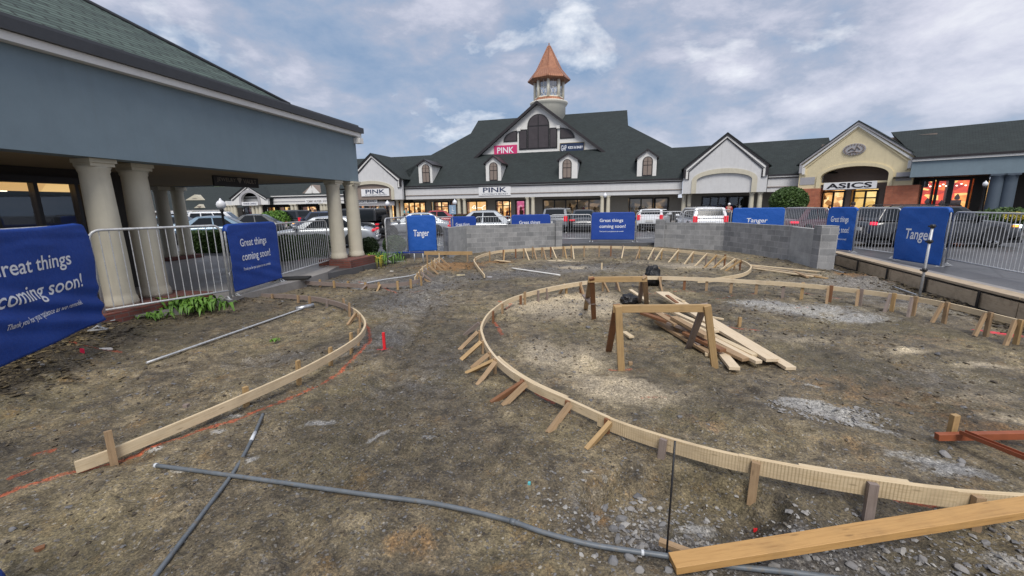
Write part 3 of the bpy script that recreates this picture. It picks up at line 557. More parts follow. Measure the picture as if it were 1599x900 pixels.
# loose stone over the dirt
def stones(n, xs, ys, size, seed, flat=.6, sink=.25, zoff=0):
    r = np.random.default_rng(seed); base = np.array([[1, 0, 0], [-1, 0, 0], [0, 1, 0], [0, -1, 0], [0, 0, 1], [0, 0, -1], [.6, .6, .5], [-.6, .6, .45], [.6, -.6, .45], [-.6, -.6, .5]], float)
    Fb = np.array([[4, 0, 6], [4, 6, 2], [4, 2, 7], [4, 7, 1], [4, 1, 9], [4, 9, 3], [4, 3, 8], [4, 8, 0], [0, 2, 6], [2, 1, 7], [1, 3, 9], [3, 0, 8], [5, 2, 0], [5, 1, 2], [5, 3, 1], [5, 0, 3]])
    nb_ = len(base); V = base[None] * (1 + r.uniform(-.35, .35, (n, nb_, 3))); V *= (size[:, None] * np.stack([r.uniform(.7, 1.35, n), r.uniform(.6, 1.1, n), r.uniform(.4, 1, n) * flat], -1))[:, None, :]
    a = r.uniform(0, 6.28, n); c_, s_ = np.cos(a), np.sin(a); X = V[..., 0] * c_[:, None] - V[..., 1] * s_[:, None]; Y = V[..., 0] * s_[:, None] + V[..., 1] * c_[:, None]
    t = r.uniform(-.5, .5, n); Z = V[..., 2] + X * t[:, None]
    z = height(xs, ys); V = np.stack([X + xs[:, None], Y + ys[:, None], Z + (z + size * flat * sink + zoff)[:, None]], -1).reshape(-1, 3)
    Fc = (Fb[None] + (np.arange(n) * nb_)[:, None, None]).reshape(-1, 3); return V, Fc, np.repeat(r.uniform(0, 1, n), len(Fb))
def scatter(n, seed, rmin=.9, rmax=17, pw=1.0):
    r = np.random.default_rng(seed); rr = rmin * (rmax / rmin) ** (r.uniform(0, 1, n) ** pw); t = np.radians(r.uniform(-58, 58, n)); x, y = rr * np.sin(t), rr * np.cos(t); k = sdist(x, y) > .06; return x[k], y[k], rr[k]
x, y, rr = scatter(42000, 5); dn = fbm(x, y, .8, 3, 55) + .35 * fbm(x, y, 4, 3, 56); k = dn > rng.uniform(-.7, .5, len(x)); x, y, rr = x[k], y[k], rr[k]
sz = np.clip(rng.lognormal(-.2, .55, len(x)), .3, 2.1) * (.0030 + .0015 * rr)
V, Fc, u_ = stones(len(x), x, y, sz, 6, .8, .15); g = bigmesh('gravel', V, Fc, u_, 'pebble'); tag(g, 'small stones, clods and grit scattered over the bare brown dirt', 'gravel', kind='stuff')
# broken stone fill bottom right and in the hole
r = np.random.default_rng(11); n = 5200; x = r.uniform(-.1, 3.2, n); y = r.uniform(1.0, 2.6, n); dns = np.maximum(ell(x, y, 1010, 800, .75, .42), np.maximum(ell(x, y, 1300, 860, 1.2, .36), .8 * ell(x, y, 1560, 880, .9, .45)))
k = (dns > r.uniform(.1, 1.0, n)); x, y = x[k], y[k]; sz = np.clip(r.lognormal(-.1, .5, len(x)), .35, 2.6) * .0095
V, Fc, u_ = stones(len(x), x, y, sz, 12, .75, .3); g = bigmesh('crushed_stone', V, Fc, u_ * .8 + .15, 'rock'); tag(g, 'pale crushed stone filling the hole and lower right corner', 'crushed stone', kind='stuff')
# chalk rubble patch
n = 340; a = r.uniform(0, 6.28, n); q = np.sqrt(r.uniform(0, 1, n)); c0 = P(1290, 645); x = c0.x + q * np.cos(a) * .48 - .0; y = c0.y + q * np.sin(a) * .24 - q * np.cos(a) * .12; sz = np.clip(r.lognormal(-.2, .5, n), .3, 2.4) * .013
V, Fc, u_ = stones(n, x, y, sz, 14, .7, .2); g = bigmesh('crumbled_concrete', V, Fc, u_ * .45 + .42, 'rock'); tag(g, 'patch of crumbled whitish concrete on the dirt right of the lumber', 'rubble', kind='stuff')
# leaf litter and clods along the left fence
n = 4200; t = r.uniform(0, 1, n) ** .8; Ls = [np.array(q) for q in LF]; seg = np.minimum((t * 3).astype(int), 2); ft = t * 3 - seg
x = np.array([Ls[s][0] * (1 - f) + Ls[s + 1][0] * f for s, f in zip(seg, ft)]) + r.normal(0, .33, n) + .15; y = np.array([Ls[s][1] * (1 - f) + Ls[s + 1][1] * f for s, f in zip(seg, ft)]) + r.normal(0, .33, n)
k = sdist(x, y) > .05; x, y = x[k], y[k]; sz = np.clip(r.lognormal(0, .5, len(x)), .3, 3) * .016
V, Fc, u_ = stones(len(x), x, y, sz, 15, .35, .4); g = bigmesh('leaf_litter', V, Fc, u_, 'debris'); tag(g, 'dark dead leaves, twigs and clods heaped along the left barriers', 'leaf litter', kind='stuff')
# damp clods beside the right kerb
n = 2600; t = r.uniform(0, 1, n); x = K0.x + (K1.x - K0.x) * t * 1.15 - np.abs(r.normal(.1, .35, n)); y = K0.y + (K1.y - K0.y) * t * 1.15 + r.normal(0, .2, n); k = sdist(x, y) > .05; x, y = x[k], y[k]; sz = np.clip(r.lognormal(0, .5, len(x)), .3, 3) * .022
V, Fc, u_ = stones(len(x), x, y, sz, 16, .6, .3); g = bigmesh('dirt_clods', V, Fc, u_ * .6, 'debris'); tag(g, 'dark damp clods of soil at the foot of the right kerb', 'soil clods', kind='stuff')
# larger single rocks
def rock_obj(u, v, s, mat='rock', tone=.35, label='', cat='rock', group=None, flat=.7, seed=0, name='rock', el=1.0):
    r = np.random.default_rng(seed + int(u) * 7 + int(v)); bmk = bmesh.new(); bmesh.ops.create_icosphere(bmk, subdivisions=2, radius=1)
    for vtx in bmk.verts:
        d = np.array(vtx.co); k = 1 + .28 * float(fbm(d[0] * 1.3 + seed + u, d[1] * 1.3 + d[2] * 1.7, 1.0, 3, int(u)))
        for ax in range(3):
            if r.random() < .0: pass
        vtx.co = Vector(d * k)
    pl_ = [(Vector(r.normal(0, 1, 3)).normalized(), r.uniform(.62, .85)) for _ in range(9)]
    for vtx in bmk.verts:
        for nn, dd in pl_:
            t = vtx.co.dot(nn) - dd
            if t > 0: vtx.co -= nn * t
        vtx.co = Vector((vtx.co.x * s * el, vtx.co.y * s * .8, vtx.co.z * s * flat))
    me = bpy.data.meshes.new(name); bmk.to_mesh(me); bmk.free(); ul = me.uv_layers.new(name='UVMap'); fl = np.zeros((len(ul.data), 2), np.float32); fl[:, 0] = tone; ul.data.foreach_set('uv', fl.ravel())
    me.materials.append(M(mat)); o = bpy.data.objects.new(name, me); COL.objects.link(o); g_ = Gp(u, v); o.location = (g_.x, g_.y, g_.z + s * flat * .3); o.rotation_euler = (r.uniform(-.3, .3), r.uniform(-.3, .3), r.uniform(0, 6.28)); tag(o, label, cat, group); return o
RG = 'broken grey rocks around the hole'
for k, (u, v, s, t) in enumerate([(945, 790, .034, .3), (972, 812, .036, .35), (985, 797, .03, .6), (1018, 798, .026, .8), (958, 828, .034, .25), (965, 845, .03, .3), (925, 808, .022, .45), (918, 825, .02, .3), (935, 812, .018, .7), (1035, 822, .03, .35), (1105, 815, .02, .9), (1093, 838, .022, .3), (998, 780, .018, .6), (1060, 800, .016, .7), (1030, 795, .02, .85), (1025, 840, .026, .5), (958, 880, .036, .3), (985, 873, .03, .35), (1000, 893, .03, .55), (1072, 840, .02, .3), (908, 868, .016, .95), (922, 848, .02, .6), (1120, 795, .018, .8), (1065, 828, .015, .9), (1140, 860, .026, .6), (1210, 888, .03, .5), (1260, 872, .024, .7), (1330, 885, .03, .45), (1385, 862, .022, .7), (1440, 875, .026, .5), (1500, 890, .032, .6), (1540, 850, .024, .4), (1010, 855, .02, .6), (1045, 893, .026, .4)]):
    rock_obj(u, v, s, tone=t, label='jagged grey piece of broken rock in or beside the hole around the conduit end', group=RG, seed=k, flat=.75, el=1.15)
rock_obj(996, 776, .032, tone=.12, label='dark square-cornered stone block on the far bank of the hole', seed=71, el=1.3)
RK = [(1477, 712, .045, .5, 'larger grey rock just below the red board at right'), (1502, 722, .034, .45, 'rounded rock right of the larger grey rock below the red board'), (1500, 728, .03, .6, 'small pale rock in front of the pair below the red board'),
      (1062, 652, .03, .2, 'dark flat stone on open dirt between the near sawhorse and the kerfed form board'), (923, 626, .022, .15, 'dark round stone just behind the big ring board, below the left saw leg'), (907, 492, .05, .15, 'flat dark stone left of the near sawhorse'), (919, 512, .045, .25, 'brown clod below the flat dark stone left of the sawhorse'),
      (881, 484, .02, .1, 'small black lump on the sawdust left of the sawhorses'), (878, 552, .03, .2, 'thin grey stone chip inside the ring below the sawdust'), (705, 464, .035, .1, 'dark lump alone on the grey gravel between the two form groups'), (118, 706, .03, .12, 'dark stone just above the left end of the curved board'), (20, 828, .025, .3, 'small grey stone in the bottom left dirt'), (600, 830, .012, .3, 'tiny grey stone beside the long conduit'), (1465, 553, .04, .1, 'dark clod on the open dirt right of the lumber heap'), (1170, 472, .03, .15, 'black lump on the white chalk patch'), (827, 763, .0, .2, ''),
      (110, 531, .07, .55, 'pale flat rock lying below the corner of the near blue banner'), (215, 508, .05, .6, 'pale round rock beside the plant at the paired columns'), (600, 395, .32, .22, 'large brown boulder behind the angled barrier by the shrubs'), (618, 402, .2, .25, 'smaller brown boulder leaning on the large one by the shrubs'), (577, 402, .18, .2, 'low brown boulder beside the brick plinth'), (849, 417, .045, .08, 'black lump in the rear ring near the white pipe'), (880, 378, .0, 0, '')]
for k, (u, v, s, t, lb) in enumerate(RK):
    if s > 0: rock_obj(u, v, s, tone=t, label=lb, seed=100 + k, mat='debris' if t < .3 and s > .1 else 'rock', flat=.6 if s < .1 else .85)
# ------------------------------------------------------------ left arcade building
LBt = thing('arcade_building', 'blue-grey stucco shop building at left with a columned arcade and green shingle roof', 'building', LB.W(0, 0, 0), LB.rz)
Ls_ = LB.L
mb = MB(); mb.box(-6, Ls_, 0, .35, 2.75, 4.12); mb.box(Ls_ - .35, Ls_ - .002, .35, 8.5, 2.75, 4.12); mb.build('fascia', 'stucco_blue', LBt)
mb = MB(); mb.box(-6, Ls_ + .14, -.14, .05, 4.123, 4.24); mb.box(Ls_ - .05, Ls_ + .14, .05, 8.5, 4.123, 4.24); mb.build('fascia_trim', 'trim_white', LBt)
mb = MB(); pr = [(-.20, 4.243), (.3, 4.243), (.3, 4.50), (-.02, 4.50), (-.05, 4.40), (-.20, 4.40)]
def gut(mb, x0, x1):
    f = [(x0, y, z) for y, z in pr]; b = [(x1, y, z) for y, z in pr]; mb.face(f); mb.face(b[::-1])
    for k in range(len(pr)): k2 = (k + 1) % len(pr); mb.face([f[k], b[k], b[k2], f[k2]][::-1])
gut(mb, -6, Ls_ + .2); mb.box(Ls_ - .3, Ls_ + .2, .3, 8.5, 4.243, 4.40); mb.build('gutter', 'gutter_dark', LBt)
mb = MB(); mb.box(-6, Ls_ - .36, .36, 8.5, 2.76, 2.86); mb.build('soffit', 'soffit', LBt)
# roof: front slope, hip at the far end, low roof over the porch end
sh = LB.S(455, 180, 0); HX, HZ = LB.px(150, 3, 0)
best = None
for pitch in np.linspace(.25, 1.3, 60):                            # hip line passes through photo pixel (150, 3)
    for t in np.linspace(2, 14, 60):
        w_ = LB.W(sh - t, t, 4.48 + pitch * t); d = np.array([w_.x, w_.y, w_.z - CAMZ]); uu = 800 + FPX * (d @ CR) / (d @ FW); vv = 450 - FPX * (d @ CU) / (d @ FW)
        e = math.hypot(uu - 150, vv - 3)
        if best is None or e < best[0]: best = (e, pitch, t)
print('ROOF FIT', best, 'sh', sh); pt = best[1]
T_ = 9.0; rz_ = 4.47; zt = rz_ + pt * T_
mb = MB(); A0 = (-6, 0, rz_); A1 = (sh, 0, rz_); A2 = (sh - T_, T_, zt); A3 = (-6, T_, zt); A4 = (sh, 2 * T_, rz_); A5 = (-6, 2 * T_, rz_)
mb.face([A0, A1, A2, A3]); mb.face([A1, A4, A2]); mb.face([A4, A5, A3, A2]); mb.box(sh - .3, Ls_ + .1, .31, 8.4, 4.42, 4.49); mb.build('roof', 'shingle_green', LBt)
mb = MB(); mb.tube([(sh, 0, rz_ + .01), (sh - T_, T_, zt + .02)], .05, 6); mb.build('hip_cap', 'gutter_dark', LBt)
def column(parent, x, y, z0, z1, r0, r1, mat, seg=28, cap=.12, cq=None):
    mb = MB(); h = z1 - z0
    prof = [(r0 * 1.14, 0), (r0 * 1.16, .05), (r0 * 1.1, .13), (r0 * 1.02, .17), (r0, .22), (r0 * .995, h * .35), (r1 * 1.03, h * .8), (r1, h - cap - .10), (r1 * 1.08, h - cap - .07), (r1 * 1.08, h - cap - .04), (r1 * 1.2, h - cap)]
    mb.lathe([(a, z0 + b) for a, b in prof], (x, y, 0), seg); c = mb.build('column', mat, parent)
    mb = MB(); q = r1 * 1.17; (mb.box(x - q, x + q, y - q, y + q, z1 - cap, z1 - .003) if cq is None else (mb.box(x - .19, x + .19, y - .25, y + .17, z1 - cap * .55, z1 - .003), mb.box(x - .17, x + .17, y - .22, y + .16, z1 - cap, z1 - cap * .55 - .001))); mb.build('capital', mat, c); return c
def loc(fr, x, y): v = np.array([x, y]) - fr.A; return float(fr.e @ v), float(fr.n @ v)
for (x, y, z0) in [(-6.80, 6.95, .32), (-6.87, 7.75, .32), (-5.38, 12.75, .385), (-5.07, 13.38, .385)]:
    s_, d_ = loc(LB, x, y); column(LBt, s_, d_, z0, 2.75, .215, .188, 'column_cream', 36, cq=1)
for (u, v) in [(268, 402), (293, 399)]:
    g = P(u, v, .3); s_, d_ = loc(LB, g.x, g.y); column(LBt, s_, d_, .32, 2.75, .21, .18, 'column_cream')
    mb = MB(); mb.box(s_ - .34, s_ + .34, d_ - .34, d_ + .34, .203, .32); mb.build('plinth', 'red_brick', LBt)
s1_, d1_ = loc(LB, -6.80, 6.95); s2_, d2_ = loc(LB, -6.87, 7.75)
mb = MB(); mb.box(s1_ - .7, s2_ + .5, -.18, 1.0, -.3, .32); mb.build('plinth', 'red_brick', LBt, .012)
s3_, d3_ = loc(LB, -5.38, 12.75); s4_, d4_ = loc(LB, -5.07, 13.38)
mb = MB(); mb.box(s3_ - .36, s4_ + .36, -.34, .78, -.3, .385); mb.build('plinth', 'red_brick', LBt, .012)
# shop wall with a big window behind the arcade
dw = 2.7; we = LB.S(243, 400, dw); w0 = LB.S(-60, 350, dw); w1 = LB.S(118, 300, dw); wt_ = LB.Z(60, 286, dw); print('WTOP', wt_)
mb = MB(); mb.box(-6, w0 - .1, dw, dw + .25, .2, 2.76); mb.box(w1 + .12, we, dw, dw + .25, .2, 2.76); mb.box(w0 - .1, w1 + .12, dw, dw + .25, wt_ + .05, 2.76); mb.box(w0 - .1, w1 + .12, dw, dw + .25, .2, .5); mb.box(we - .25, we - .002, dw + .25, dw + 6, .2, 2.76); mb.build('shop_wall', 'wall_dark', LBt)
wf = MB()
xs = [w0, w0 + (w1 - w0) * .62, w1]
for x in xs: wf.box(x - .03, x + .03, dw - .06, dw + .1, .5, wt_ + .02)
wf.box(w0 - .1, w1 + .18, dw - .065, dw + .1, wt_, wt_ + .13); wf.box(w0 - .1, w1 + .18, dw - .065, dw + .1, .44, .52); wn = wf.build('window', 'frame_dark', LBt)
mb = MB(); mb.face([(w0, dw + .02, .5), (w1, dw + .02, .5), (w1, dw + .02, wt_), (w0, dw + .02, wt_)]); mb.build('pane', 'glass_store', wn)
mb = MB(); mb.box(w0 - 1, w1 + .3, dw + 3.5, dw + 3.6, .2, 2.7); mb.box(w0 - 1.0, w1 + .3, dw + .26, dw + 3.5, .2, .24); mb.build('shop_interior', 'lit_dim', LBt)
mb = MB(); mb.box(w0 - 1, LB.S(110, 292, dw + .5), dw + .5, dw + .56, LB.Z(60, 299, dw + .5), LB.Z(60, 283, dw + .5)); mb.build('lit_ceiling_strip', 'lit_ceiling', LBt)
mb = MB()
for k in range(6): mb.lathe([(.05, 0), (.05, .03)], (w0 + (w1 - w0) * (k + .5) / 6, dw + 1.0 + (k % 3) * .4, 2.36), 10)
mb.build('downlights', 'bulb', LBt)
mb = MB()
for k in range(4): mb.box(w0 + (w1 - w0) * k / 4, w0 + (w1 - w0) * (k + .5) / 4, dw + 1.6, dw + 2.0, .24, 1.2 + .2 * (k % 2))
mb.build('display_case', 'goods_dark', LBt)
# small white lamp bracket at the corner of the fascia
mb = MB(); mb.box(Ls_ - .1, Ls_ + .1, -.22, -.003, 3.92, 4.08); mb.build('junction_box', 'trim_white', LBt)
# hanging shop sign in the arcade, at right angles to the walk
sg = P(333, 285, 2.5); g0 = LB.px(333, 283, 1.2); g1 = LB.px(402, 281, 1.2)
sgn = thing('hanging_sign', 'dark oval-cornered hanging sign of the jewelry shop under the arcade ceiling', 'sign', LB.W(g0[0], 1.2, 0), LB.rz)
x0, x1 = 0, g1[0] - g0[0]; zc_ = (LB.Z(366, 292, 1.2) + LB.Z(366, 272, 1.2)) / 2; hh = abs(LB.Z(366, 272, 1.2) - LB.Z(366, 292, 1.2)) / 2
mb = MB(); mb.box(0, x1, -.03, .03, zc_ - hh, min(zc_ + hh, 2.72)); mb.build('board', 'sign_black', sgn, .01)
mb = MB(); f_ = lambda x, z: Vector((x, -.034, z)); put_text(mb, 'JEWELRY', f_, x1 * .06, x1 * .46, zc_ - hh * .4, zc_ + hh * .3, .01); put_text(mb, 'VAULT', f_, x1 * .63, x1 * .94, zc_ - hh * .4, zc_ + hh * .3, .01)
mb.face([f_(x1 * .49, zc_ + hh * .25), f_(x1 * .545, zc_ - hh * .45), f_(x1 * .60, zc_ + hh * .25), f_(x1 * .58, zc_ + hh * .45), f_(x1 * .51, zc_ + hh * .45)]); mb.build('lettering', 'letter_faded', sgn)
mb = MB(); mb.tube([(x1 * .2, 0, zc_ + hh), (x1 * .2, 0, 2.76)], .012, 6); mb.tube([(x1 * .8, 0, zc_ + hh), (x1 * .8, 0, 2.76)], .012, 6); mb.build('hanger', 'black_metal', sgn)

# ------------------------------------------------------------ shop fronts helper: everything in facade coordinates
def shopfront(par, fr, d, u0, u1, ztop, kind='lit_warm', n=2, zb=.15, v=310, door=False, label=None, transom=False, goods=('goods_tan', 'goods_red', 'goods_white')):
    x0, x1 = (fr.S(u0, v, d), fr.S(u1, v, d)) if u1 is not None else u0
    if x1 < x0: x0, x1 = x1, x0
    zb = .18 if door else .45; f = MB(); t = .07
    xs = np.linspace(x0, x1, n + 1)
    for x in xs: f.box(x - t, x + t, -.0 + d - .06, d + .08, zb, ztop)
    f.box(x0 - t - .002, x1 + t + .002, d - .065, d + .085, ztop - .05, ztop + .1); f.box(x0 - t - .002, x1 + t + .002, d - .065, d + .085, zb - .1, zb + .05)
    if transom: f.box(x0, x1, d - .05, d + .07, ztop - .62, ztop - .52)
    if door:
        for a, b in zip(xs[:-1], xs[1:]): f.box(a + t, b - t, d - .04, d + .06, zb, zb + .28)
    w = f.build('door' if door else 'window', 'frame_dark', par)
    if label: w['label'] = label
    g = MB(); g.face([(x0, d + .03, zb), (x1, d + .03, zb), (x1, d + .03, ztop), (x0, d + .03, ztop)]); g.build('pane', 'glass', w)
    b = MB(); b.box(x0 - .25, x1 + .25, d + 1.5, d + 1.56, zb - .1, ztop + .25); b.build('interior', kind, w)
    b = MB(); b.box(x0 - .25, x0 - .2, d + .1, d + 1.5, zb - .1, ztop + .25); b.box(x1 + .2, x1 + .25, d + .1, d + 1.5, zb - .1, ztop + .25); b.box(x0 - .2, x1 + .2, d + .1, d + 1.5, ztop + .2, ztop + .25); b.build('reveal', 'goods_dark' if 'dim' in kind else 'goods_tan', w)
    if goods:
        k = 0; x = x0 + .2
        while x < x1 - .3:
            wd = random.uniform(.25, .6); hgt = random.uniform(.5, 1.5); b = MB(); b.box(x, x + wd, d + .5 + random.random() * .5, d + 1.1 + random.random() * .3, zb, zb + hgt); b.lathe([(.0, 0), (.14, .05), (.16, .2), (.08, .38), (0, .5)], (x + wd / 2, d + .8, zb + hgt), 8)
            b.build('display_goods', goods[k % len(goods)], w); k += 1; x += wd + random.uniform(.2, .6)
    return w
def sign(name, label, fr, d, u0, v0, u1, v1, face, txts, lmat, rim=None, th=.08, side=None):
    # u0..u1 / v0..v1 photo extents of the board on the plane d behind the facade
    um = (u0 + u1) / 2; x0 = fr.S(u0, v0, d); x1 = fr.S(u1, v0, d); zt = fr.Z(um, v0, d); zb = fr.Z(um, v1, d)
    o = thing(name, label, 'sign', fr.W(x0, d, 0), fr.rz); L = x1 - x0
    mb = MB(); mb.box(0, L, -th, -.004, zb, zt); mb.build('board', face, o, .01)
    if rim: 
        mb = MB(); e = .05
        for a in ((-e, L + e, zt, zt + e), (-e, L + e, zb - e, zb), (-e, 0, zb, zt), (L, L + e, zb, zt)): mb.box(a[0], a[1], -th - .03, -.004, a[2], a[3])
        mb.build('frame', rim, o)
    mb = MB(); hgt = zt - zb
    for (s, a, b, c, d2, bold) in txts: put_text(mb, s, lambda x, z: Vector((x, -th - .012, z)), L * a, L * b, zb + hgt * c, zb + hgt * d2, bold)
    mb.build('lettering', lmat, o); return o

# ------------------------------------------------------------ main hall
EZ = 4.5; SZ = 2.95
FM = Frame((-13.5, 51.8), (17.7, 43.4)); MH = thing('shopping_hall', 'white fronted central hall with dark green hipped roof, big gable and dormers', 'building', FM.W(0, 0, 0), FM.rz)
LM = FM.L
def fascia(par, x0, x1, wmat='stucco_white', d0=0, ez=EZ, sz=SZ, ledge=True, dark=True):
    mb = MB(); mb.box(x0, x1, d0, d0 + .4, sz, ez - .30); mb.build('fascia', wmat, par)
    mb = MB(); mb.box(x0, x1, d0 - .10, d0 + .4, ez - .297, ez - .21); mb.build('fascia_trim_dark', 'trim_dark', par)
    mb = MB(); mb.box(x0, x1, d0 - .16, d0 + .4, ez - .207, ez - .09); mb.build('fascia_trim', 'trim_white', par)
    mb = MB(); mb.box(x0, x1, d0 - .22, d0 + .45, ez - .087, ez + .03); mb.build('gutter', 'trim_dark', par)
    if ledge: mb = MB(); mb.box(x0, x1, d0 - .08, d0 - .002, sz + .42, sz + .49); mb.build('ledge', 'taupe', par)
fascia(MH, 0, LM)
WD = 3.0
mb = MB(); mb.box(0, LM, .42, WD + .3, SZ - .001, SZ + .1); mb.build('soffit', 'taupe', MH)
# front roof slope drawn on its own plane, mirrored behind the ridge
PT = .78
def roofpx(fr, L, pitch=PT, ez=EZ + .03):                          # pixel -> (s, d, z) on the slope z = ez + pitch d
    out = []
    for u, v in L:
        r = ray(u, v); # plane: z - pitch*d = ez ; d = n.(q-A)
        a = r[2] - pitch * (fr.n @ r[:2]); b = ez - CAMZ - pitch * (fr.n @ fr.A); t = b / a; q = r * t; out.append((float(fr.e @ (q[:2] - fr.A)), float(fr.n @ (q[:2] - fr.A)), float(q[2] + CAMZ)))
    return out
def roof(par, name, pts, ridge_d, mat='shingle_far', ez=EZ + .03, pitch=PT, back=None):
    mb = MB(); P_ = [(a, min(b, ridge_d), ez + pitch * min(b, ridge_d)) for a, b, c in pts]; mb.face(P_)
    Q = [(a, 2 * ridge_d - b, c) for a, b, c in P_]; mb.face(Q[::-1])
    for k in range(len(P_)):
        k2 = (k + 1) % len(P_)
        if abs(P_[k][1] - ridge_d) < 1e-3 and abs(P_[k2][1] - ridge_d) < 1e-3: continue
        q = [P_[k], Q[k], Q[k2], P_[k2]]; mb.face(q)
    return mb.build(name, mat, par)
RP = roofpx(FM, [(735.5, 208.5), (747.5, 188), (980, 172.5), (981.5, 196), (1050, 233)]); lowz = 8.15; lowd = (lowz - EZ - .03) / PT
print('RIDGE', RP); RD = (RP[1][1] + RP[2][1]) / 2
xl = roofpx(FM, [(660, 250)])[0]; xr = RP[4]
roof(MH, 'roof', [(-.2, -.22, 0), (LM + .3, -.22, 0), (LM + .3, lowd, 0), (xr[0], lowd, 0), RP[3], (RP[2][0], RD, 0), (RP[1][0], RD, 0), RP[0], (xl[0], lowd, 0), (1.2, lowd, 0), (-1.0, lowd * .5, 0)], RD)
# columns and storefronts
for u in (620.6, 627.5, 717, 725.5, 824, 832.7, 941, 950.5, 1068.5, 1077):
    column(MH, FM.S(u, 312, .25), .25, .2, SZ, .22, .19, 'column_cream', 16)
segs = [(612, 'c', 678), (678, 'w', 679)]
mb = MB(); mb.box(0, LM, WD, WD + .2, 2.62, SZ - .002)
def wallseg(u0, u1): mb.box(FM.S(u0, 312, WD), FM.S(u1, 312, WD), WD, WD + .2, .15, 2.62)
for a, b in [(665, 673), (701, 703), (710, 728), (761, 774), (798, 805), (821, 848), (941, 982), (1046, 1096)]: wallseg(a, b)
mb.build('shop_wall', 'shop_wall', MH)
shopfront(MH, FM, WD, 622, 664, 2.6, 'lit_warm', 5); shopfront(MH, FM, WD, 679, 700, 2.6, 'lit_warm', 2, door=True, transom=True); shopfront(MH, FM, WD, 704, 709, 2.6, 'lit_warm', 1)
w = shopfront(MH, FM, WD, 729, 760, 2.6, 'lit_plain', 2, goods=None, label='warm lit display window with a white neon dog')
xa, xb = FM.S(731, 312, WD), FM.S(759, 312, WD); za, zb_ = 1.2, 2.4
dog = [(.18, .62), (.30, .85), (.38, .78), (.36, .62), (.50, .60), (.72, .60), (.80, .72), (.93, .88)]
leg = [[(.36, .62), (.45, .35), (.43, .30)], [(.72, .60), (.78, .40), (.76, .18)], [(.18, .62), (.30, .55), (.36, .62)]]
mb = MB()
for L in [dog] + leg: mb.tube([(xa + (xb - xa) * a, WD + .3, za - .1 + (zb_ - za) * b) for a, b in L], .035, 6)
mb.build('neon_dog', 'neon', w)
shopfront(MH, FM, WD, 775, 796, 2.6, 'lit_warm', 2, door=True, transom=True); shopfront(MH, FM, WD, 806, 820, 2.6, 'lit_pink', 1)
shopfront(MH, FM, WD, 849, 939, 2.6, 'lit_dim', 5, goods=('goods_dark', 'goods_red', 'goods_dark', 'goods_tan')); shopfront(MH, FM, WD, 984, 1020, 2.6, 'lit_dim', 2, goods=('goods_white', 'goods_dark')); shopfront(MH, FM, WD, 1024, 1044, 2.6, 'lit_dim', 1, goods=('goods_red', 'goods_white'))
# big gable
gd = 5.0; G_ = lambda u, v: FM.px(u, v, gd)
ap = G_(840, 160.5); gl_ = G_(741, 249); gr_ = G_(946, 241); zb_ = (gl_[1] + gr_[1]) / 2
sl = (ap[1] - zb_) / (ap[0] - gl_[0]); sr = (ap[1] - zb_) / (gr_[0] - ap[0]); sm_ = (sl + sr) / 2
gx0, gx1 = ap[0] - (ap[1] - zb_) / sm_, ap[0] + (ap[1] - zb_) / sm_
gb = thing_par = MB(); gb.prism([(gx0, zb_ - .3), (gx1, zb_ - .3), (gx1, zb_), (ap[0], ap[1]), (gx0, zb_)], gd, gd + .3); gable = gb.build('gable', 'trim_white', MH)
def arcpts(cx, cz, r, a0, a1, n=14, rz=None): return [(cx + r * math.cos(a), cz + (rz or r) * math.sin(a)) for a in np.linspace(a0, a1, n)]
yw = gd - .05
cw0, cw1 = G_(824, 190)[0], G_(858.5, 190)[0]; wb = G_(840, 233)[1]; wt = G_(841, 178)[1]; sw0, sw1 = G_(811, 210)[0], G_(871, 210)[0]; st_ = G_(841, 201)[1]
r = (cw1 - cw0) / 2; cx = (cw0 + cw1) / 2
mb = MB(); mb.prism([(cw0, wb), (cw1, wb)] + arcpts(cx, wt - r, r, 0, math.pi), yw - .02, gd - .003); cw = mb.build('arched_window', 'frame_dark', gable)
e = .16
mb = MB(); mb.prism([(cw0 + e, wb + e), (cx - .06, wb + e), (cx - .06, wt - r - .1), (cw0 + e, wt - r - .1)], yw - .05, yw - .023); mb.prism([(cx + .06, wb + e), (cw1 - e, wb + e), (cw1 - e, wt - r - .1), (cx + .06, wt - r - .1)], yw - .05, yw - .023)
mb.prism([(cx - .06, wt - r + .05)] + arcpts(cx, wt - r + .05, r - e, math.pi / 2 + .05, math.pi, 8), yw - .05, yw - .023); mb.prism([(cx + .06, wt - r + .05)] + arcpts(cx, wt - r + .05, r - e, 0, math.pi / 2 - .05, 8), yw - .05, yw - .023); mb.build('pane', 'louvre', cw)
for a, b in ((sw0, cw0 - .02), (cw1 + .02, sw1)):
    mb = MB(); mb.box(a, b, yw - .02, gd - .003, wb, st_); q = mb.build('side_window', 'frame_dark', gable); mb = MB(); mb.box(a + e * .8, b - e * .8, yw - .05, yw - .023, wb + e, st_ - e); mb.build('pane', 'louvre', q)
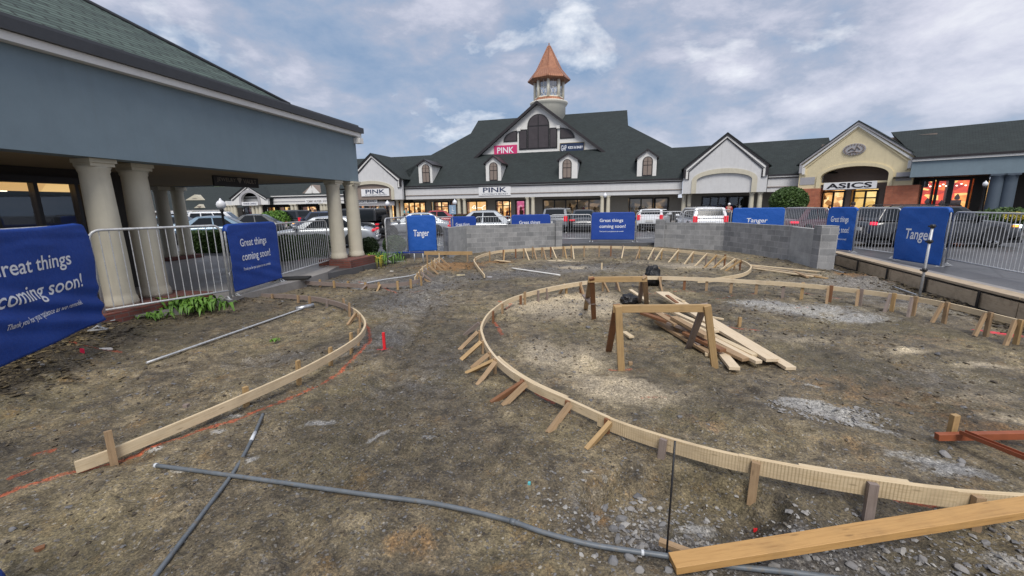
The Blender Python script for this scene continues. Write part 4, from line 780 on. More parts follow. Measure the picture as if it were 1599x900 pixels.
for sgn_, ua, ub in ((-1, 808.5, 786.5), (1, 875, 898)):
    xa = G_(ua, 215)[0]; xb = G_(ub, 215)[0]; z0 = G_(ua, 221 if sgn_ < 0 else 217)[1]; z1 = G_(ua, 204 if sgn_ < 0 else 199.5)[1]; pts = [(xa + (xb - xa) * math.sin(t), z0 + (z1 - z0) * math.cos(t)) for t in np.linspace(0, math.pi / 2, 9)]
    P_ = [(xa, z0)] + pts; mb = MB(); mb.prism(P_, yw - .02, gd - .003); q = mb.build('quarter_window', 'frame_dark', gable)
    c_ = (xa + (xb - xa) * .36, z0 + (z1 - z0) * .36); mb = MB(); mb.prism([(c_[0] + (a - c_[0]) * .8, c_[1] + (b - c_[1]) * .8) for a, b in P_], yw - .05, yw - .023); mb.build('pane', 'louvre', q)
    mb = MB(); mb.box(min(xa, xa - sgn_ * .42) , max(xa, xa - sgn_ * .42), yw - .15, gd - .003, z1 - .1, z1 + .25); mb.build('bracket', 'trim_white', gable)
# gable roof running back into the main roof
gdb = (ap[1] - EZ) / PT + 1.2
mb = MB(); ov = .55; th_ = .28
for sgn_ in (-1, 1):
    xe = ap[0] + sgn_ * ((ap[1] - zb_) / sm_ + ov); ze = ap[1] - ((xe - ap[0]) * sgn_) * sm_
    a = [(ap[0], gd - .5, ap[1] + .12), (xe, gd - .5, ze + .12), (xe, gd + (max(ze - EZ, 0)) / PT - gd + .6, ze + .12), (ap[0], gdb, ap[1] + .12)]
    a[2] = (xe, max((ze - EZ) / PT + .8, gd - .2), ze + .12)
    mb.face(a if sgn_ < 0 else a[::-1]); b = [(x, y, z - th_) for x, y, z in a]; mb.face(b[::-1] if sgn_ < 0 else b)
    for k in range(4): k2 = (k + 1) % 4; mb.face([a[k], a[k2], b[k2], b[k]])
mb.build('gable_roof', 'shingle_far', MH)
mb = MB()
for sgn_ in (-1, 1):
    xe = ap[0] + sgn_ * ((ap[1] - zb_) / sm_ + ov); ze = ap[1] - ((xe - ap[0]) * sgn_) * sm_; mb.prism([(ap[0], ap[1] + .14), (xe, ze + .14), (xe, ze - .22), (ap[0], ap[1] - .22)], gd - .58, gd - .503)
mb.build('barge_board', 'trim_dark', MH)
sign('shop_sign', 'magenta PINK sign on the big gable, left of its arched window', FM, gd, 772, 227, 808, 242.5, 'sign_pink', [('PINK', .14, .86, .2, .8, .015)], 'letter_white')
so_ = sign('shop_sign', 'navy GAP KIDS & BABY sign in a gold frame on the big gable', FM, gd, 875.5, 223.5, 912.5, 238, 'sign_navy', [('GAP', .04, .27, .2, .8, .01), ('KIDS & BABY', .34, .96, .38, .66, .025)], 'letter_white', 'sign_gold')
# dormers
def dormer(uf0, uf1, uw0, uw1, vt, vs_, vb, dd):
    x0, x1 = FM.S(uf0, vb, dd), FM.S(uf1, vb, dd); um = (uf0 + uf1) / 2; zt = FM.Z(um, vt, dd); zs = FM.Z(um, vs_, dd); zb = EZ + PT * dd - .1
    d = MB(); xm = (x0 + x1) / 2; poly = [(x0, zb), (x1, zb), (x1, zs), (xm, zt), (x0, zs)]; bk = (zs - EZ) / PT + .3
    d.prism(poly, dd, bk); o = d.build('dormer', 'trim_white', MH)
    r_ = MB(); e = .22; bk2 = (zt - EZ) / PT + .6; k = (zt - zs) / (xm - x0)
    for s in (-1, 1):
        xe = xm + s * (xm - x0 + e); ze = zt - (xm - x0 + e) * k; a = [(xm, dd - .25, zt + .1), (xe, dd - .25, ze + .1), (xe, (ze - EZ) / PT + .3, ze + .1), (xm, bk2, zt + .1)]; b = [(x, y, z - .16) for x, y, z in a]
        r_.face(a if s < 0 else a[::-1]); r_.face(b[::-1] if s < 0 else b)
        for q in range(4): q2 = (q + 1) % 4; r_.face([a[q], a[q2], b[q2], b[q]])
    r_.build('dormer_roof', 'trim_dark', o)
    wx0, wx1 = FM.S(uw0, vb, dd), FM.S(uw1, vb, dd); r = (wx1 - wx0) / 2; cx = (wx0 + wx1) / 2; wt = zs + (zt - zs) * .05; zb2 = zb + .15
    w_ = MB(); w_.prism([(wx0, zb2), (wx1, zb2)] + arcpts(cx, wt - r, r, 0, math.pi), dd - .05, dd - .003); w_ = w_.build('window', 'frame_dark', o)
    p_ = MB(); e = .1; zm = (zb2 + wt) / 2 + .1
    for a, b in ((wx0 + e, cx - .03), (cx + .03, wx1 - e)): p_.box(a, b, dd - .075, dd - .053, zb2 + e, zm - .04); p_.box(a, b, dd - .075, dd - .053, zm + .04, wt - r)
    p_.prism([(cx - .03, wt - r + .03)] + arcpts(cx, wt - r + .03, r - e, math.pi / 2 + .06, math.pi, 7), dd - .075, dd - .053); p_.prism([(cx + .03, wt - r + .03)] + arcpts(cx, wt - r + .03, r - e, 0, math.pi / 2 - .06, 7), dd - .075, dd - .053); p_.build('pane', 'taupe', w_)
dormer(655, 676, 660.5, 672.5, 250, 257, 286, .45); dormer(759.5, 783, 765, 778, 244, 254, 283, .45); dormer(873.5, 902, 878.6, 893, 239.5, 249, 279, .45); dormer(995, 1025, 1003, 1019, 234, 245, 275, .45)
# cupola
cd = RD; cxm, _ = FM.px(857.5, 170, cd); pz = lambda v: FM.px(857.5, v, cd)[1]
wpx = lambda px_: px_ / FPX * (FM.W(cxm, cd)[1] * FW[1] + (pz(150) - CAMZ) * FW[2])
cup = None
mb = MB(); R0 = wpx(26); mb.lathe([(R0, pz(200)), (R0, pz(168)), (R0 * 1.06, pz(166.5)), (R0 * 1.14, pz(163)), (R0 * 1.14, pz(161.5)), (R0 * .8, pz(160))], (cxm, cd, 0), 40); cup = mb.build('cupola', 'tower_white', MH)
mb = MB(); R1 = wpx(24); o8 = math.pi / 8 + FM.rz; mb.lathe([(R1 * 1.05, pz(161)), (R1 * .95, pz(155))], (cxm, cd, 0), 8, False, ph=o8); mb.build('copper_skirt', 'copper', cup)
R2 = wpx(23); mb = MB()
for k in range(8):
    a = o8 + k * math.pi / 4; x, y = cxm + R2 * .95 * math.cos(a), cd + R2 * .95 * math.sin(a); mb.lathe([(wpx(2.2), pz(156)), (wpx(2.2), pz(124))], (x, y, 0), 10)
mb.lathe([(R2 * 1.02, pz(128)), (R2 * 1.02, pz(122)), (R2 * .7, pz(122))], (cxm, cd, 0), 8, False, ph=o8); mb.lathe([(R2 * 1.0, pz(157)), (R2 * 1.0, pz(154)), (R2 * .7, pz(154))], (cxm, cd, 0), 8, False, ph=o8); mb.build('lantern_posts', 'tower_white', cup)
for k in range(8):
    a, b = o8 + k * math.pi / 4, o8 + (k + 1) * math.pi / 4; p0 = Vector((cxm + R2 * .88 * math.cos(a), cd + R2 * .88 * math.sin(a), 0)); p1 = Vector((cxm + R2 * .88 * math.cos(b), cd + R2 * .88 * math.sin(b), 0))
    mb = MB(); q = lambda t, z: (p0 + (p1 - p0) * t) + Vector((0, 0, z))
    mb.face([q(0, pz(154)), q(1, pz(154)), q(1, pz(127)), q(0, pz(127))]); w_ = mb.build('lantern_pane', 'glass_lantern', cup)
    mb = MB(); z0, z1 = pz(154), pz(127); zm = z0 + (z1 - z0) * .52; r_ = wpx(.5)
    for s, t in (((0, zm), (1, zm)), ((.5, zm), (.5, z1)), ((.12, zm), (.5, z0)), ((.88, zm), (.5, z0)), ((.5, zm), (.12, z0)), ((.5, zm), (.88, z0))): mb.tube([q(*s), q(*t)], r_, 5)
    mb.build('glazing_bars', 'trim_white', w_)
mb = MB(); R3 = wpx(33); mb.lathe([(R3 * .93, pz(129)), (R3, pz(127.5)), (R3 * .97, pz(124.5)), (R3 * .66, pz(113)), (R3 * .6, pz(110)), (wpx(2), pz(72)), (.02, pz(70))], (cxm, cd, 0), 8, False, ph=o8)
for k in range(8):
    a = o8 + k * math.pi / 4; mb.tube([(cxm + rr * math.cos(a), cd + rr * math.sin(a), z) for rr, z in ((R3, pz(126.5)), (R3 * .665, pz(112.8)), (R3 * .6, pz(110)), (wpx(2), pz(72)))], wpx(.6), 6)
mb.build('spire', 'copper', cup); mb = MB(); mb.lathe([(wpx(.6), pz(72)), (wpx(.6), pz(69.5)), (wpx(1.2), pz(68.6)), (wpx(.6), pz(67.6)), (0.01, pz(66.8))], (cxm, cd, 0), 10); mb.build('finial', 'copper', cup)
sign('shop_sign', 'white PINK sign on the long white fascia of the central hall', FM, 0, 748, 291.5, 798, 305.5, 'sign_white', [('PINK', .14, .88, .36, .9, .02), ('VICTORIA\'S SECRET', .1, .92, .08, .24, .0)], 'letter_navy')
# ------------------------------------------------------------ gabled pavilions of the mall
def pavilion(par, fr, d, xl, xr, ap, zs, zb, wall, arch=None, trims=('trim_dark', 'trim_white', 'trim_dark'), depth=6.5, archmat='column_cream', fill=None, th=.4, ov=.25):
    # arch = (x0, x1, z_spring, z_top, ring width); zs shoulder height
    k = ((ap[1] - zs) / (ap[0] - xl) + (ap[1] - zs) / (xr - ap[0])) / 2; xl, xr = ap[0] - (ap[1] - zs) / k, ap[0] + (ap[1] - zs) / k
    mb = MB()
    if arch:
        a0, a1, zp, zt, rw = arch; cx = (a0 + a1) / 2; A = arcpts(cx, zp, (a1 - a0) / 2, 0, math.pi, 16, zt - zp)   # right -> left
        half = len(A) // 2; 
        mb.prism([(xl, zb), (a0, zb)] + A[::-1][:half + 0] + [(cx, zt), (cx, zt + .001), (ap[0], ap[1]), (xl, zs)], d, d + th)
        mb.prism([(a1, zb), (xr, zb), (xr, zs), (ap[0], ap[1]), (cx, zt + .001), (cx, zt)] + A[:half][::-1], d, d + th)
    else: mb.prism([(xl, zb), (xr, zb), (xr, zs), (ap[0], ap[1]), (xl, zs)], d, d + th)
    g = mb.build('gable_wall', wall, par)
    # stepped rake trims
    o = 0; y = d - .02
    for i, (mt, wd, pr) in enumerate(zip(trims, (.22, .20, .10), (.24, .16, .08))):
        m2 = MB()
        for s in (-1, 1):
            xo = ap[0] + s * (xr - ap[0]); zt0 = ap[1] - o; zs0 = zs - o; q = wd * .98
            m2.prism([(ap[0], zt0 + .0), (xo - s * o, zs0), (xo - s * o, zs0 - q), (ap[0], zt0 - q)], d - pr, d - .004)
            m2.prism([(xo - s * o, zs0 - q - .001), (xo - s * (o + wd), zs0 - q - .001 + wd * k * .0), (xo - s * (o + wd), EZ - .0 - o * .5), (xo - s * o, EZ - o * .5)], d - pr + .001, d - .004) if zs0 - q > EZ + .2 else None
        m2.build('rake_trim', mt, par); o += wd
    if arch:
        m2 = MB(); n_ = 22; outer = arcpts(cx, zp, (a1 - a0) / 2 + rw, 0, math.pi, n_, zt - zp + rw); inner = arcpts(cx, zp, (a1 - a0) / 2, 0, math.pi, n_, zt - zp)
        for q in range(n_ - 1): m2.prism([outer[q], outer[q + 1], inner[q + 1], inner[q]], d - .10, d + .1)
        m2.box(a1, a1 + rw, d - .10, d - .003, zb, zp); m2.box(a0 - rw, a0, d - .10, d - .003, zb, zp); m2.build('arch_surround', archmat, par)
        if fill:
            m2 = MB(); m2.prism([(a0, fill[1]), (a1, fill[1])] + inner, d + .12, d + .3); m2.build('arch_panel', fill[0], par)
    m2 = MB()
    for s in (-1, 1):
        xe = ap[0] + s * (xr - ap[0] + ov); ze = zs - ov * k; a = [(ap[0], d - .28, ap[1] + .06), (xe, d - .28, ze + .06), (xe, d + depth, ze + .06), (ap[0], d + depth, ap[1] + .06)]; b = [(x, y, z - .1) for x, y, z in a]
        m2.face(a if s < 0 else a[::-1]); m2.face(b[::-1] if s < 0 else b)
        for q in range(4): q2 = (q + 1) % 4; m2.face([a[q], a[q2], b[q2], b[q]])
        m2.box(min(ap[0] + s * (xr - ap[0] - .02), ap[0] + s * (xr - ap[0] - .2)), max(ap[0] + s * (xr - ap[0] - .02), ap[0] + s * (xr - ap[0] - .2)), d + th, d + depth, zb, ze)
    m2.build('roof', 'shingle_far', par); return g, (xl, xr)
# --- grey pavilion and the fascia run to the tan pavilion
FG = Frame((17.8, 43.4), (27.6, 38.9)); GP = thing('grey_gable_pavilion', 'pale grey gabled entrance with a blank arched panel, between the hall and the tan pavilion', 'building', FG.W(0, 0, 0), FG.rz)
pg = lambda u, v, d=-.7: FG.px(u, v, d)
xl, xr = pg(1069, 280)[0], pg(1201, 276)[0]; ap = pg(1137, 208); zs = (pg(1069, 261)[1] + pg(1202, 257)[1]) / 2
fascia(GP, xr + .05, FG.L + 1.0); 
a0, a1 = pg(1088, 290)[0], pg(1174, 290)[0]; zp = pg(1131, 281)[1]; zt = pg(1131, 270.5)[1]
pavilion(GP, FG, -.7, xl, xr, ap, zs, SZ, 'stucco_white', (a0, a1, zp, zt, .45), fill=('stucco_white', SZ))
roof(GP, 'main_roof', [(.3, -.1, 0), (FG.L + 2, -.1, 0), (FG.L + 2, lowd, 0), (-5.5, lowd, 0), (-1.5, lowd * .35, 0)], lowd)
mb = MB(); mb.box(0, FG.L + .8, .42, WD + .3, SZ - .001, SZ + .1); mb.build('soffit', 'taupe', GP)
for u in (1174, 1187): column(GP, FG.S(u, 312, -.3), -.3, .2, SZ, .23, .20, 'column_cream', 16)
mb = MB(); mb.box(0, FG.S(1096, 312, WD), WD, WD + .2, .15, 2.62); mb.box(FG.S(1172, 312, WD), FG.L, WD, WD + .2, .15, 2.62); mb.box(0, FG.L, WD, WD + .2, 2.62, SZ - .002); mb.build('shop_wall', 'shop_wall', GP)
shopfront(GP, FG, WD, 1098, 1135, 2.6, 'wall_dark', 3, goods=('goods_dark', 'goods_white')); shopfront(GP, FG, WD, 1139, 1170, 2.6, 'wall_dark', 2, door=True, goods=('goods_dark', 'goods_dark'))
# --- tan pavilion
FK = Frame((26.6, 38.0), (31.6, 32.0)); KP = thing('tan_gable_pavilion', 'tan gabled pavilion on orange brick piers with a deep arched entry', 'building', FK.W(0, 0, 0), FK.rz)
pk = lambda u, v, d=0: FK.px(u, v, d)
ap = pk(1343, 189.5); zs = (pk(1255, 256)[1] + pk(1430, 240)[1]) / 2; zbr = (pk(1270, 294.5)[1] + pk(1400, 290)[1]) / 2
a0, a1 = pk(1281, 290)[0], pk(1387, 285)[0]; zp = (pk(1283, 279)[1] + pk(1387, 270)[1]) / 2; zt = pk(1337, 259.5)[1]
g_, (xl, xr) = pavilion(KP, FK, 0, 0, FK.L, ap, zs, zbr, 'stucco_cream', (a0, a1, zp, zt, .28), trims=('panel_grey', 'trim_white', 'stucco_cream'), archmat='stucco_cream', depth=7, th=.5)
mb = MB(); mb.box(xl - .12, a0 + .03, -.14, .9, .1, zbr - .002); mb.build('brick_pier', 'orange_brick', KP); mb = MB(); mb.box(a1 - .03, xr + .45, -.14, .9, .1, zbr - .002); mb.build('brick_pier', 'orange_brick', KP)
for x0, x1 in ((xl + .12, a0 - .42), (a1 + .45, xr - .1)):
    mb = MB(); mb.box(x0, x1, -.03, -.003, zbr + .35, zbr + 1.0); mb.build('inset_panel', 'panel_grey', KP)
cx, cz = pk(1335, 233.5); rx = abs(pk(1354, 233)[0] - pk(1318, 233)[0]) / 2; mb = MB(); n_ = 28
mb.prism([(cx + rx * math.cos(t), cz + rx * .62 * math.sin(t)) for t in np.linspace(0, 2 * math.pi, n_, endpoint=False)], -.09, -.003); md = mb.build('medallion', 'panel_grey', KP)
mb = MB()
for k in range(14): t = k * 2 * math.pi / 14; mb.lathe([(0.001, 0), (.09, .02), (.001, .05)], (0, 0, 0), 6)
mb = MB()
for t in np.linspace(0, 2 * math.pi, 20, endpoint=False): mb.box(cx + rx * .84 * math.cos(t) - .05, cx + rx * .84 * math.cos(t) + .05, -.12, -.092, cz + rx * .5 * math.sin(t) - .05, cz + rx * .5 * math.sin(t) + .05)
mb.tube([(cx - .5 * rx, -.1, cz - .1), (cx - .2 * rx, -.12, cz + .12), (cx + .1 * rx, -.12, cz - .1), (cx + .2 * rx, -.12, cz + .25), (cx + .5 * rx, -.1, cz - .05)], .045, 6); mb.tube([(cx - .4 * rx, -.1, cz - .28), (cx, -.12, cz - .2), (cx + .4 * rx, -.1, cz - .28)], .04, 6); mb.build('relief', 'taupe', md)
wd2 = 2.2
mb = MB(); mb.box(0.3, FK.L - .1, wd2, wd2 + .2, zbr - .15, ap[1] - 1.3); mb.box(.3, FK.L - .1, wd2, wd2 + .2, .15, .5); mb.box(xl + .1, FK.S(1284, 300, wd2), wd2, wd2 + .2, .5, zbr - .15); mb.box(FK.S(1372, 300, wd2), xr, wd2, wd2 + .2, .5, zbr - .15); mb.box(FK.S(1320, 300, wd2), FK.S(1330, 300, wd2), wd2, wd2 + .2, .5, zbr - .15)
mb.build('entry_wall', 'taupe', KP)
zz = FK.Z(1340, 299, wd2)
shopfront(KP, FK, wd2, 1285, 1319, zz, 'lit_warm', 2); shopfront(KP, FK, wd2, 1334, 1370, zz, 'lit_yellow', 2, door=True, transom=True)
s_ = sign('shop_sign', 'long white ASICS sign in the arched entry of the tan pavilion', FK, .25, 1288, 284.2, 1371, 295.5, 'sign_white', [('ASICS', .06, .92, .14, .88, .028)], 'letter_black')
mb = MB(); mb.box(a0 - .3, a1 + .2, .24, .38, FK.Z(1330, 285, .3) - .1, FK.Z(1330, 285, .3) + .05); mb.build('entry_beam', 'stucco_cream', KP)
roof(KP, 'side_roof', [(-7, 5.5, 0), (-7, 5.5 + 3, 0), (-1, 5.5 + 3, 0), (-1, 5.5, 0)], 9) if False else None
# --- right wing
FW2 = Frame((31.5, 31.0), (46.0, 18.2)); RW = thing('blue_wing', 'slate blue fronted shop wing with blue columns at the far right', 'building', FW2.W(0, 0, 0), FW2.rz)
ez2 = FW2.Z(1560, 239, 0); sz2 = FW2.Z(1500, 274, .2)
mb = MB(); mb.box(FW2.S(1424, 262, 0), FW2.L, 0, .4, sz2, ez2 - .25); mb.build('fascia', 'stucco_blue', RW)
mb = MB(); mb.box(FW2.S(1424, 262, 0), FW2.L, -.14, .4, ez2 - .247, ez2 - .09); mb.build('fascia_trim', 'trim_white', RW); mb = MB(); mb.box(FW2.S(1424, 262, 0), FW2.L, -.22, .45, ez2 - .087, ez2 + .06); mb.build('gutter', 'trim_dark', RW)
rp2 = roofpx(FW2, [(1440, 204), (1599, 187)], .62, ez2 + .05); rd2 = max(rp2[0][1], 3); print('WING', rp2, ez2, sz2)
sw_ = FW2.S(1434, 250, 0); roof(RW, 'roof', [(sw_, -.2, 0), (FW2.L, -.2, 0), (FW2.L, rp2[1][1], 0), (roofpx(FW2, [(1392, 207)], .62, ez2 + .05)[0][0], rp2[1][1], 0)], rp2[1][1], 'shingle_far', ez2 + .05, .62)
mb = MB(); mb.box(-2.5, FW2.L, .42, 3.2, sz2 - .001, sz2 + .1); mb.build('soffit', 'wall_dark', RW)
for u in (1554, 1575): column(RW, FW2.S(u, 300, .3), .3, .2, sz2, .36, .33, 'column_blue', 20)
mb = MB(); wz = FW2.Z(1500, 278, 3); 
for a, b in ((1418, 1434), (1519, 1542), (1566, 1640)): mb.box(FW2.S(a, 300, 3), FW2.S(b, 300, 3), 3, 3.2, .15, sz2)
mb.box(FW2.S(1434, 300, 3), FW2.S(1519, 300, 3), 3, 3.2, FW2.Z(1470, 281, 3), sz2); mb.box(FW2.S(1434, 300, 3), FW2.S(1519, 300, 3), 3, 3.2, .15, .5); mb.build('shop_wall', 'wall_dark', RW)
zt2 = FW2.Z(1470, 282, 3)
for a, b in ((1438, 1455), (1461, 1480), (1484, 1512)):
    w_ = shopfront(RW, FW2, 3, a, b, zt2, 'lit_red', 1, goods=('goods_tan', 'goods_red'), label='window with a bright red interior and a row of spotlights')
    mb = MB(); x0, x1 = FW2.S(a, 300, 3), FW2.S(b, 300, 3)
    for k in range(4): mb.lathe([(.001, 0), (.06, .03), (.06, .08), (.001, .1)], (x0 + (k + .5) * (x1 - x0) / 4, 3.5, zt2 - .35 - .12 * (k % 2)), 8)
    mb.build('spotlights', 'bulb', w_)
shopfront(RW, FW2, 3, 1545, 1552, zt2 - .3, 'lit_plain', 1, goods=None); shopfront(RW, FW2, 3, 1566, 1571, zt2 - .3, 'lit_plain', 1, goods=None)
# --- left PINK pavilion (end of the hall)
FP = Frame(FM.W(-9.5, 0)[:2], FM.W(0, 0)[:2]); PP = thing('pink_shop_pavilion', 'grey white gabled pavilion with a brown arched panel, at the left end of the hall', 'building', FP.W(0, 0, 0), FP.rz)
pp = lambda u, v, d=-.8: FP.px(u, v, d)
ap = pp(580.5, 240); xr = pp(627.5, 285)[0]; xl = 2 * ap[0] - xr; zs = pp(627, 277.5)[1]
a1 = pp(611.5, 300)[0]; a0 = pp(549, 300)[0]; zp = pp(585, 297.5)[1]; zt = pp(584, 287.5)[1]
pavilion(PP, FP, -.8, xl, xr, ap, zs, SZ, 'stucco_white', (a0, a1, zp, zt, .38), fill=('taupe', SZ + .05), depth=5)
sign('shop_sign', 'white PINK sign in the brown arch of the pavilion left of the hall', FP, -.72, 564.5, 295, 608, 306.5, 'sign_white', [('PINK', .16, .86, .34, .9, .02), ("VICTORIA'S SECRET", .12, .92, .1, .24, .01)], 'letter_navy')
mb = MB(); mb.box(a0, a1, -.3, -.1, 2.25, SZ - .2); o_ = mb.build('shop_wall', 'panel_grey', PP)
sign('shop_sign', 'small white LUCKY BRAND sign under the left PINK pavilion arch', FP, -.3, 556, 311, 589.5, 318, 'sign_white', [('LUCKY BRAND', .1, .94, .2, .8, .01)], 'letter_black')
for u in (593, 597.5, 610): column(PP, FP.S(u, 315, .3), .3, .2, 2.9, .2, .18, 'column_cream', 14)
roof(PP, 'main_roof', [(-1.5, -.1, 0), (FP.L + .5, -.1, 0), (FP.L + .5, lowd * .9, 0), (-1.5, lowd * .9, 0)], lowd * .9)
mb = MB(); mb.box(-1, FP.L, WD, WD + .2, 2.55, 4.3); mb.box(FP.S(570, 312, WD), FP.S(573, 312, WD), WD, WD + .2, .15, 2.55); mb.build('back_wall', 'wall_dark', PP)
shopfront(PP, FP, WD, 556, 569, 2.5, 'lit_warm', 2); shopfront(PP, FP, WD, 574, 592, 2.5, 'lit_warm', 3); shopfront(PP, FP, WD, 596, 611, 2.5, 'lit_warm', 2)
# --- far left range
FL = Frame((-52, 79), (-20.5, 70)); FLt = thing('far_range', 'long pale shop range with a gabled entrance, across the car park at left', 'building', FL.W(0, 0, 0), FL.rz)
efl = FL.Z(460, 305.5, 0); sfl = FL.Z(460, 319, 0); print('FL', efl, sfl)
mb = MB(); mb.box(0, FL.L, 0, .4, sfl, efl - .35); mb.build('fascia', 'trim_white', FLt); mb = MB(); mb.box(0, FL.L, -.15, .4, efl - .347, efl - .15); mb.build('fascia_trim', 'trim_dark', FLt)
mb = MB(); mb.box(0, FL.L, -.25, .45, efl - .147, efl); mb.build('gutter', 'trim_white', FLt); mb = MB(); mb.box(0, FL.L, -.07, -.003, (efl + sfl) / 2 - .3, (efl + sfl) / 2 - .2); mb.build('ledge', 'panel_grey', FLt)
roof(FLt, 'roof', [(2, -.1, 0), (FL.L + 6, -.1, 0), (FL.L + 6, 10, 0), (2, 10, 0)], 10, 'shingle_far', efl + .02, .7)
pf = lambda u, v, d=-1.2: FL.px(u, v, d)
ap = pf(386, 289); xl, xr = pf(358, 312)[0], pf(415, 308)[0]; zs = pf(387, 309)[1]
pavilion(FLt, FL, -1.2, xl, xr, ap, zs, sfl, 'trim_white', (pf(377, 310)[0], pf(403.5, 310)[0], pf(390, 313)[1], pf(390, 301)[1], .5), trims=('trim_dark', 'trim_white', 'trim_dark'), archmat='panel_grey', depth=9)
sign('shop_sign', 'small white YANKEE CANDLE sign across the arch of the far left pavilion', FL, -1.4, 378, 315.5, 403, 321, 'sign_white', [('YANKEE CANDLE', .08, .92, .25, .75, .02)], 'letter_navy')
sign('shop_sign', 'faint white TOMMY HILFIGER sign on the fascia of the far left range', FL, 0, 477, 311.5, 504.5, 318, 'sign_white', [('TOMMY HILFIGER', .08, .94, .25, .8, .02)], 'letter_faded')
for u in (362, 367, 371.5, 376, 404, 410, 415, 457, 463, 503, 508, 513): column(FLt, FL.S(u, 325, .3), .3 if u > 416 else -.8, .2, sfl, .36, .32, 'column_cream', 12)
mb = MB(); mb.box(0, FL.L, 3.5, 3.7, sfl - .4, sfl); 
for a, b in ((350, 378), (393, 396), (404, 416), (429, 434), (452, 470), (494, 497), (514, 560)): mb.box(FL.S(a, 325, 3.5), FL.S(b, 325, 3.5), 3.5, 3.7, .15, sfl - .4)
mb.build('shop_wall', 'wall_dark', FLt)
for a, b, kd in ((379, 392, 'lit_dim'), (397, 403, 'lit_dim'), (417, 428, 'lit_yellow'), (435, 451, 'lit_yellow'), (471, 493, 'lit_warm'), (498, 513, 'lit_warm')): shopfront(FLt, FL, 3.5, a, b, sfl - .45, kd, 2, goods=('goods_red', 'goods_dark'))
ap = pf(487, 288.5, .5); l_, r_ = pf(470, 304, .5), pf(504, 303, .5); mb = MB(); mb.prism([(l_[0], l_[1]), (r_[0], l_[1]), (ap[0], ap[1])], .5, 4.5); dg = mb.build('small_gable', 'taupe', FLt)
for s in (-1, 1):
    mb = MB(); c_ = (ap[0] + s * (r_[0] - l_[0]) * .16, l_[1] + (ap[1] - l_[1]) * .25); mb.prism([(c_[0] - .9, c_[1] - .3), (c_[0] + .9, c_[1] - .3), (c_[0] - s * .6, c_[1] + 1.1)], .42, .497); mb.build('inset_panel', 'trim_white', dg)
# --- farthest range
FQ = Frame((-100, 118), (-62, 122)); FQt = thing('distant_range', 'distant dark roofed shop range with two small gables in front of the green hill', 'building', FQ.W(0, 0, 0), FQ.rz)
eq = FQ.Z(310, 327, 0); mb = MB(); mb.box(-10, FQ.L, 0, .4, FQ.Z(310, 331, 0), eq); mb.build('fascia', 'trim_white', FQt); 
roof(FQt, 'roof', [(-10, -.2, 0), (FQ.L, -.2, 0), (FQ.L - 7, 11, 0), (-10, 11, 0)], 11, 'shingle_far', eq, .62)
for (u0, u1, ua, va, vb, d) in ((289, 320, 304, 304, 313, 4), (303, 320, 311, 319, 325, .3)):
    a_, b_, c_ = FQ.px(u0, vb, d), FQ.px(u1, vb, d), FQ.px(ua, va, d); mb = MB(); mb.prism([(a_[0], a_[1]), (b_[0], a_[1]), (c_[0], c_[1])], d, d + 9); g2 = mb.build('small_gable', 'column_cream', FQt); mb = MB(); q = .3; mb.prism([(a_[0] + 2, a_[1] + .5), (b_[0] - 2, a_[1] + .5), (c_[0], c_[1] - 1)], d - .1, d - .003); mb.build('inset_panel', 'taupe', g2)
mb = MB(); mb.box(-10, FQ.L, 3, 3.2, .1, eq); mb.build('shop_wall', 'taupe', FQt)
for a, b in ((288, 299), (305, 324), (328, 335), (338, 345)): shopfront(FQt, FQ, 2.9, a, b, FQ.Z(310, 331.5, 2.9), 'lit_red', 3, goods=None)
ap = FQ.px(352.5, 314, -2); l_ = FQ.px(346, 322, -2); r_ = FQ.px(359, 322, -2); mb = MB(); mb.prism([(l_[0], .1), (r_[0], .1), (r_[0], l_[1]), ap, (l_[0], l_[1])], -2, 3); mb.build('end_gable', 'trim_white', FQt)
for u in (302, 325, 336, 347): column(FQt, FQ.S(u, 332, .2), .2, .15, FQ.Z(310, 331, 0), .5, .45, 'column_cream', 8)
# --- wooded hill
hx, hy = np.meshgrid(np.linspace(-330, 20, 70), np.linspace(150, 420, 50)); hz_ = 34 * np.exp(-((hx + 175) / 110) ** 2) * np.clip((hy - 150) / 130, 0, 1) ** .8 * (1 + .35 * fbm(hx, hy, .012, 3, 4)) + .1
Vh = np.stack([hx.ravel(), hy.ravel(), hz_.ravel()], -1); i_, j_ = np.meshgrid(np.arange(49), np.arange(69), indexing='ij'); Fh = np.stack([i_ * 70 + j_, i_ * 70 + j_ + 1, (i_ + 1) * 70 + j_ + 1, (i_ + 1) * 70 + j_], -1).reshape(-1, 4)
hl = bigmesh('hill', Vh, Fh, np.zeros(len(Fh)), 'leaf_dark', None, True); struct(hl)
def leafcloud(C, R, n, size, seed, squash=(1, 1, 1)):               # leaf quads scattered through ellipsoid shells
    r = np.random.default_rng(seed); k = r.integers(0, len(C), n); d = r.normal(0, 1, (n, 3)); d /= np.linalg.norm(d, axis=1)[:, None]; rad = r.uniform(.72, 1.04, n) ** .8
    c = C[k] + d * (R[k] * rad)[:, None] * np.array(squash); a = r.normal(0, 1, (n, 3)); a /= np.linalg.norm(a, axis=1)[:, None]; a = a * .7 + d * .0; b = np.cross(a, r.normal(0, 1, (n, 3))); b /= np.linalg.norm(b, axis=1)[:, None] + 1e-9; a /= np.linalg.norm(a, axis=1)[:, None]
    s = size * r.uniform(.6, 1.4, n)[:, None]; V = np.stack([c - a * s, c + b * s * .5, c + a * s, c - b * s * .5], 1).reshape(-1, 3); return V, np.arange(n * 4).reshape(-1, 4), r.uniform(0, 1, n)
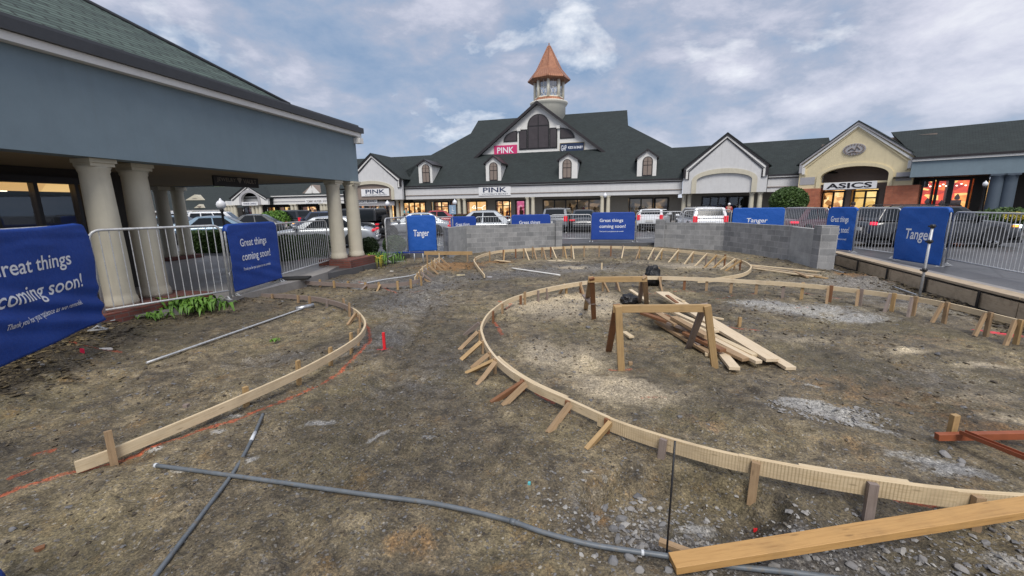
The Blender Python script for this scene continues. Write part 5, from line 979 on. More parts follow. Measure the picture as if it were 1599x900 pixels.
r = np.random.default_rng(3); n = 420; tx = r.uniform(-260, -70, n); ty = r.uniform(152, 300, n); tz = 34 * np.exp(-((tx + 175) / 110) ** 2) * np.clip((ty - 150) / 130, 0, 1) ** .8 + 2
V, Fc, u_ = leafcloud(np.stack([tx, ty, tz], -1), r.uniform(3.5, 6.5, n), 42000, .8, 4, (1, 1, 1.1)); hw = bigmesh('wooded_hillside', V, Fc, u_, 'leaf_hill'); tag(hw, 'hazy green wooded hillside behind the far car park', 'woods', kind='stuff')
# ------------------------------------------------------------ concrete block walls
def block_wall(name, label, pts, hgt, th=.2, piers=(), lights=()):
    o = thing(name, label, 'wall', (0, 0, 0)); n = len(pts)
    P2 = [np.array([p.x, p.y]) for p in pts]; nrm = []
    for a, b in zip(P2[:-1], P2[1:]): e = (b - a) / np.linalg.norm(b - a); nrm.append(np.array([-e[1], e[0]]))
    offs = []
    for k in range(n):
        nn = nrm[max(k - 1, 0)] + nrm[min(k, n - 2)]; nn /= np.linalg.norm(nn); offs.append(nn / max(nn @ nrm[min(k, n - 2)], .4))
    acc = 0
    for k in range(n - 1):
        mb = MB(); a, b = P2[k], P2[k + 1]; a2, b2 = a + offs[k] * th, b + offs[k + 1] * th; L = float(np.linalg.norm(b - a)); z0, z1 = -.35, hgt[k] if isinstance(hgt, (list, tuple)) else hgt; q = lambda p, z: (p[0], p[1], z)
        mb.face([q(a, z0), q(b, z0), q(b, z1), q(a, z1)], [(acc, z0), (acc + L, z0), (acc + L, z1), (acc, z1)]); mb.face([q(b2, z0), q(a2, z0), q(a2, z1), q(b2, z1)], [(acc + L, z0), (acc, z0), (acc, z1), (acc + L, z1)])
        mb.face([q(a, z1), q(b, z1), q(b2, z1), q(a2, z1)], [(0, 0), (L, 0), (L, .19), (0, .19)]); mb.face([q(b, z0), q(b2, z0), q(b2, z1), q(b, z1)]); mb.face([q(a2, z0), q(a, z0), q(a, z1), q(a2, z1)])
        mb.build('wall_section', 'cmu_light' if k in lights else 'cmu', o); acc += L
    for (p, s, h_, rz, mt) in piers:
        mb = MB(); mb.box(-s[0] / 2, s[0] / 2, -s[1] / 2, s[1] / 2, -.35, h_); q = mb.build('pier', mt, o, .006); q.location = (p[0], p[1], 0); q.rotation_euler = (0, 0, rz)
    return o
def wh(pbase, v, u): # wall height whose top shows at photo row v above ground point pbase
    r = ray(u, v); t = pbase.y / r[1]; return float(CAMZ + r[2] * t)
h1 = wh(WL[1], 352.5, 730); h2 = wh(WR[1], 349, 1129); h3 = wh(WR[2], 351.5, 1231); h4 = wh(WR[3], 355, 1279); print('walls', h1, h2, h3, h4)
az = lambda a, b: math.atan2(b.y - a.y, b.x - a.x)
ret = WL[0] + Vector((-.38, 1.1, 0))
block_wall('block_wall', 'long low grey concrete block wall left of the gap, bent at its left end', [ret, WL[0], WL[1], WL[2]], [h1, h1, h1], .2, [((WL[2].x + .12, WL[2].y + .08), (.3, .42), h1 + .14, az(WL[1], WL[2]), 'cmu')], lights=(1,))
hp = (h2 + h3) / 2
block_wall('block_wall', 'low grey concrete block wall right of the gap, with a pale smooth right end', [WR[0], WR[1], WR[2], WR[3]], [h2, hp, hp - .02], .2, [((WR[0].x - .02, WR[0].y + .12), (.42, .42), h2 + .14, az(WR[0], WR[1]), 'cmu'), ((WR[3].x + .16, WR[3].y + .12), (.40, .44), hp + .1, az(WR[2], WR[3]), 'cmu')], lights=(2,))
# ------------------------------------------------------------ right kerb form boards
kt = thing('kerb_form', 'weathered plank form along the right kerb below the barriers', 'kerb form', (0, 0, 0)); kn = Vector((-_kd.y, _kd.x, 0)); kn = kn if kn.x < 0 else -kn; KA = K0 - _kd * .2; kL = (K2 - KA).length
for k in range(5):
    a = KA + _kd * (kL * k / 5 + .01); b = KA + _kd * (kL * (k + 1) / 5 - .01)
    mb = MB(); mb.beam(a + Vector((0, 0, -.0)) - kn * .13, b - kn * .13, .30, .045); mb.build('top_plank', 'kerb_board', kt); mb = MB(); mb.beam((a.x + kn.x * .0, a.y, .28 - .17 - .03), (b.x, b.y, .28 - .17 - .03), .04, .27); mb.build('side_board', 'kerb_board', kt)
for k in range(9):
    a = KA + _kd * (.6 + 1.5 * k) + kn * .05; mb = MB(); mb.beam((a.x, a.y, -.2), (a.x, a.y, .25), .05, .02, (kn.x, kn.y, 0)); mb.build('stake', 'black_metal', kt)
mb = MB(); mb.beam(KA + Vector((-kn.x * .45, -kn.y * .45, -.08)), K2 + Vector((-kn.x * .45, -kn.y * .45, -.08)), .42, .1); cs = mb.build('kerb', 'concrete'); struct(cs)
# ------------------------------------------------------------ crowd barriers and banners
def barrier(a, b, h=1.4, z=.2, label='', bars=None, feet=True, group=None, za=None, zb=None, lean=0):
    a = Vector((a[0], a[1], 0)); b = Vector((b[0], b[1], 0)); L = (b - a).length; rz = math.atan2(b.y - a.y, b.x - a.x); za = z if za is None else za; zb = z if zb is None else zb; sl = (zb - za) / L
    o = thing('crowd_barrier', label, 'barrier', (a.x, a.y, za), rz, group); o.rotation_euler = (lean, -math.atan(sl), rz)
    zr = .17; r = .14; A = []
    mb = MB()
    pts = [(0, 0, .02), (0, 0, h - r)] + [(r - r * math.cos(t), 0, h - r + r * math.sin(t)) for t in np.linspace(.2, math.pi / 2, 5)] + [(L - r + r * math.sin(t), 0, h - r + r * math.cos(t)) for t in np.linspace(0, math.pi / 2 - .2, 5)] + [(L, 0, h - r), (L, 0, .02)]
    mb.tube(pts, .021, 10); mb.tube([(0, 0, zr), (L, 0, zr)], .019, 8); mb.build('frame', 'galvanised', o)
    n = bars or max(6, int(L / .115)); mb = MB()
    for k in range(1, n): x = L * k / n; zt = h - .003 - (max(0, r - min(x, L - x)) ** 2) / (2 * r); mb.tube([(x, 0, zr), (x, 0, zt)], .0075, 6, caps=False)
    q = mb.build('vertical_bars', 'galvanised', o)
    if feet:
        for x in (.05, L - .05):
            mb = MB(); mb.box(x - .03, x + .03, -.11, .11, .0, .012); mb.tube([(x, -.08, .012), (x, 0, .06), (x, .08, .012)], .012, 6); mb.build('foot', 'galvanised', o)
        for x in (-.025, L + .025):
            mb = MB(); mb.tube([(x, 0, .45), (x * 1.0 + (-.02 if x < 0 else .02), 0, .47), (x, 0, .50)], .008, 6); mb.build('hook', 'galvanised', o)
    return o
def banner(a, b, h=1.4, z=.2, text='great', label='', amp=.012, drop=.1, off=.035, seed=0, zlo=.06, x0=-.02, x1=None, za=None, zb=None, big=1.0, tx=0, mat='banner_blue', sag=.0, diag=0.0, tz=0):
    a = Vector((a[0], a[1], 0)); b = Vector((b[0], b[1], 0)); L = (b - a).length; rz = math.atan2(b.y - a.y, b.x - a.x); za = z if za is None else za; zb = z if zb is None else zb
    o = thing('banner', label, 'banner', (a.x, a.y, za), rz); o.rotation_euler = (0, -math.atan((zb - za) / L), rz); r = np.random.default_rng(seed); ph = r.uniform(0, 6, 8); x1 = L + .02 if x1 is None else x1
    def fy(x, z):
        u = (x - x0) / (x1 - x0); v = (z - zlo) / (h - zlo); w = math.sin(5 * u + 3 * v + ph[0]) * .5 + math.sin(13 * (u - .6 * v) + ph[1]) * .28 + math.sin(9 * v + 4 * u + ph[2]) * .3 + math.sin(26 * (u * .5 + v) + ph[3]) * .1
        w += diag * (math.sin(34 * (v + .42 * u) + ph[4]) * math.exp(-((v + .3 * u - .45) / .22) ** 2) + math.sin(50 * (v + .15 * abs(u - .5)) + ph[5]) * .5 * math.exp(-((v - .93) / .08) ** 2))
        return -off - amp * w * min(1, (1 - v) * 6 + .15) - amp * 1.3 * abs(1)
    def pt(x, z, dy=0):
        u = (x - x0) / (x1 - x0); v = (z - zlo) / (h - zlo)
        r_ = .13; zc = 0
        if v > .85:
            e = min(x - x0, x1 - x); 
            if e < r_: zc = (r_ - math.sqrt(max(r_ * r_ - (r_ - e) ** 2, 0))) * max(0, (v - .85) / .15)
        return Vector((x, fy(x, z) + dy, z + .03 - zc - sag * math.sin(math.pi * u) * v))
    nu, nv_ = 56, 44; rows = []
    for i in range(nv_ + 1):
        z_ = zlo + (h - zlo) * i / nv_; rows.append([pt(x0 + (x1 - x0) * j / nu, z_) for j in range(nu + 1)])
    rows.append([Vector((p.x, -.005, p.z + .012)) for p in rows[-1]]); rows.append([Vector((p.x, .035, p.z - .012)) for p in rows[-1]]); rows.append([Vector((p.x, .045, p.z - .22)) for p in rows[-1]])
    mb = MB(); mb.grid(rows, uv=lambda i, j: (j / nu * (x1 - x0), i / nv_ * h)); c = mb.build('cloth', mat, o); sm = c.modifiers.new('s', 'SOLIDIFY'); sm.thickness = .0015; sm.offset = 0
    mb = MB(); f_ = lambda x, z: pt(x, z, -.007); W_ = x1 - x0; H_ = h - zlo; xm = (x0 + x1) / 2
    if text == 'great':
        k = big; l0 = xm - W_ * .31 * k + tx; zt = zlo + H_ * .66 + tz; lh = H_ * .115 * k
        put_text(mb, 'Great things', f_, l0, l0 + W_ * .54 * k, zt - lh * .35, zt + lh, .011); put_text(mb, 'coming soon!', f_, l0, l0 + W_ * .60 * k, zt - lh * 2.25, zt - lh * .85, .011)
        put_text(mb, 'Thank you for your patience as we remodel.', f_, l0, l0 + W_ * .56 * k, zt - lh * 3.35, zt - lh * 2.85, .006)
    elif text == 'tanger':
        zt = zlo + H_ * .50 + tz; k = big; put_text(mb, 'Tanger', f_, xm - W_ * .26 * k + tx, xm + W_ * .24 * k + tx, zt - H_ * .13 * k, zt + H_ * .10 * k, .014, .08)
    if text: mb.build('lettering', 'letter_white', o)
    return o
# left run: ends of each panel on the ground (photo pixels of the feet)
def gp(u, v, z): q = P(u, v, z); return (q.x, q.y)
l0, l1 = gp(-40, 622, .12), gp(156, 512, .22); l2, l3 = gp(166, 499, .22), gp(361, 467, .2); l4, l5 = gp(366, 463, .2), gp(438, 440, .2); l6 = gp(516, 415, .2)
barrier(l0, l1, 1.52, za=.2, zb=.2, label='steel crowd barrier behind the near left banner'); barrier(l2, l3, 1.43, z=.2, label='steel crowd barrier in front of the paired arcade columns at left')
barrier(l4, l5, 1.40, z=.2, label='steel crowd barrier behind the second left banner'); barrier(l5, l6, 1.38, z=.2, label='steel crowd barrier between the second left banner and the corner columns')
banner(l0, l1, 1.52, za=.2, zb=.2, text='great', label='large wrinkled blue banner nearest the camera at left, reading Great things coming soon', amp=.03, seed=3, zlo=.10, diag=.9, big=1.08, tx=.06, tz=-.02, sag=.03)
banner(l4, l5, 1.40, z=.2, text='great', label='blue Great things coming soon banner between two left barriers near the arcade', amp=.015, seed=5, zlo=.06, diag=.4)
# middle run
def fence_z(fb, ft, u, z=.18):                                     # feet row fb -> points; height to reach row ft
    p = P(u, fb, z); r = ray(u, ft); return float(CAMZ + r[2] * p.y / r[1]) - z
C = lambda u, v, z=.18: gp(u, v, z)
hh = 1.4
def panel(u0, v0, u1, v1, vt, label, bn=None, z=.18, **k):
    a, b = C(u0, v0, z), C(u1, v1, z); h_ = fence_z((v0 + v1) / 2, vt, (u0 + u1) / 2, z); h_ = min(max(h_, 1.25), 1.6)
    barrier(a, b, h_, z, label=label if not bn else 'steel barrier behind the ' + bn[1])
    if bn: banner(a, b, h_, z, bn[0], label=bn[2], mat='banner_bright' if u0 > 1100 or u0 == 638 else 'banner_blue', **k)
    return h_
print('H', panel(606, 410, 638, 397, 340, 'angled steel barrier beside the shrubs and boulders, left of the Tanger banner', z=.12))
panel(638, 394, 682, 392, 338, '', ('tanger', 'squarish left banner', 'blue Tanger banner at the left corner of the site, beside the angled barrier'), seed=7, amp=.012, zlo=.0, big=1.05)
panel(683, 391, 709, 387, 339, 'steel barrier partly hidden by the left end of the long block wall')
panel(706, 384, 744, 382, 339.5, '', ('great', 'low left banner', 'blue banner showing only its top behind the left end of the long block wall'), seed=8, amp=.006)
panel(744, 382, 799, 380, 338.5, 'steel barrier behind the middle of the long block wall, in front of a silver car')
panel(800, 380, 859, 378, 336.5, '', ('great', 'right banner on the long wall', 'blue banner top visible behind the right half of the long block wall'), seed=9, amp=.006)
panel(860, 378, 923, 378, 335.5, 'steel barrier in the gap between the block walls, left of the middle banner')
panel(924, 378, 990, 378, 333, '', ('great', 'middle banner', 'blue Great things coming soon banner in the gap between the block walls'), seed=10, amp=.008, zlo=.08)
panel(993, 378, 1064, 377, 331, 'steel barrier in front of the white hatchback, right of the middle banner')
panel(1066, 376, 1139, 374, 328.5, 'steel barrier in front of the white minivan')
panel(1142, 374, 1221, 376, 326, '', ('tanger', 'wide banner behind the right wall', 'wide blue Tanger banner half hidden behind the right block wall'), seed=11, amp=.008, tz=.12, big=.8)
panel(1222, 378, 1287, 388, 325, 'steel barrier behind the pale end of the right block wall')
panel(1289, 389, 1331, 393, 325.5, '', ('great', 'creased narrow banner', 'creased narrow blue banner just right of the right block wall end'), seed=12, amp=.02, zlo=.0, big=1.15, tx=.0)
panel(1332, 395, 1396, 404, 325.5, 'steel barrier between the creased banner and the large right Tanger banner')
panel(1398, 406, 1470, 417, 326, '', ('tanger', 'large right Tanger banner', 'large bright blue Tanger banner on the right kerb behind the leaning pole'), seed=13, amp=.022, zlo=.0, big=1.1)
ar, br = C(1477, 414), C(1640, 448); hr = 1.42
barrier(ar, br, hr, .18, 'steel crowd barrier at the right edge, on the kerb in front of the black car')
# dark rubber base of the second barrier
g = P(445, 437, .2); mb = MB(); mb.box(-.45, .45, -.16, .16, .205, .26); o = mb.build('rubber_foot', 'rubber', None, .02); o.location = (g.x + .15, g.y, 0); o.rotation_euler = (0, 0, .2); tag(o, 'flat black rubber base block under the barrier by the walkway', 'barrier base')
# ------------------------------------------------------------ curved timber forms
def resample(px, n=9):
    W_ = []
    for u, v, z in px: p = P(u, v, z); W_.append((p.x, p.y, z))
    return [Vector(q) for q in catmull(W_, n)]
def board(mb, path, hgt, th, side=0):                               # bent board: path = top centreline
    rows = []; L = 0; Ls = []
    for i, p in enumerate(path):
        d = path[min(i + 1, len(path) - 1)] - path[max(i - 1, 0)]; d.z = 0; d.normalize(); n = Vector((-d.y, d.x, 0)) * th / 2; o = Vector((-d.y, d.x, 0)) * side
        rows.append([p + n + o, p - n + o, p - n + o - Vector((0, 0, hgt)), p + n + o - Vector((0, 0, hgt))]); L += (p - path[i - 1]).length if i else 0; Ls.append(L)
    V = [0, th, th + hgt, 2 * th + hgt, 2 * th + 2 * hgt]
    for i in range(len(rows) - 1):
        for c in range(4):
            c2 = (c + 1) % 4; mb.face([rows[i][c], rows[i + 1][c], rows[i + 1][c2], rows[i][c2]], [(Ls[i], V[c]), (Ls[i + 1], V[c]), (Ls[i + 1], V[c + 1]), (Ls[i], V[c + 1])])
    mb.face(rows[0], [(0, 0), (0, .03), (.03, .09), (.03, .1)]); mb.face(rows[-1][::-1], [(0, 0), (0, .03), (.03, .09), (.03, .1)])
def nearest(path, q): k = min(range(len(path)), key=lambda i: (path[i].x - q.x) ** 2 + (path[i].y - q.y) ** 2); return k
def stake(par, path, q, side, top=.0, w=.045, th=.03, mat='stake_wood', brace=0, lean=0, bth=.02, bmat=None, deep=0):
    k = nearest(path, q); p = path[k]; d = path[min(k + 1, len(path) - 1)] - path[max(k - 1, 0)]; d.z = 0; d.normalize(); n = Vector((-d.y, d.x, 0)) * side
    a = p + n * (bth / 2 + th / 2 + .002); zt = p.z + top; z0 = H(a.x, a.y) - .06; foot = Vector((a.x, a.y, z0)) + n * lean - d * lean * .3
    mb = MB(); mb.beam(foot, (a.x, a.y, zt), w, th, n); mb.build('stake', mat, par)
    if brace:
        f = a + n * (brace + .02) ; f += d * random.uniform(-.06, .06); f.z = H(f.x, f.y) - .02; tp = Vector((a.x, a.y, p.z - .01)) + n * (th / 2 + .004) + d * (w * .55 + .012)
        mb = MB(); mb.beam(f, tp, .035, .045, n); mb.build('brace', bmat or random.choice(['stake_wood', 'pine_yellow', 'stake_wood', 'grey_wood']), par)
SM = ['stake_wood', 'stake_wood', 'stake_red', 'pine_yellow', 'grey_wood']
# big ring
BP = [(1680, 521, .31), (1599, 501, .32), (1450, 467, .32), (1300, 447, .31), (1170, 437, .30), (1060, 432, .29), (985, 431.5, .28), (920, 438, .27), (860, 448, .25), (800, 465, .22), (768, 485, .2), (753, 507, .18), (755, 526, .17), (768, 549, .165), (790, 571, .16), (830, 597, .155), (890, 624, .15), (960, 655, .15), (1040, 681, .17), (1130, 705, .2), (1250, 729, .22), (1360, 747, .225), (1480, 763, .225), (1599, 772, .225), (1680, 776, .225)]
ring = thing('ring_form', 'big curved timber form ring of bent boards on stakes around the lumber and sawhorses', 'timber form', (0, 0, 0)); pathB = resample(BP, 9); nB = len(pathB)
def seg_of(path, ua, ub, P_=None): return path[ua:ub + 1]
cuts = [0, int(nB * .16), int(nB * .33), int(nB * .50), int(nB * .60), int(nB * .705), int(nB * .80), int(nB * .92), nB - 1]
for i, (a, b) in enumerate(zip(cuts[:-1], cuts[1:])):
    near_ = i >= 5; mb = MB(); seg = [q.copy() for q in pathB[max(a - (2 if i % 2 else 0), 0):b + 1]]; seg = [q - Vector((0, 0, .004 * (i % 2))) for q in seg]; board(mb, seg, .112 if near_ else .082, (.036 if near_ else .032) - .003 * (i % 2), side=.0)
    for q in seg: pass
    mb.build('form_board', 'pine_kerfed' if near_ else ('pine', 'pine_pale')[i % 2], ring)
# doubled inner boards where lengths overlap
for a, b in ((.555, .665), (.30, .345), (.83, .90)): mb = MB(); board(mb, [q - Vector((0, 0, .004)) for q in pathB[int(nB * a):int(nB * b)]], .085, .03, side=.034); mb.build('lap_board', 'pine', ring)
def bst(u, v, z, **k): stake(ring, pathB, P(u, v, z), **k)
for (u, v, z) in [(1600, 501, .32), (1540, 488, .32), (1482, 475, .32), (1436, 465, .32), (1395, 460, .32), (1342, 452, .31), (1293, 446, .31), (1256, 443, .31), (1220, 441, .3), (1186, 439, .3), (1150, 437, .3), (1108, 434, .29), (1075, 433, .29)]:
    bst(u, v, z, side=-1 if u < 1290 else 1, top=.015 if u > 1250 else .0, w=.055, th=.035, mat=random.choice(SM), brace=.16 if u > 1280 else 0)
for (u, v, z, t, s) in [(1035, 432, .28, -.01, 1), (1000, 431, .28, -.01, 1), (965, 433, .28, -.01, 1), (940, 436, .27, -.01, 1), (905, 440, .26, -.01, 1), (890, 443, .26, -.01, -1), (856, 449, .25, -.01, 1), (838, 454, .24, -.01, 1), (819, 460, .22, .04, 1), (813, 462, .22, -.01, 1), (789, 473, .21, -.01, 1), (768, 486, .2, -.01, 1)]:
    bst(u, v, z, side=1 * s, top=t, mat=random.choice(SM), brace=.15 if u > 860 and u != 1000 else 0)
for (u, v, z, fts) in [(752, 503, .18, [(725, 523, 'grey_wood')]), (752, 516, .175, [(717, 546, 'stake_wood')]), (755, 530, .17, [(720, 563, 'pine_yellow')]), (766, 548, .165, [(736, 575, 'stake_wood')]), (777, 560, .16, [(728, 582, 'pine_yellow'), (745, 601, 'stake_wood')]), (819, 591, .155, [(767, 633, 'stake_red'), (785, 633, 'stake_wood')]), (889, 623, .15, [(856, 676, 'stake_wood')]), (951, 651, .15, [(916, 701, 'pine_yellow')])]:
    bst(u, v, z, side=-1, top=-.005, mat='stake_red' if u > 800 else 'stake_wood')
    for j, (fu, fv, mt) in enumerate(fts):
        k = nearest(pathB, P(u, v, z)); p = pathB[k]; d = pathB[min(k + 1, nB - 1)] - pathB[k - 1]; d.z = 0; d.normalize(); n_ = Vector((d.y, -d.x, 0)); f = Gp(fu, fv, -.015); tp = Vector((p.x, p.y, p.z - .012)) + n_ * .055 + d * (.05 + .05 * j); mb = MB(); mb.beam(f, tp, .036, .05, n_); mb.build('brace', mt, ring)
for (u, v, z, mt) in [(1043, 682, .17, 'grey_wood'), (1177, 715, .21, 'stake_wood'), (1366, 748, .225, 'grey_wood'), (1525, 767, .225, 'stake_wood')]: bst(u, v, z, side=-1, top=-.01, w=.05, th=.035, mat=mt, lean=.02, bth=.036)
# rear form
CP = [(757, 429, .12), (745, 414, .2), (741, 405, .26), (752, 398, .32), (775, 392, .37), (800, 389.5, .40), (860, 386, .41), (920, 384, .41), (1000, 385.5, .41), (1060, 390, .40), (1110, 396, .37), (1150, 403.5, .32), (1170, 412, .26), (1173, 419, .2), (1160, 427, .15), (1120, 434, .12), (1090, 436.5, .1)]
rf = thing('rear_form', 'long oval timber form of bent boards on braced stakes behind the big ring', 'timber form', (0, 0, 0)); pathC = resample(CP, 9); nC = len(pathC)
for a, b in ((0, .2), (.2, .42), (.42, .62), (.62, .8), (.8, 1)): mb = MB(); board(mb, pathC[int((nC - 1) * a):int((nC - 1) * b) + 1], .09, .032); mb.build('form_board', 'pine', rf)
for k, u in enumerate([765, 787, 804, 821, 834, 848, 863, 878, 895, 915, 934, 955, 978, 1000, 1019, 1038, 1060, 1083, 1103, 1120, 1135, 1150, 1160]):
    q = min(pathC[int(nC * .2):int(nC * .78)], key=lambda w: abs(800 + FPX * (np.array([w.x, w.y, w.z - CAMZ]) @ CR) / (np.array([w.x, w.y, w.z - CAMZ]) @ FW) - u))
    stake(rf, pathC, q, -1, top=.01 if k % 4 else .05, mat=random.choice(SM), brace=0 if k in (0, 2, 9, 10, 11) else .42, bmat=random.choice(['pine_yellow', 'pine', 'stake_wood', 'pine']))
for u, v, z, t in ((745, 415, .2, .05), (752, 423, .15, .06), (741, 405, .26, .08)): stake(rf, pathC, P(u, v, z), -1, top=t, mat='stake_wood')
# left crescent
AP = [(116, 722, .095), (174, 701, .115), (283, 657, .155), (378, 617, .19), (464, 579, .20), (513, 554, .20), (543.6, 536, .20), (563, 521, .20), (570.4, 505.5, .19), (565, 492.7, .18), (551, 481, .17), (525.7, 471, .16), (492.5, 464, .15), (456.7, 460.5, .14), (420, 459, .12), (388, 458, .12)]
cf = thing('crescent_form', 'smooth curved pale board on tall stakes, sweeping across the left foreground', 'timber form', (0, 0, 0)); pathA = resample(AP, 10); nA = len(pathA)
mb = MB(); board(mb, pathA[:int(nA * .68)], .088, .028); mb.build('form_board', 'pine', cf); mb = MB(); board(mb, pathA[int(nA * .66):], .088, .028, side=.001); mb.build('form_board', 'grey_wood', cf)
for (u, v, z, t, s, mt) in [(172, 702, .115, .16, -1, 'stake_wood'), (383, 615, .19, .05, 1, 'pine_yellow'), (468, 577, .2, .09, 1, 'pine_yellow'), (520, 549, .2, .06, 1, 'pine_yellow'), (551, 530, .2, .09, 1, 'pine_yellow'), (563, 520, .2, .05, 1, 'stake_wood'), (565, 493, .18, .02, 1, 'stake_wood'), (550, 480, .17, .09, 1, 'stake_wood'), (533, 473, .165, .09, -1, 'stake_wood'), (512, 468, .16, .01, 1, 'grey_wood'), (487, 463, .15, .01, 1, 'stake_wood'), (466, 461, .15, .01, 1, 'stake_wood'), (428, 459, .12, .01, 1, 'stake_wood')]:
    stake(cf, pathA, P(u, v, z), s, top=t, mat=mt, th=.03, w=.045, bth=.028, lean=.02)
g = Gp(543, 508); mb = MB(); p2 = P(556, 488, .16); mb.beam((g.x, g.y, .0), (p2.x, p2.y, .14), .04, .05); mb.build('brace', 'stake_wood', cf)
# small middle form
DP = [(464, 438.5, .14), (523, 441.5, .15), (572, 444, .15), (610, 443, .16), (635, 440, .17), (655, 436, .18), (662, 431, .18), (661, 425, .17)]
df = thing('middle_form', 'low weathered curved board on short stakes by the corner columns', 'timber form', (0, 0, 0)); pathD = resample(DP, 8); mb = MB(); board(mb, pathD, .09, .026); mb.build('form_board', 'grey_wood', df)
for u, v, z, s in ((503, 440, .15, 1), (525, 441, .15, -1), (572, 444, .15, -1), (595, 443.5, .15, -1), (620, 442, .16, -1), (640, 439, .17, -1), (654, 436, .17, -1), (548, 442, .15, 1)): stake(df, pathD, P(u, v, z), s, top=.05, mat='pine_yellow', brace=.12 if u in (572, 595) else 0, w=.05)
D2 = [(648, 433, .2), (655, 424, .24), (662, 416.5, .28), (675, 408.5, .32), (686, 402.5, .34)]
d2 = thing('short_form', 'short curved board on close stakes rising towards the block wall corner', 'timber form', (0, 0, 0)); pathE = resample(D2, 8); mb = MB(); board(mb, pathE, .09, .026); mb.build('form_board', 'pine', d2)
for u, v, z in ((650, 431, .2), (655, 425, .24), (660, 419, .27), (666, 414, .29), (672, 410, .31), (679, 406.5, .33), (685, 403, .34)): stake(d2, pathE, P(u, v, z), -1, top=.06 if u != 685 else .15, mat=random.choice(['pine', 'pine_yellow', 'stake_wood']), brace=.3)
def single(name, label, cat, pts, w, h, mat, up=(0, 0, 1), group=None): mb = MB(); mb.beam(pts[0], pts[1], w, h, up); o = mb.build(name, mat, None, .002, 1); tag(o, label, cat, group); return o
bt = thing('low_trestle', 'straight timber beam on short legs beside the long block wall corner', 'trestle', (0, 0, 0)); a, b = P(663, 395.5, .34), P(738, 395.5, .34); mb = MB(); mb.beam(a, b, .04, .12); mb.build('beam', 'pine_yellow', bt)
for t in (.06, .9): c = a.lerp(b, t); mb = MB(); mb.beam((c.x, c.y - .03, -.05), (c.x, c.y - .03, .3), .05, .04); mb.build('leg', 'stake_wood', bt)
tb = thing('folding_stand', 'thin blue rail on two grey legs beside the angled barrier', 'stand', (0, 0, 0)); a, b = P(596, 395, .35), P(664, 394, .35); mb = MB(); mb.beam(a, b, .05, .05); mb.build('rail', 'blue_plastic', tb)
for t in (.75, .95): c = a.lerp(b, t); mb = MB(); mb.tube([(c.x, c.y, -.03), (c.x, c.y, .33)], .02, 6); mb.build('leg', 'galvanised', tb)
# ------------------------------------------------------------ sawhorses
def sawhorse(label, A, B, zt, feet, lw=.055, mats=('pine_yellow', 'pine_yellow', 'stake_red', 'pine_yellow', 'grey_wood'), extra=None):
    o = thing('sawhorse', label, 'sawhorse', (0, 0, 0)); A = Vector((A[0], A[1], zt - .05)); B = Vector((B[0], B[1], zt - .05)); d = (B - A).normalized(); mb = MB(); mb.beam(A - d * .05, B + d * .05, .042, .088); mb.build('beam', mats[0], o, .003, 1)
    n = Vector((-d.y, d.x, 0))
    for k, (f, top) in enumerate(feet):
        tp = (A if top == 0 else B) + n * (-.035 if k % 2 == 0 else .035); tp.z = zt - .015; f = Vector((f.x, f.y, H(f.x, f.y) - .01)); mb = MB(); mb.beam(f, tp, .078, .036, n); mb.build('leg', mats[1 + k], o, .002, 1)
    if extra: mb = MB(); mb.beam(*extra, .04, .03); mb.build('nailed_block', 'stake_wood', o)
    return o
A, B = P(965, 477, .78), P(1103, 476, .78)
sawhorse('near yellow pine sawhorse standing over the lumber heap', A, B, .79, [(P(971, 576), 0), (P(951, 546), 0), (P(1117, 573), 1), (P(1075, 543), 1)])
A, B = P(924, 433, .80), P(1006, 432, .80)
sawhorse('rear sawhorse whose beam overlaps the ring board, left leg on the sawdust', A, B, .81, [(P(928, 496), 0), (P(915, 482), 0), (P(1011, 474), 1), (P(999, 470), 1)], mats=('pine_yellow', 'stake_red', 'stake_wood', 'stake_wood', 'grey_wood'))
mb = MB(); a = P(913, 461, .3); b = P(925, 475, .3); mb.beam(a, b, .09, .025); o = mb.build('offcut', 'grey_wood'); tag(o, 'short grey board nailed slanting across the left legs of the rear sawhorse', 'board')
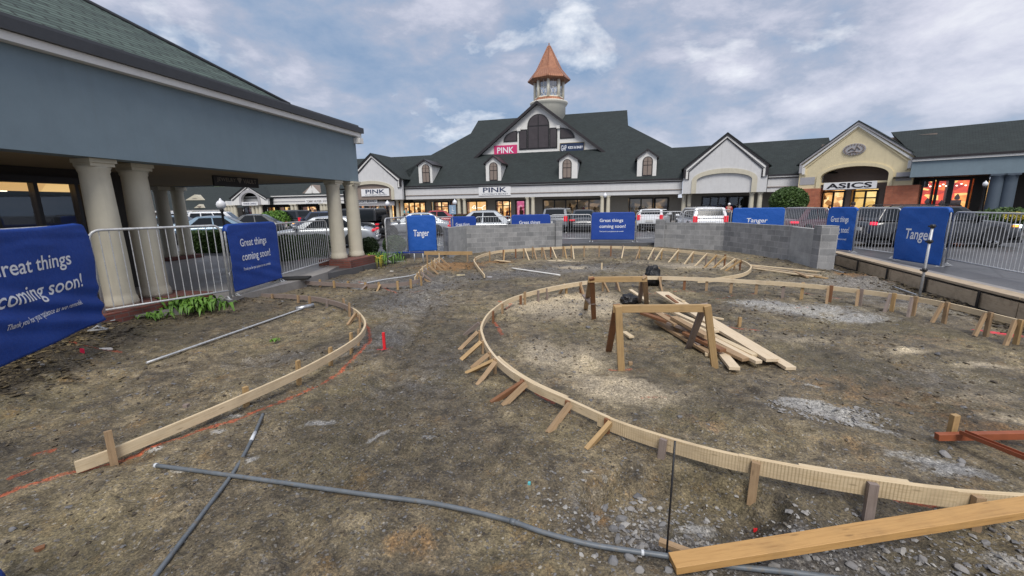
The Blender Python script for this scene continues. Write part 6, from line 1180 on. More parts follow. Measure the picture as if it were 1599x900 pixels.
# ------------------------------------------------------------ lumber heap
LG = 'boards in the lumber heap'
def plank(u0, v0, u1, v1, z0, z1, w, h, mat, label, name='loose_board', group=LG, roll=0):
    a, b = P(u0, v0, z0), P(u1, v1, z1); d = (b - a).normalized(); up = Vector((0, 0, 1)); up = (up + d.cross(up) * roll).normalized()
    mb = MB(); mb.beam(a, b, w, h, up); o = mb.build(name, mat, None, .002, 1); tag(o, label, 'board', group); return o
for a in [(1010, 486, 1080, 530, .03, .03, .08, .035, 'stake_wood', 'brown board showing at the outer left edge of the heap'), (1060, 498, 1180, 556, .10, .07, .09, .04, 'pine', 'narrow yellowish board between the wide pale board and the brown ones'), (1035, 480, 1120, 518, .21, .20, .08, .035, 'pine_pale', 'pale narrow board crossing the top of the heap near the sawhorse beam'), (995, 478, 1050, 498, .10, .12, .09, .04, 'stake_red', 'reddish board end sticking out left of the heap'),
          (1040, 457, 1236, 576, .06, .03, .12, .04, 'pine_new', 'longest pale board, its tip farthest right of the lumber heap'),
          (1030, 457, 1207, 563, .14, .075, .15, .04, 'pine_new', 'wide pale board lying second from the right in the lumber heap'),
          (1031, 488, 1186, 566, .12, .05, .09, .04, 'pine_new', 'pale board just left of the wide one, ending in the middle of the heap'),
          (1095, 512, 1148, 576, .03, .025, .12, .04, 'pine_new', 'short pale board pointing at the camera below the right sawhorse leg'),
          (1085, 498, 1108, 555, .04, .03, .09, .04, 'pine', 'yellowish board mostly buried under the heap'),
          (1003, 489, 1100, 522, .17, .16, .09, .04, 'stake_red', 'reddish brown board on top of the left side of the heap'),
          (1027, 503, 1115, 555, .05, .04, .10, .04, 'stake_wood', 'brown board on the ground along the left edge of the heap'),
          (1045, 505, 1085, 516, .16, .17, .11, .04, 'grey_wood', 'short grey board resting across the left of the heap'),
          (1020, 485, 1058, 508, .20, .18, .10, .04, 'stake_wood', 'brown board on the top left of the heap under the sawhorse beam'),
          (1052, 496, 1106, 526, .24, .20, .10, .045, 'stake_wood', 'orange brown two by four lying on top of the middle of the heap'),
          (1058, 512, 1166, 562, .09, .05, .12, .04, 'stake_wood', 'dark brown board buried in the middle of the heap'),
          (1070, 520, 1130, 548, .13, .10, .10, .04, 'stake_red', 'dark red board edge seen between the right sawhorse legs'),
          (1015, 480, 1095, 540, .10, .06, .09, .04, 'grey_wood', 'grey weathered board low in the heap'),
          (1047, 463, 1068, 471, .10, .12, .07, .03, 'pine', 'small pale offcut at the far end of the heap'),
          (1042, 462, 1058, 474, .16, .14, .06, .04, 'stake_red', 'short dark offcut at the far end of the heap'),
          (985, 453, 1012, 471, .09, .05, .08, .03, 'pine_new', 'short pale board behind the legs of the rear sawhorse'),
          (1098, 493, 1131, 499, .05, .02, .05, .025, 'pine', 'thin stick poking out to the right of the heap'),
          (1126, 512, 1145, 528, .04, .02, .10, .03, 'grey_wood', 'small grey offcut beside the orange paint right of the heap'),
          (975, 519, 987, 527, .02, .02, .08, .03, 'pine', 'small offcut between the left sawhorse legs')]: plank(*a)
for a in [(1170, 414, 1303, 427, .10, .05, .10, .03, 'pine', 'pale bent plank nearest the block wall in the stack right of the rear form'), (1172, 416, 1283, 431, .07, .05, .10, .03, 'kerb_board', 'middle plank of the stack right of the rear form'),
          (1176, 419, 1270, 432, .04, .03, .09, .03, 'pine', 'plank nearest the camera in the stack right of the rear form'), (1246, 427, 1292, 435, .03, .02, .11, .03, 'pine_yellow', 'short orange brown board at the right end of the rear plank stack'), (1240, 424, 1262, 433, .06, .04, .07, .04, 'stake_wood', 'short dark block among the rear planks')]: plank(*a, group='planks lying right of the rear form')
plank(774, 406.5, 797, 409, .06, .06, .10, .03, 'pine', 'short plank on the ground at the left of the rear form', group=None)
# lower right timbers
a = Gp(1050, 889, .035); b = P(1640, 786, .30); single('two_by_six', 'thick yellow timber slanting up from the bottom centre to the right edge', 'timber', (a, b), .10, .045, 'timber_orange')
a = Gp(1461, 693, .06); b = P(1640, 679, .14); single('red_board', 'rust red board at the right edge lying against the leaning stake', 'board', (a, b), .045, .055, 'red_board')
mb = MB(); a = P(1503, 677, .13); b = P(1640, 732, .16); d = (b - a).normalized(); n = Vector((-d.y, d.x, 0)); mb.beam(a, b, .05, .008); mb.beam(a + n * .024 + Vector((0, 0, .012)), b + n * .024 + Vector((0, 0, .012)), .006, .03); mb.beam(a - n * .024 + Vector((0, 0, .012)), b - n * .024 + Vector((0, 0, .012)), .006, .03); o = mb.build('metal_channel', 'red_board'); tag(o, 'reddish metal channel lying across the red board at the right edge', 'channel')
a = Gp(1484, 687, -.03); b = P(1493, 648, .23); single('wood_stake', 'pale square stake leaning behind the red board at right', 'stake', (a, b), .05, .04, 'pine_yellow', (0, 1, 0))
plank(1030, 846, 1100, 872, -.03, -.02, .04, .03, 'stake_wood', 'dark stick half buried in the hole beside the thin rod', group=None)
a = Gp(1041, 872); b = P(1044, 684, .17); mb = MB(); mb.tube([a, (a.x + (b.x - a.x) * .5, a.y + (b.y - a.y) * .02, .35), ], .005, 8)
mb = MB(); rr = ray(1045, 690); t = a.y / rr[1]; zt = CAMZ + rr[2] * t; mb.tube([(a.x, a.y, -.1), (a.x + .004, a.y + .002, zt)], .0055, 8); o = mb.build('steel_rod', 'black_metal'); tag(o, 'thin upright dark steel rod stuck in the hole at bottom centre', 'rod')
# leaning survey pole
g = P(1437, 461, .0); rr = ray(1458, 350); t = g.y / rr[1]; tp = Vector((rr[0] * t, g.y, CAMZ + rr[2] * t)); sp = thing('leaning_pole', 'thin grey pole with black clamps, leaning in front of the right Tanger banner', 'pole', (g.x, g.y, 0)); v_ = tp - g
mb = MB(); mb.tube([(0, 0, -.1), v_ * .98], .022, 10); mb.build('tube', 'galvanised', sp)
for k in (.36, .76, .97): mb = MB(); c = v_ * k; mb.tube([c - v_.normalized() * .035, c + v_.normalized() * .035], .04, 8); mb.beam(c + Vector((-.08, 0, 0)), c + Vector((.06, 0, 0)), .03, .03); mb.build('clamp', 'black_plastic', sp)
# ------------------------------------------------------------ conduits and pipes
def pipe(name, label, px, r, mat, cat='pipe', extra=None, seg=10, dz=None, zs=None):
    pts = [Gp(u, v, (r * .8 if dz is None else dz)) for u, v in px] if zs is None else [P(u, v, zs[0] + (zs[1] - zs[0]) * i / (len(px) - 1)) for i, (u, v) in enumerate(px)]; pts = [Vector(q) for q in catmull([tuple(p) for p in pts], 8)]
    mb = MB(); mb.tube(pts, r, seg); o = mb.build(name, mat); tag(o, label, cat); 
    return o, pts
o, pts = pipe('conduit', 'long dark grey conduit crossing the foreground from left centre to the hole at bottom', [(243, 727), (370, 744), (560, 771), (680, 787), (787, 811), (850, 832), (930, 852), (1044, 869), (1130, 883), (1260, 897), (1400, 918)], .0150, 'conduit', 'conduit', zs=(.036, .004))
q = MB(); q.tube([pts[0] - (pts[1] - pts[0]).normalized() * .004, pts[1].lerp(pts[0], .7)], .0175, 10); q.build('end_cap', 'white_primer', o)
kk = min(range(len(pts)), key=lambda i: abs(pts[i].x - P(995, 862).x)); q = MB(); q.tube([pts[kk], pts[kk].lerp(pts[kk + 1], .3)], .0158, 10); q.build('white_band', 'white_primer', o)
kk = min(range(len(pts)), key=lambda i: abs(pts[i].x - P(795, 813).x)); q = MB(); q.tube([pts[kk], pts[kk + 1]], .0185, 10); q.build('coupling', 'conduit', o)
o, pts = pipe('conduit', 'dark grey conduit lying under the long one, running down to the bottom left edge', [(411, 648), (395, 685), (368, 735), (320, 800), (243, 902), (225, 930)], .014, 'conduit', 'conduit', dz=.008)
q = MB(); q.tube([pts[6].lerp(pts[7], .5), pts[9]], .0146, 10); q.build('white_band', 'white_primer', o)
o, pts = pipe('long_pipe', 'straight galvanised pipe on the dirt in front of the left barriers', [(229, 567), (476, 481)], .015, 'galvanised', zs=(.06, .05)); q = MB(); q.tube([pts[-1] - Vector((.12, .1, 0)), pts[-1] + Vector((.12, .12, .02))], .045, 10); q.build('end_fitting', 'aluminium', o)
pipe('white_pipe', 'white straight pipe on the dirt inside the rear form at left', [(800, 420), (875, 431)], .022, 'trim_white')
pipe('flexible_conduit', 'pale flexible conduit curving along the foot of the right kerb', [(1296, 421), (1330, 430), (1370, 438), (1400, 447), (1432, 461)], .018, 'aluminium', 'conduit')
pipe('edging_pipe', 'thin grey pipe curving behind the short curved board', [(694, 402), (682, 412), (668, 421), (645, 431), (600, 438), (547, 449)], .02, 'galvanised')
# paint-marked stakes
g = Gp(601, 546); single('red_stake', 'fluorescent red marker stake upright in the middle left dirt', 'stake', ((g.x, g.y, -.05), (g.x, g.y, .25)), .035, .03, 'red_paint', (0, 1, 0)); g = Gp(127, 551); mb = MB(); mb.beam((g.x, g.y, -.02), (g.x + .02, g.y, .16), .05, .01, (0, 1, 0)); o = mb.build('pink_flag', 'pink_paint'); tag(o, 'small fluorescent pink marker standing below the near left banner', 'marker')
for u, v, zt, lb, mt in ((1155, 510, .16, 'short orange brown stake alone between the heap and the chalk patch', 'pine_yellow'), (291 + 0, 636, .03, 'short stake end just above the dirt over the curved left board', 'grey_wood'), (985, 570, .04, 'small stake stub beside the left leg of the near sawhorse', 'stake_wood'), (940, 421, .2, 'thin stake alone inside the rear form', 'pine'), (1028, 434, .30, 'stake right of the tall black bag', 'stake_wood')):
    g = Gp(u, v); single('ground_stake', lb, 'stake', ((g.x, g.y, -.08), (g.x, g.y, g.z + zt)), .045, .04, mt, (0, 1, 0))
# bags
def bag(label, c, rx, rz_, seed, mat='bag_black', top=True, ry=None):
    bmk = bmesh.new(); bmesh.ops.create_icosphere(bmk, subdivisions=4, radius=1)
    for v in bmk.verts:
        d = v.co.copy(); k = 1 + .32 * float(fbm(d.x * 2 + seed, d.y * 2 + d.z * 2.3, 1, 3, seed)) - .10 * abs(math.sin(math.atan2(d.y, d.x) * 4.5 + d.z * 3 + seed)) + .13 * float(fbm(math.atan2(d.y, d.x) * 4 + seed, d.z * 2, 1.6, 3, seed + 4)); v.co = Vector((d.x * rx * k, d.y * (ry or rx) * k, max(d.z, -.75) * rz_ * k + rz_ * .72))
    me = bpy.data.meshes.new('rubbish_bag'); bmk.to_mesh(me); bmk.free(); me.polygons.foreach_set('use_smooth', [True] * len(me.polygons)); me.materials.append(M(mat)); o = bpy.data.objects.new('rubbish_bag', me); COL.objects.link(o); o.location = c; tag(o, label, 'bag'); return o
g = Gp(1018, 446); bag('tall black plastic bag behind the beam of the rear sawhorse', (g.x, g.y, g.z), .20, .29, 5)
g = Gp(984, 475); bag('crumpled black bag lying at the far end of the lumber heap', (g.x, g.y, g.z), .20, .12, 8, ry=.16)
g = Gp(1008, 474); 
# small litter
def scrap(u, v, sx, sy, mat, label, seed=0, name='scrap', h=.012, rot=0):
    g = Gp(u, v, .004); r = np.random.default_rng(seed + u); mb = MB(); n = 7; t = [2 * math.pi * (k + r.uniform(-.3, .3)) / n for k in range(n)]; c, s = math.cos(rot), math.sin(rot)
    tp = [(sx * math.cos(a) * r.uniform(.7, 1), sy * math.sin(a) * r.uniform(.7, 1)) for a in t]; tp = [(x * c - y * s, x * s + y * c) for x, y in tp]; zz = [h * r.uniform(.5, 1.6) for _ in t]
    mb.face([(x, y, z) for (x, y), z in zip(tp, zz)]); 
    for k in range(n): k2 = (k + 1) % n; mb.face([(tp[k][0], tp[k][1], -.01), (tp[k2][0], tp[k2][1], -.01), (tp[k2][0], tp[k2][1], zz[k2]), (tp[k][0], tp[k][1], zz[k])])
    o = mb.build(name, mat); o.location = g; tag(o, label, 'litter')
for a in [(556, 452, .16, .07, 'aluminium', 'crumpled grey plastic sheet in front of the middle form'), (625, 409, .28, .16, 'panel_grey', 'grey plastic tray lying at the foot of the angled barrier'), (719, 431, .14, .05, 'stucco_cream', 'pale broken slab beside the left end of the rear form'), (765, 434, .10, .05, 'panel_grey', 'pale blue scrap beside the left end of the rear form'), (612, 424, .08, .04, 'trim_white', 'white scrap of paper in front of the brick plinth'), (827, 758, .014, .009, 'teal_cloth', 'tiny teal capsule on the dirt above the long conduit'), (165, 546, .10, .03, 'trim_white', 'white scrap below the near left banner'), (1335, 757, .012, .01, 'red_paint', 'tiny red scrap below the kerfed board'), (1180, 828, .014, .01, 'red_paint', 'tiny red scrap on the crushed stone above the thick timber'), (146, 520, .09, .06, 'white_primer', 'pale crushed cup at the foot of the near barrier'), (563, 421, .08, .03, 'panel_grey', 'grey scrap behind the middle form'), (62, 858, .03, .025, 'stake_red', 'rusty lump in the bottom left dirt')]: scrap(*a[:6])
# ------------------------------------------------------------ cars
def car(name, label, kind, col, pos, rz, L=4.7, W_=1.83, Ht=1.46, group='cars in the car park', lit=False, far=False):
    o = thing(name, label, 'car' if kind != 'van' else 'minivan', (pos[0], pos[1], .152), rz, group); w = W_ / 2
    sed = kind == 'sedan'; hood = .70 * 1 if sed else .62; 
    if kind == 'sedan': belt = .92; lo = [(-.5, .50, .86), (-.485, .78, .93), (-.40, .98, .97), (-.2, .95, 1), (.1, .93, 1), (.22, .92, 1), (.36, .84, .97), (.46, .72, .90), (.497, .58, .82)]; cab = [(-.40, .24), (-.22, .06)]
    elif kind == 'suv': belt = 1.05; lo = [(-.5, .55, .90), (-.49, .95, .95), (-.46, 1.06, .97), (-.2, 1.06, 1), (.1, 1.04, 1), (.22, 1.03, 1), (.36, .97, .98), (.47, .85, .92), (.498, .62, .86)]; cab = [(-.475, .23), (-.42, .10)]
    elif kind == 'van': belt = 1.0; lo = [(-.5, .55, .92), (-.49, .95, .96), (-.46, 1.0, .97), (-.2, 1.0, 1), (.1, 1.0, 1), (.27, .98, 1), (.38, .90, .98), (.47, .78, .92), (.498, .58, .86)]; cab = [(-.485, .30), (-.44, .10)]
    else: belt = 1.1; lo = [(-.5, .6, .97), (-.497, 1.08, .98), (-.2, 1.08, 1), (.1, 1.1, 1), (.2, 1.12, .98), (.4, 1.1, .95), (.49, 1.05, .92), (.5, .62, .90)]; cab = [(-.48, .18), (-.47, .12)]
    mb = MB(); rows = []
    for fx, zt, fw in lo:
        x = fx * L; ww = w * fw; g = .2 if abs(fx) < .45 else .3; rows.append([(x, ww * .88, g), (x, ww * .99, g + .1), (x, ww, .5), (x, ww * .985, min(.75, zt - .08)), (x, ww * .93, zt - .03), (x, ww * .80, zt), (x, 0, zt + .035), (x, -ww * .80, zt), (x, -ww * .93, zt - .03), (x, -ww * .985, min(.75, zt - .08)), (x, -ww, .5), (x, -ww * .99, g + .1), (x, -ww * .88, g)])
    i0 = mb.grid(rows, True, True); mb.cap(i0, 13, True); mb.cap(i0 + 13 * (len(rows) - 1), 13); body = mb.build('body', col, o); 
    for p_ in body.data.polygons: pass
    bm2 = bmesh.new(); bm2.from_mesh(body.data); bmesh.ops.recalc_face_normals(bm2, faces=bm2.faces); bm2.to_mesh(body.data); bm2.free(); sb = body.modifiers.new('s', 'SUBSURF'); sb.levels = 1; sb.render_levels = 1
    # cabin
    (b0, b1), (t0, t1) = cab; zb = belt - .03; wb = w * .93; wt = w * (.74 if sed else .80); zt = Ht - .03; B0, B1, T0, T1 = b0 * L, b1 * L, t0 * L, t1 * L
    def ringp(t, ins=0):
        x0 = B0 + (T0 - B0) * t; x1 = B1 + (T1 - B1) * t; ww = wb + (wt - wb) * t; return [(x0, ww, zb + (zt - zb) * t), (x1, ww, zb + (zt - zb) * t), (x1, -ww, zb + (zt - zb) * t), (x0, -ww, zb + (zt - zb) * t)]
    mb = MB(); R = [ringp(0), ringp(.94), ringp(1)]; R[2] = [(x * 1 + (.05 if k in (0, 3) else -.05), y * .93, z + .02) for k, (x, y, z) in enumerate(R[2])]
    for r0, r1 in zip(R[:-1], R[1:]):
        for k in range(4): k2 = (k + 1) % 4; mb.face([r0[k2], r0[k], r1[k], r1[k2]], smooth=False)
    top = R[2]; xm0, xm1 = top[0][0], top[1][0]; n = 6; rr = [[(xm0 + (xm1 - xm0) * i / n, top[0][1] * math.cos(math.pi * j / 6) if False else top[0][1] * (1 - 2 * j / 6), top[0][2] + .045 * (1 - (2 * i / n - 1) ** 2) * (1 - (2 * j / 6 - 1) ** 2) ** .5 + .0) for j in range(7)] for i in range(n + 1)]
    mb.grid(rr, False, True); cabin = mb.build('cabin', col, o, .03, 2)
    def quad(a, b, u0, u1, v0, v1, out=.012):                       # glass set on the face between bottom edge a-b at heights v0..v1
        r0, r1 = ringp(v0), ringp(v1); p = [Vector(r0[a]).lerp(Vector(r0[b]), u0), Vector(r0[a]).lerp(Vector(r0[b]), u1), Vector(r1[a]).lerp(Vector(r1[b]), u1), Vector(r1[a]).lerp(Vector(r1[b]), u0)]
        nrm = (p[1] - p[0]).cross(p[3] - p[0]).normalized(); cen = Vector((0, 0, (zb + zt) / 2)); nrm = nrm if nrm.dot(p[0] - Vector(((B0 + B1) / 2, 0, cen.z))) > 0 else -nrm; return [q + nrm * out for q in p], nrm
    def glass(a, b, u0, u1, v0=.08, v1=.9, nm='window'):
        p, nrm = quad(a, b, u0, u1, v0, v1); m2 = MB(); 
        if (p[1] - p[0]).cross(p[3] - p[0]).dot(nrm) < 0: p = p[::-1]
        m2.face(p); q = [x - nrm * .02 for x in p]
        for k in range(4): k2 = (k + 1) % 4; m2.face([q[k], q[k2], p[k2], p[k]])
        m2.build(nm, 'car_glass', o)
    glass(1, 2, .07, .93, .06, .93, 'windscreen'); glass(3, 0, .10, .90, .25 if not sed else .1, .92, 'rear_window')
    for a, b in ((0, 1), (3, 2)):
        cuts = [(.06, .30), (.33, .60), (.63, .90)] if kind in ('van', 'suv') else [(.13, .45), (.48, .84)] if sed else [(.05, .45), (.5, .92)]
        for c0, c1 in cuts: glass(a, b, c0, c1)
    # wheels
    rw = .33 if sed else .37; wx = [L * .30, -L * .29]
    for x in wx:
        for s in (-1, 1):
            y = s * (w - .10); tw = .2; m2 = MB(); prof = [(rw * .62, -tw / 2), (rw * .93, -tw / 2), (rw, -tw * .35), (rw, tw * .35), (rw * .93, tw / 2), (rw * .62, tw / 2)]
            n = 22 if not far else 12
            rows = [[(x + r * math.cos(2 * math.pi * k / n), y + t, rw + r * math.sin(2 * math.pi * k / n)) for k in range(n)] for r, t in prof]; m2.grid(rows, True, True); wl = m2.build('wheel', 'tyre', o)
            if not far:
                m2 = MB(); yo = y + s * tw * .42
                rr0 = [[(x + r * math.cos(2 * math.pi * k / n), yo - s * dpt, rw + r * math.sin(2 * math.pi * k / n)) for k in range(n)] for r, dpt in ((rw * .66, 0), (rw * .60, .02), (rw * .58, .07))]; m2.grid(rr0, True, True)
                for k in range(5):
                    a = 2 * math.pi * k / 5 + .3; m2.beam((x, yo - s * .03, rw), (x + rw * .6 * math.cos(a), yo - s * .02, rw + rw * .6 * math.sin(a)), .07, .03, (0, 1, 0))
                m2.build('rim', 'rim', wl); m2 = MB(); m2.lathe([(rw * 1.14, 0), (rw * 1.14, .012)], (0, 0, 0), 2)
                m2 = MB(); na = 14; ar = [(x + rw * 1.16 * math.cos(t), rw + rw * 1.16 * math.sin(t)) for t in np.linspace(-.25, math.pi + .25, na)]
                m2.prism(ar, s * (w + .004) - .006, s * (w + .004) + .0); m2.build('wheel_arch', 'black_plastic', o)
    def lampb(x, y, z, sx, sy, sz, mt, nm): m2 = MB(); m2.box(x - sx, x + sx, y - sy, y + sy, z - sz, z + sz); m2.build(nm, mt, o, .02, 2)
    ry = -.485 * L if kind != 'sedan' else -.475 * L; tz = .86 if kind != 'sedan' else .80
    for s in (-1, 1):
        lampb(ry - .015, s * w * .82, tz + (.06 if kind in ('suv', 'van') else 0), .07, w * .12 if kind in ('suv', 'van', 'jeep') else w * .2, (.06 if lit else .17) if kind in ('suv', 'van') else .05, 'lamp_red_lit' if lit else 'lamp_red', 'tail_light')
        lampb(.462 * L, s * w * .70, .68 if sed else .78, .10, w * .16, .07, 'lamp_white_lit' if lit else 'lamp_clear', 'headlight')
        if lit: lampb(.43 * L, s * w * .93, .70 if sed else .80, .08, .03, .045, 'lamp_amber_lit', 'indicator')
    if not far:
        for s in (-1, 1): m2 = MB(); m2.box(B1 * .86 - .1, B1 * .86 + .08, s * (w + .02) - .1, s * (w + .02) + .1, zb + .02, zb + .17); m2.build('door_mirror', col, o, .03, 2)
        m2 = MB(); m2.box(.492 * L, .505 * L, -w * .5, w * .5, .42, .62); m2.build('grille', 'black_plastic', o, .01); m2 = MB(); m2.box(-.508 * L, -.497 * L, -.25, .25, .62, .75); m2.build('number_plate', 'plate', o)
        m2 = MB(); m2.box(-.495 * L, .495 * L, -w * .9, w * .9, .17, .27); m2.build('underside', 'black_plastic', o)
        m2 = MB(); m2.box(-.512 * L, -.49 * L, -w * .8, w * .8, .34, .52); m2.box(.49 * L, .508 * L, -w * .75, w * .75, .26, .4); m2.build('bumper', 'black_plastic' if kind in ('suv', 'jeep') else col, o, .02)
        if kind in ('suv', 'van'):
            for s in (-1, 1): m2 = MB(); m2.tube([(T0 * .9, s * wt * .85, zt + .02), (T0 * .85, s * wt * .85, zt + .09), (T1 * .8, s * wt * .85, zt + .09), (T1 * .95, s * wt * .85, zt + .02)], .018, 6); m2.build('roof_rail', 'black_plastic', o)
    if kind == 'jeep': m2 = MB(); m2.lathe([(.16, -.12), (.36, -.12), (.39, -.06), (.39, .06), (.36, .12), (.16, .12)], (0, 0, 0), 20); sp_ = m2.build('spare_wheel', 'tyre', o); sp_.rotation_euler = (0, math.pi / 2, 0); sp_.location = (-.5 * L - .14, 0, 1.0)
    return o
R_ = math.radians
def cp(u, v, z=.15): q = P(u, v, z); return (q.x, q.y)
def at(u, depth): r = ray(u, 325); t = depth / r[1]; return (r[0] * t, depth)
# left car park
car('parked_car', 'blue grey sedan nearest behind the hedge, seen between the arcade columns', 'sedan', 'paint_bluegrey', at(318, 23), R_(205), 4.8)
car('parked_car', 'white crossover parked behind the blue grey sedan at left', 'suv', 'paint_white', at(345, 33), R_(20), 4.6, Ht=1.68)
car('parked_car', 'dark blue sedan in the far left row, behind the white crossover', 'sedan', 'paint_darkblue', at(322, 42), R_(10), far=True)
car('parked_car', 'pale silver crossover left of the white one in the far left row', 'suv', 'paint_silver', at(293, 37), R_(15), far=True, Ht=1.65); car('parked_car', 'charcoal crossover in the farthest left row', 'suv', 'paint_charcoal', at(305, 50), R_(10), far=True, Ht=1.65)
car('parked_car', 'charcoal sedan mostly hidden behind the second left banner', 'sedan', 'paint_charcoal', at(388, 30), R_(200), 4.6); car('parked_car', 'blue grey sedan half seen at the inner arcade column', 'sedan', 'paint_bluegrey', at(277, 29), R_(20), far=True)
car('parked_car', 'silver sedan behind the barrier left of the corner columns', 'sedan', 'paint_silver', at(503, 19.3), R_(192), 4.8, Ht=1.42)
car('parked_car', 'dark crossover with red tail lights behind the silver sedan', 'suv', 'paint_darkblue', at(506, 26.5), R_(155), 4.6, Ht=1.62); car('parked_car', 'black crossover far behind the top of the second left banner', 'suv', 'paint_black', at(446, 37), R_(160), far=True, Ht=1.7)
car('parked_car', 'white and red lit hatchback behind the dark crossover', 'sedan', 'paint_white', at(500, 33), R_(160), far=True, lit=True)
car('parked_car', 'black boxy off roader between the corner columns and the angled barrier', 'jeep', 'paint_black', at(546, 25), R_(172), 4.2, 1.9, 1.76)
car('parked_car', 'silver sedan behind the angled barrier and the left Tanger banner', 'sedan', 'paint_silver', at(648, 27), R_(188), 4.7, Ht=1.44); car('parked_car', 'red sedan whose roof shows above the left Tanger banner', 'sedan', 'paint_red', at(690, 37), R_(10), far=True, Ht=1.5)
car('parked_car', 'silver coupe showing its roof above the long block wall', 'sedan', 'paint_silver', at(768, 23.0), R_(0), 4.7, Ht=1.56)
car('parked_car', 'silver grey crossover seen from behind left of the middle banner', 'suv', 'paint_charcoal_light', at(874, 30), R_(75), 4.7, 1.85, 1.6); car('parked_car', 'charcoal car just right of the silver grey crossover behind the middle barrier', 'sedan', 'paint_charcoal', at(912, 30), R_(80), far=False)
car('parked_car', 'white hatchback seen from behind through the barrier right of the middle banner', 'suv', 'paint_white', at(1024, 29.5), R_(62), 4.2, 1.78, 1.45)
car('parked_van', 'white minivan with tall red tail lights behind the right block wall', 'van', 'paint_white', at(1093, 25.5), R_(80), 5.0, 1.95, 1.56)
car('parked_car', 'dark red sedan behind the barrier at the pale wall end', 'sedan', 'paint_darkred', at(1262, 22), R_(25), 4.7, lit=True, Ht=1.5)
car('moving_car', 'black car with lit headlight and amber indicator driving behind the right barriers', 'suv', 'paint_black', at(1456, 16.4), R_(-8), 5.1, 1.9, 1.55, lit=True)
# parking bays and kerb island lines
mb = MB()
for k in range(12): x = -2 + k * 2.75; mb.face([(x, 27, .154), (x + .1, 27, .154), (x + 1.0, 31.5, .154), (x + .9, 31.5, .154)])
for k in range(10): x = -26 + k * 2.75; mb.face([(x, 30, .154), (x + .1, 30, .154), (x + .1, 35, .154), (x, 35, .154)])
o = mb.build('parking_lines', 'road_paint'); struct(o)
mb = MB(); a, b = FM.W(-9, -3.2, 0), FM.W(31, -3.2, 0); mb.beam(a + Vector((0, 0, .215)), b + Vector((0, 0, .215)), .15, .13); o = mb.build('kerb', 'yellow_paint'); struct(o)
mb = MB(); q = [FM.W(-9, -3.12, .2), FM.W(32, -3.12, .2), FM.W(32, 3, .2), FM.W(-9, 3, .2)]; mb.face(q); o = mb.build('pavement', 'concrete'); struct(o)
# grey road band in front of the gap
# ------------------------------------------------------------ lamps
def lamp(label, x, y, h, r=.2, rp=.06):
    o = thing('street_lamp', label, 'lamp post', (x, y, .15)); mb = MB(); mb.lathe([(rp * 2.6, 0), (rp * 2.6, .12), (rp * 1.8, .3), (rp * 1.3, .6), (rp, .8), (rp * .8, h - .25), (rp * 1.4, h - .22), (rp * 1.6, h - .12), (rp * 1.0, h - .1)], (0, 0, 0), 14); mb.build('post', 'black_metal', o)
    mb = MB(); mb.lathe([(.09, 0), (r * .85, r * .35), (r, r * .9), (r * .85, r * 1.5), (r * .5, r * 1.85), (r * .28, r * 1.95), (r * .28, r * 2.15), (r * .1, r * 2.4), (.005, r * 2.45)], (0, 0, h - .1), 20); mb.build('globe', 'globe', o)
a = at(346, 19.5); hl_ = CAMZ + ray(344, 323)[2] * 19.5 / ray(344, 323)[1] - .15; lamp('black lamp post with a white globe behind the second left banner', a[0], a[1], hl_, .2, .06)
for u, v, dep, lb in ((711, 318, 36, 'lamp post with a pale globe in front of the hall entrance at left'), (606, 320, 36, 'lamp post with a pale globe before the left PINK pavilion'), (1532, 288, 26, 'lamp post with a pale globe before the blue wing'), (945, 307, 40, 'lamp post in front of the middle column pair of the hall')):
    a = at(u, dep); lamp(lb, a[0], a[1], CAMZ + ray(u, v)[2] * dep / ray(u, v)[1] - .15, .2 if dep > 30 else .13, .05)
for u, v, dep in ((707, 333, 35),):
    a = at(u, dep); o = thing('parking_sign', 'small blue accessible parking sign by the left hall lamp', 'sign', (a[0], a[1], .15)); mb = MB(); mb.tube([(0, 0, 0), (0, 0, 1.9)], .03, 6); mb.build('post', 'galvanised', o); mb = MB(); mb.box(-.28, .28, -.05, -.031, 1.2, 1.95); q_ = mb.build('plate', 'blue_sign', o)
    mb = MB(); mb.lathe([(.001, 0), (.05, .04), (.001, .08)], (-.02, -.06, 1.72), 8); mb.box(-.04, .0, -.062, -.052, 1.5, 1.7); mb.box(-.04, .14, -.062, -.052, 1.47, 1.51); mb.box(-.1, .08, -.062, -.052, 1.34, 1.38); mb.build('symbol', 'letter_white', o)
# ------------------------------------------------------------ plants
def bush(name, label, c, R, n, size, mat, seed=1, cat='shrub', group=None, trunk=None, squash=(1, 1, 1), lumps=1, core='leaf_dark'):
    o = thing(name, label, cat, c, 0, group); r = np.random.default_rng(seed); C = [np.array([0, 0, R * squash[2] + (trunk or 0)])]; Rs = [R]
    for _ in range(lumps - 1): d = r.normal(0, 1, 3); d /= np.linalg.norm(d); C.append(C[0] + d * R * .45 * np.array(squash)); Rs.append(R * r.uniform(.5, .7))
    V, Fc, u_ = leafcloud(np.array(C), np.array(Rs), n, size, seed, squash); bigmesh('foliage', V, Fc, u_, mat, o)
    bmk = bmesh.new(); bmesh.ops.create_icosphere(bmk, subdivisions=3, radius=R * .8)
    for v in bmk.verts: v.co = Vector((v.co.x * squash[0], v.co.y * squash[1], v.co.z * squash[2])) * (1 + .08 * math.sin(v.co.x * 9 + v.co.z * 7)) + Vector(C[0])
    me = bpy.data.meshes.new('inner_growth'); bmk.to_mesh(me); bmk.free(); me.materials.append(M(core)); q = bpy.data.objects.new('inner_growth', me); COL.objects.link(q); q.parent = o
    mb = MB(); mb.tube([(0, 0, -.1), (.02, 0, (trunk or 0) + R * .5 * squash[2])], .06 if trunk else .03, 8); mb.build('trunk', 'bark', o); return o
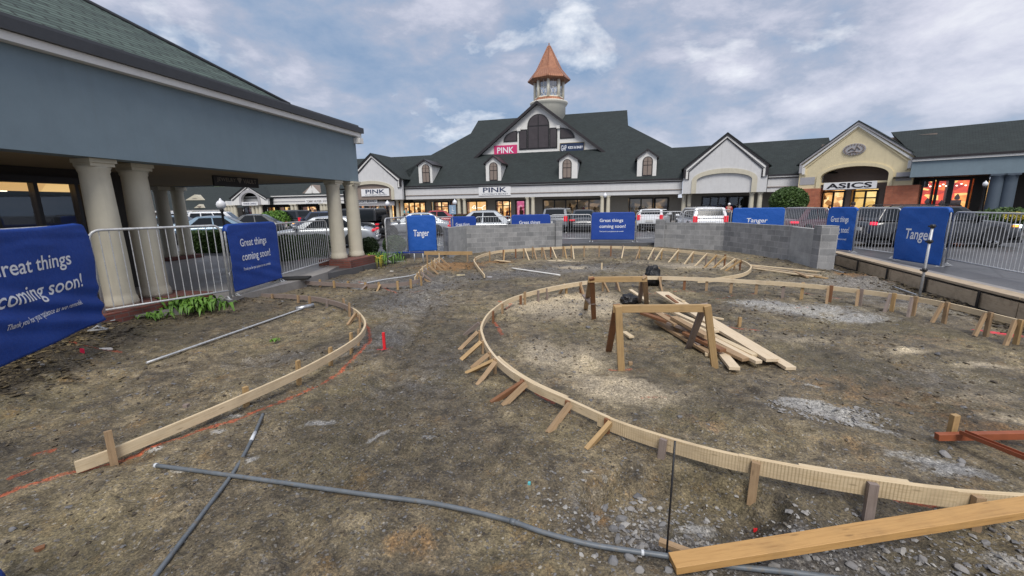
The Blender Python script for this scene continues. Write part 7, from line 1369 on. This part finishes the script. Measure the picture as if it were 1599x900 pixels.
a = at(1231, 31); rt_ = 26 / 640 * 31; bush('topiary_tree', 'clipped dark green ball tree in front of the grey pavilion right columns', (a[0], a[1], .15), rt_ * .95, 16000, .09, 'leaf_mid', 5, 'tree', trunk=CAMZ + ray(1231, 335)[2] * 31 / ray(1231, 335)[1] - .15, squash=(1, 1, .82))
a = P(575, 402, .1); bush('round_shrub', 'dark rounded shrub just right of the corner columns', (a.x - .1, a.y + .5, .1), .36, 4500, .045, 'leaf_dark', 6, lumps=2)
a = P(607, 402, .1); bush('round_shrub', 'mid green rounded shrub behind the angled barrier', (a.x, a.y + .9, .1), .45, 6000, .045, 'leaf_mid', 7, squash=(1, 1, .85), lumps=2)
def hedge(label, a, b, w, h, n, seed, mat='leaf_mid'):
    a = Vector(a); b = Vector(b); L = (b - a).length; rz = math.atan2(b.y - a.y, b.x - a.x); o = thing('hedge', label, 'hedge', (a.x, a.y, .15), rz); r = np.random.default_rng(seed)
    f = r.integers(0, 3, n); x = r.uniform(0, L, n); y = np.where(f == 0, r.uniform(-w / 2, w / 2, n), np.where(f == 1, -w / 2, w / 2)); z = np.where(f == 0, h, r.uniform(.05, h, n)); z = z + .05 * fbm(x, y, 2, 3, 4) ; c = np.stack([x, y + r.normal(0, .03, n), z + r.normal(0, .03, n)], -1)
    a_ = r.normal(0, 1, (n, 3)); a_ /= np.linalg.norm(a_, axis=1)[:, None]; b_ = np.cross(a_, r.normal(0, 1, (n, 3))); b_ /= np.linalg.norm(b_, axis=1)[:, None]; s = .05 * r.uniform(.6, 1.4, n)[:, None]
    V = np.stack([c - a_ * s, c + b_ * s * .5, c + a_ * s, c - b_ * s * .5], 1).reshape(-1, 3); bigmesh('foliage', V, np.arange(n * 4).reshape(-1, 4), r.uniform(0, 1, n), mat, o)
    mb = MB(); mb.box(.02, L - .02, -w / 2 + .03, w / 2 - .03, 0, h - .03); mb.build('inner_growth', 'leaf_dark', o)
q0, q1 = P(272, 398, .15), P(352, 396, .15); hedge('clipped dark hedge seen through the near left barrier, before the parked sedan', (q0.x, q0.y + .8, 0), (q1.x, q1.y + .8, 0), 1.0, .85, 9000, 3)
q0, q1 = P(428, 412, .15), P(507, 402, .15); hedge('clipped green hedge behind the barrier left of the corner columns', (q0.x - .1, q0.y + .3, 0), (q1.x - .4, q1.y + .6, 0), .9, .75, 9000, 4)
hedge('low dark red hedge under the left hall columns', FM.W(1.5, -2.2), FM.W(13, -2.2), 1.0, .95, 6000, 5, 'leaf_maroon')
a = at(1575, 24); bush('flowering_shrub', 'low green shrub with yellow flowers at the right edge before the blue wing', (a[0], a[1], .15), 1.1, 7000, .08, 'leaf_mid', 12, squash=(1.6, 1, .6), lumps=3)
a = at(1590, 23); bush('flowering_shrub', 'yellow flowering clump at the right edge', (a[0], a[1], .75), .4, 500, .06, 'leaf_yellow', 13, squash=(1.5, 1, .6)); a = at(1003, 29.5); bush('flowering_shrub', 'small yellow flowering plant beside the white hatchback', (a[0] + 2.2, a[1] + 3, .15), .45, 900, .07, 'leaf_yellow', 14)
a = at(430, 36); bush('round_shrub', 'yellow green shrub behind the top of the second left banner', (a[0], a[1], .15), 1.0, 4000, .1, 'leaf_bright', 15, squash=(1.5, 1, .85))
def rosette(name, label, c, spread, n, lf, wd, mat, seed, hgt=.3, group=None):       # arching strap leaves
    o = thing(name, label, 'plant', c); r = np.random.default_rng(seed); mb = MB()
    for k in range(n):
        bx, by = r.normal(0, spread[0], 1)[0], r.normal(0, spread[1], 1)[0]; a = r.uniform(0, 6.28); l = lf * r.uniform(.6, 1.2); hh_ = hgt * r.uniform(.6, 1.2); w_ = wd * r.uniform(.7, 1.2); d = Vector((math.cos(a), math.sin(a), 0)); s = Vector((-d.y, d.x, 0)); rows = []
        for i in range(6):
            t = i / 5; p = Vector((bx, by, 0)) + d * l * t + Vector((0, 0, hh_ * (1.0 - (2 * t * .8 - .8) ** 2 * 1.4) * (1 if t > 0 else 0))); ww = w_ * math.sin(math.pi * (.08 + .9 * t)) * .5; rows.append([p - s * ww + Vector((0, 0, ww * .35)), p, p + s * ww + Vector((0, 0, ww * .35))])
        mb.grid(rows, False, True)
    mb.build('leaves', mat, o); return o
a = P(283, 485, .1); rosette('hosta', 'bright green leafy clump at the base of the near barrier beside the paired columns', (a.x, a.y, .1), (.33, .13), 260, .22, .065, 'leaf_bright', 3, .2)
a = P(240, 497, .1); rosette('hosta', 'smaller green leafy clump left of the bright one at the paired columns', (a.x, a.y, .08), (.10, .07), 24, .16, .05, 'leaf_bright', 4, .12)
a = P(590, 409, .1); rosette('daylily', 'green strap leaved plants with yellow flowers right of the brick plinth', (a.x, a.y, .05), (.35, .3), 220, .35, .03, 'leaf_bright', 5, .32)
a = P(300 + 75, 463, .1); rosette('weed', 'low green weeds between the second left banner and the curved board', (a.x - .2, a.y, .02), (.2, .15), 50, .14, .03, 'leaf_mid', 6, .08); a = P(430, 532, .02); rosette('weed', 'tiny green weed alone in the dirt inside the left crescent', (a.x, a.y, .0), (.03, .03), 12, .06, .03, 'leaf_bright', 7, .04)
a = P(94, 540, .02); rosette('weed', 'small weed under the edge of the near left banner', (a.x, a.y, .08), (.08, .06), 22, .1, .03, 'leaf_mid', 8, .06)
mb = MB(); a = P(595, 406, .3); r = np.random.default_rng(2)
fl_ = thing('yellow_flowers', 'few small yellow blooms beside the angled barrier', 'flowers', (a.x, a.y, .0))
for k in range(9): x, y, z = r.normal(0, .2), r.normal(0, .2), .3 + r.uniform(0, .12); mb = MB(); mb.lathe([(.001, z), (.03, z + .02), (.035, z + .04), (.001, z + .045)], (x, y, 0), 7); mb.tube([(x, y, 0), (x, y, z)], .004, 4); mb.build('bloom', 'leaf_yellow', fl_)
# ------------------------------------------------------------ people by the shops
def person(label, x, y, z, top, legs, hat=None, rz=0, ht=1.72):
    o = thing('person', label, 'person', (x, y, z), rz); k = ht / 1.72
    J = {'pel': (0, 0, .92), 'ch': (0, 0, 1.25), 'nk': (0, 0, 1.47), 'hd': (0, .01, 1.56), 'ht': (0, .01, 1.68), 'ls': (.18, 0, 1.40), 'le': (.25, -.02, 1.13), 'lh': (.24, -.14, .90), 'rs': (-.18, 0, 1.40), 're': (-.26, -.04, 1.14), 'rh': (-.16, -.24, 1.12), 'lp': (.10, 0, .88), 'lk': (.12, -.03, .48), 'lf': (.12, .02, .06), 'lt': (.13, -.16, .03), 'rp': (-.10, 0, .88), 'rk': (-.11, .05, .48), 'rf': (-.12, .12, .06), 'rt': (-.13, -.05, .03)}
    E_2 = [('pel', 'ch'), ('ch', 'nk'), ('nk', 'hd'), ('hd', 'ht'), ('ch', 'ls'), ('ls', 'le'), ('le', 'lh'), ('ch', 'rs'), ('rs', 're'), ('re', 'rh'), ('pel', 'lp'), ('lp', 'lk'), ('lk', 'lf'), ('lf', 'lt'), ('pel', 'rp'), ('rp', 'rk'), ('rk', 'rf'), ('rf', 'rt')]
    Rr = dict(pel=.15, ch=.17, nk=.06, hd=.10, ht=.085, ls=.075, le=.05, lh=.04, rs=.075, re=.05, rh=.04, lp=.10, lk=.065, lf=.045, lt=.035, rp=.10, rk=.065, rf=.045, rt=.035)
    def skin(names, nm, mat, ex=0, root='pel'):
        nm_ = [n for n in J if n in names]; me = bpy.data.meshes.new(nm); me.from_pydata([Vector(J[n]) * k for n in nm_], [(nm_.index(a), nm_.index(b)) for a, b in E_2 if a in nm_ and b in nm_], []); q = bpy.data.objects.new(nm, me); COL.objects.link(q); q.parent = o; q.modifiers.new('skin', 'SKIN'); s = q.modifiers.new('s', 'SUBSURF'); s.levels = 1; s.render_levels = 1
        for i, n in enumerate(nm_): me.skin_vertices[0].data[i].radius = ((Rr[n] + ex) * k,) * 2; me.skin_vertices[0].data[i].use_root = (n == root)
        me.materials.append(M(mat)); return q
    skin(set(J), 'body', 'skin'); skin({'pel', 'ch', 'ls', 'le', 'rs', 're'}, 'top', top, .018); skin({'pel', 'lp', 'lk', 'lf', 'rp', 'rk', 'rf'}, 'trousers', legs, .016)
    mb = MB(); mb.lathe([(.108, 1.58), (.112, 1.66), (.09, 1.74), (.001, 1.77)], (0, .02, 0), 12); mb.build('hair' if not hat else 'hat', hat or 'hair', o)
a = at(634.5, 46); person('person in a teal top standing by the left hall columns', a[0], a[1], .2, 'teal_cloth', 'dark_cloth', None, .3); a = at(1139, 36); person('person in dark red with a pale cap walking under the grey pavilion', a[0], a[1], .2, 'red_cloth', 'dark_cloth', 'sign_white', -.4)
a = at(1333, 24); person('person in orange and green walking behind the barrier before the tan pavilion', a[0], a[1], .15, 'goods_tan', 'leaf_bright', None, .8)
bpy.context.view_layer.update()

# corner of another blue banner at the lower left edge
q = P(18, 912, .06); mb = MB(); rows = []
for i in range(9):
    t = i / 8; rows.append([Vector((q.x - .02 + .035 * j - .10 * t + .012 * math.sin(3 * t + j), q.y - .02 * j + .012 * math.sin(5 * t + j), .0 + .22 * t)) for j in range(-6, 3)])
mb.grid(rows); o = mb.build('banner', 'banner_blue'); sm_2 = o.modifiers.new('s', 'SOLIDIFY'); sm_2.thickness = .002; tag(o, 'corner of a blue banner just showing at the lower left edge', 'banner')
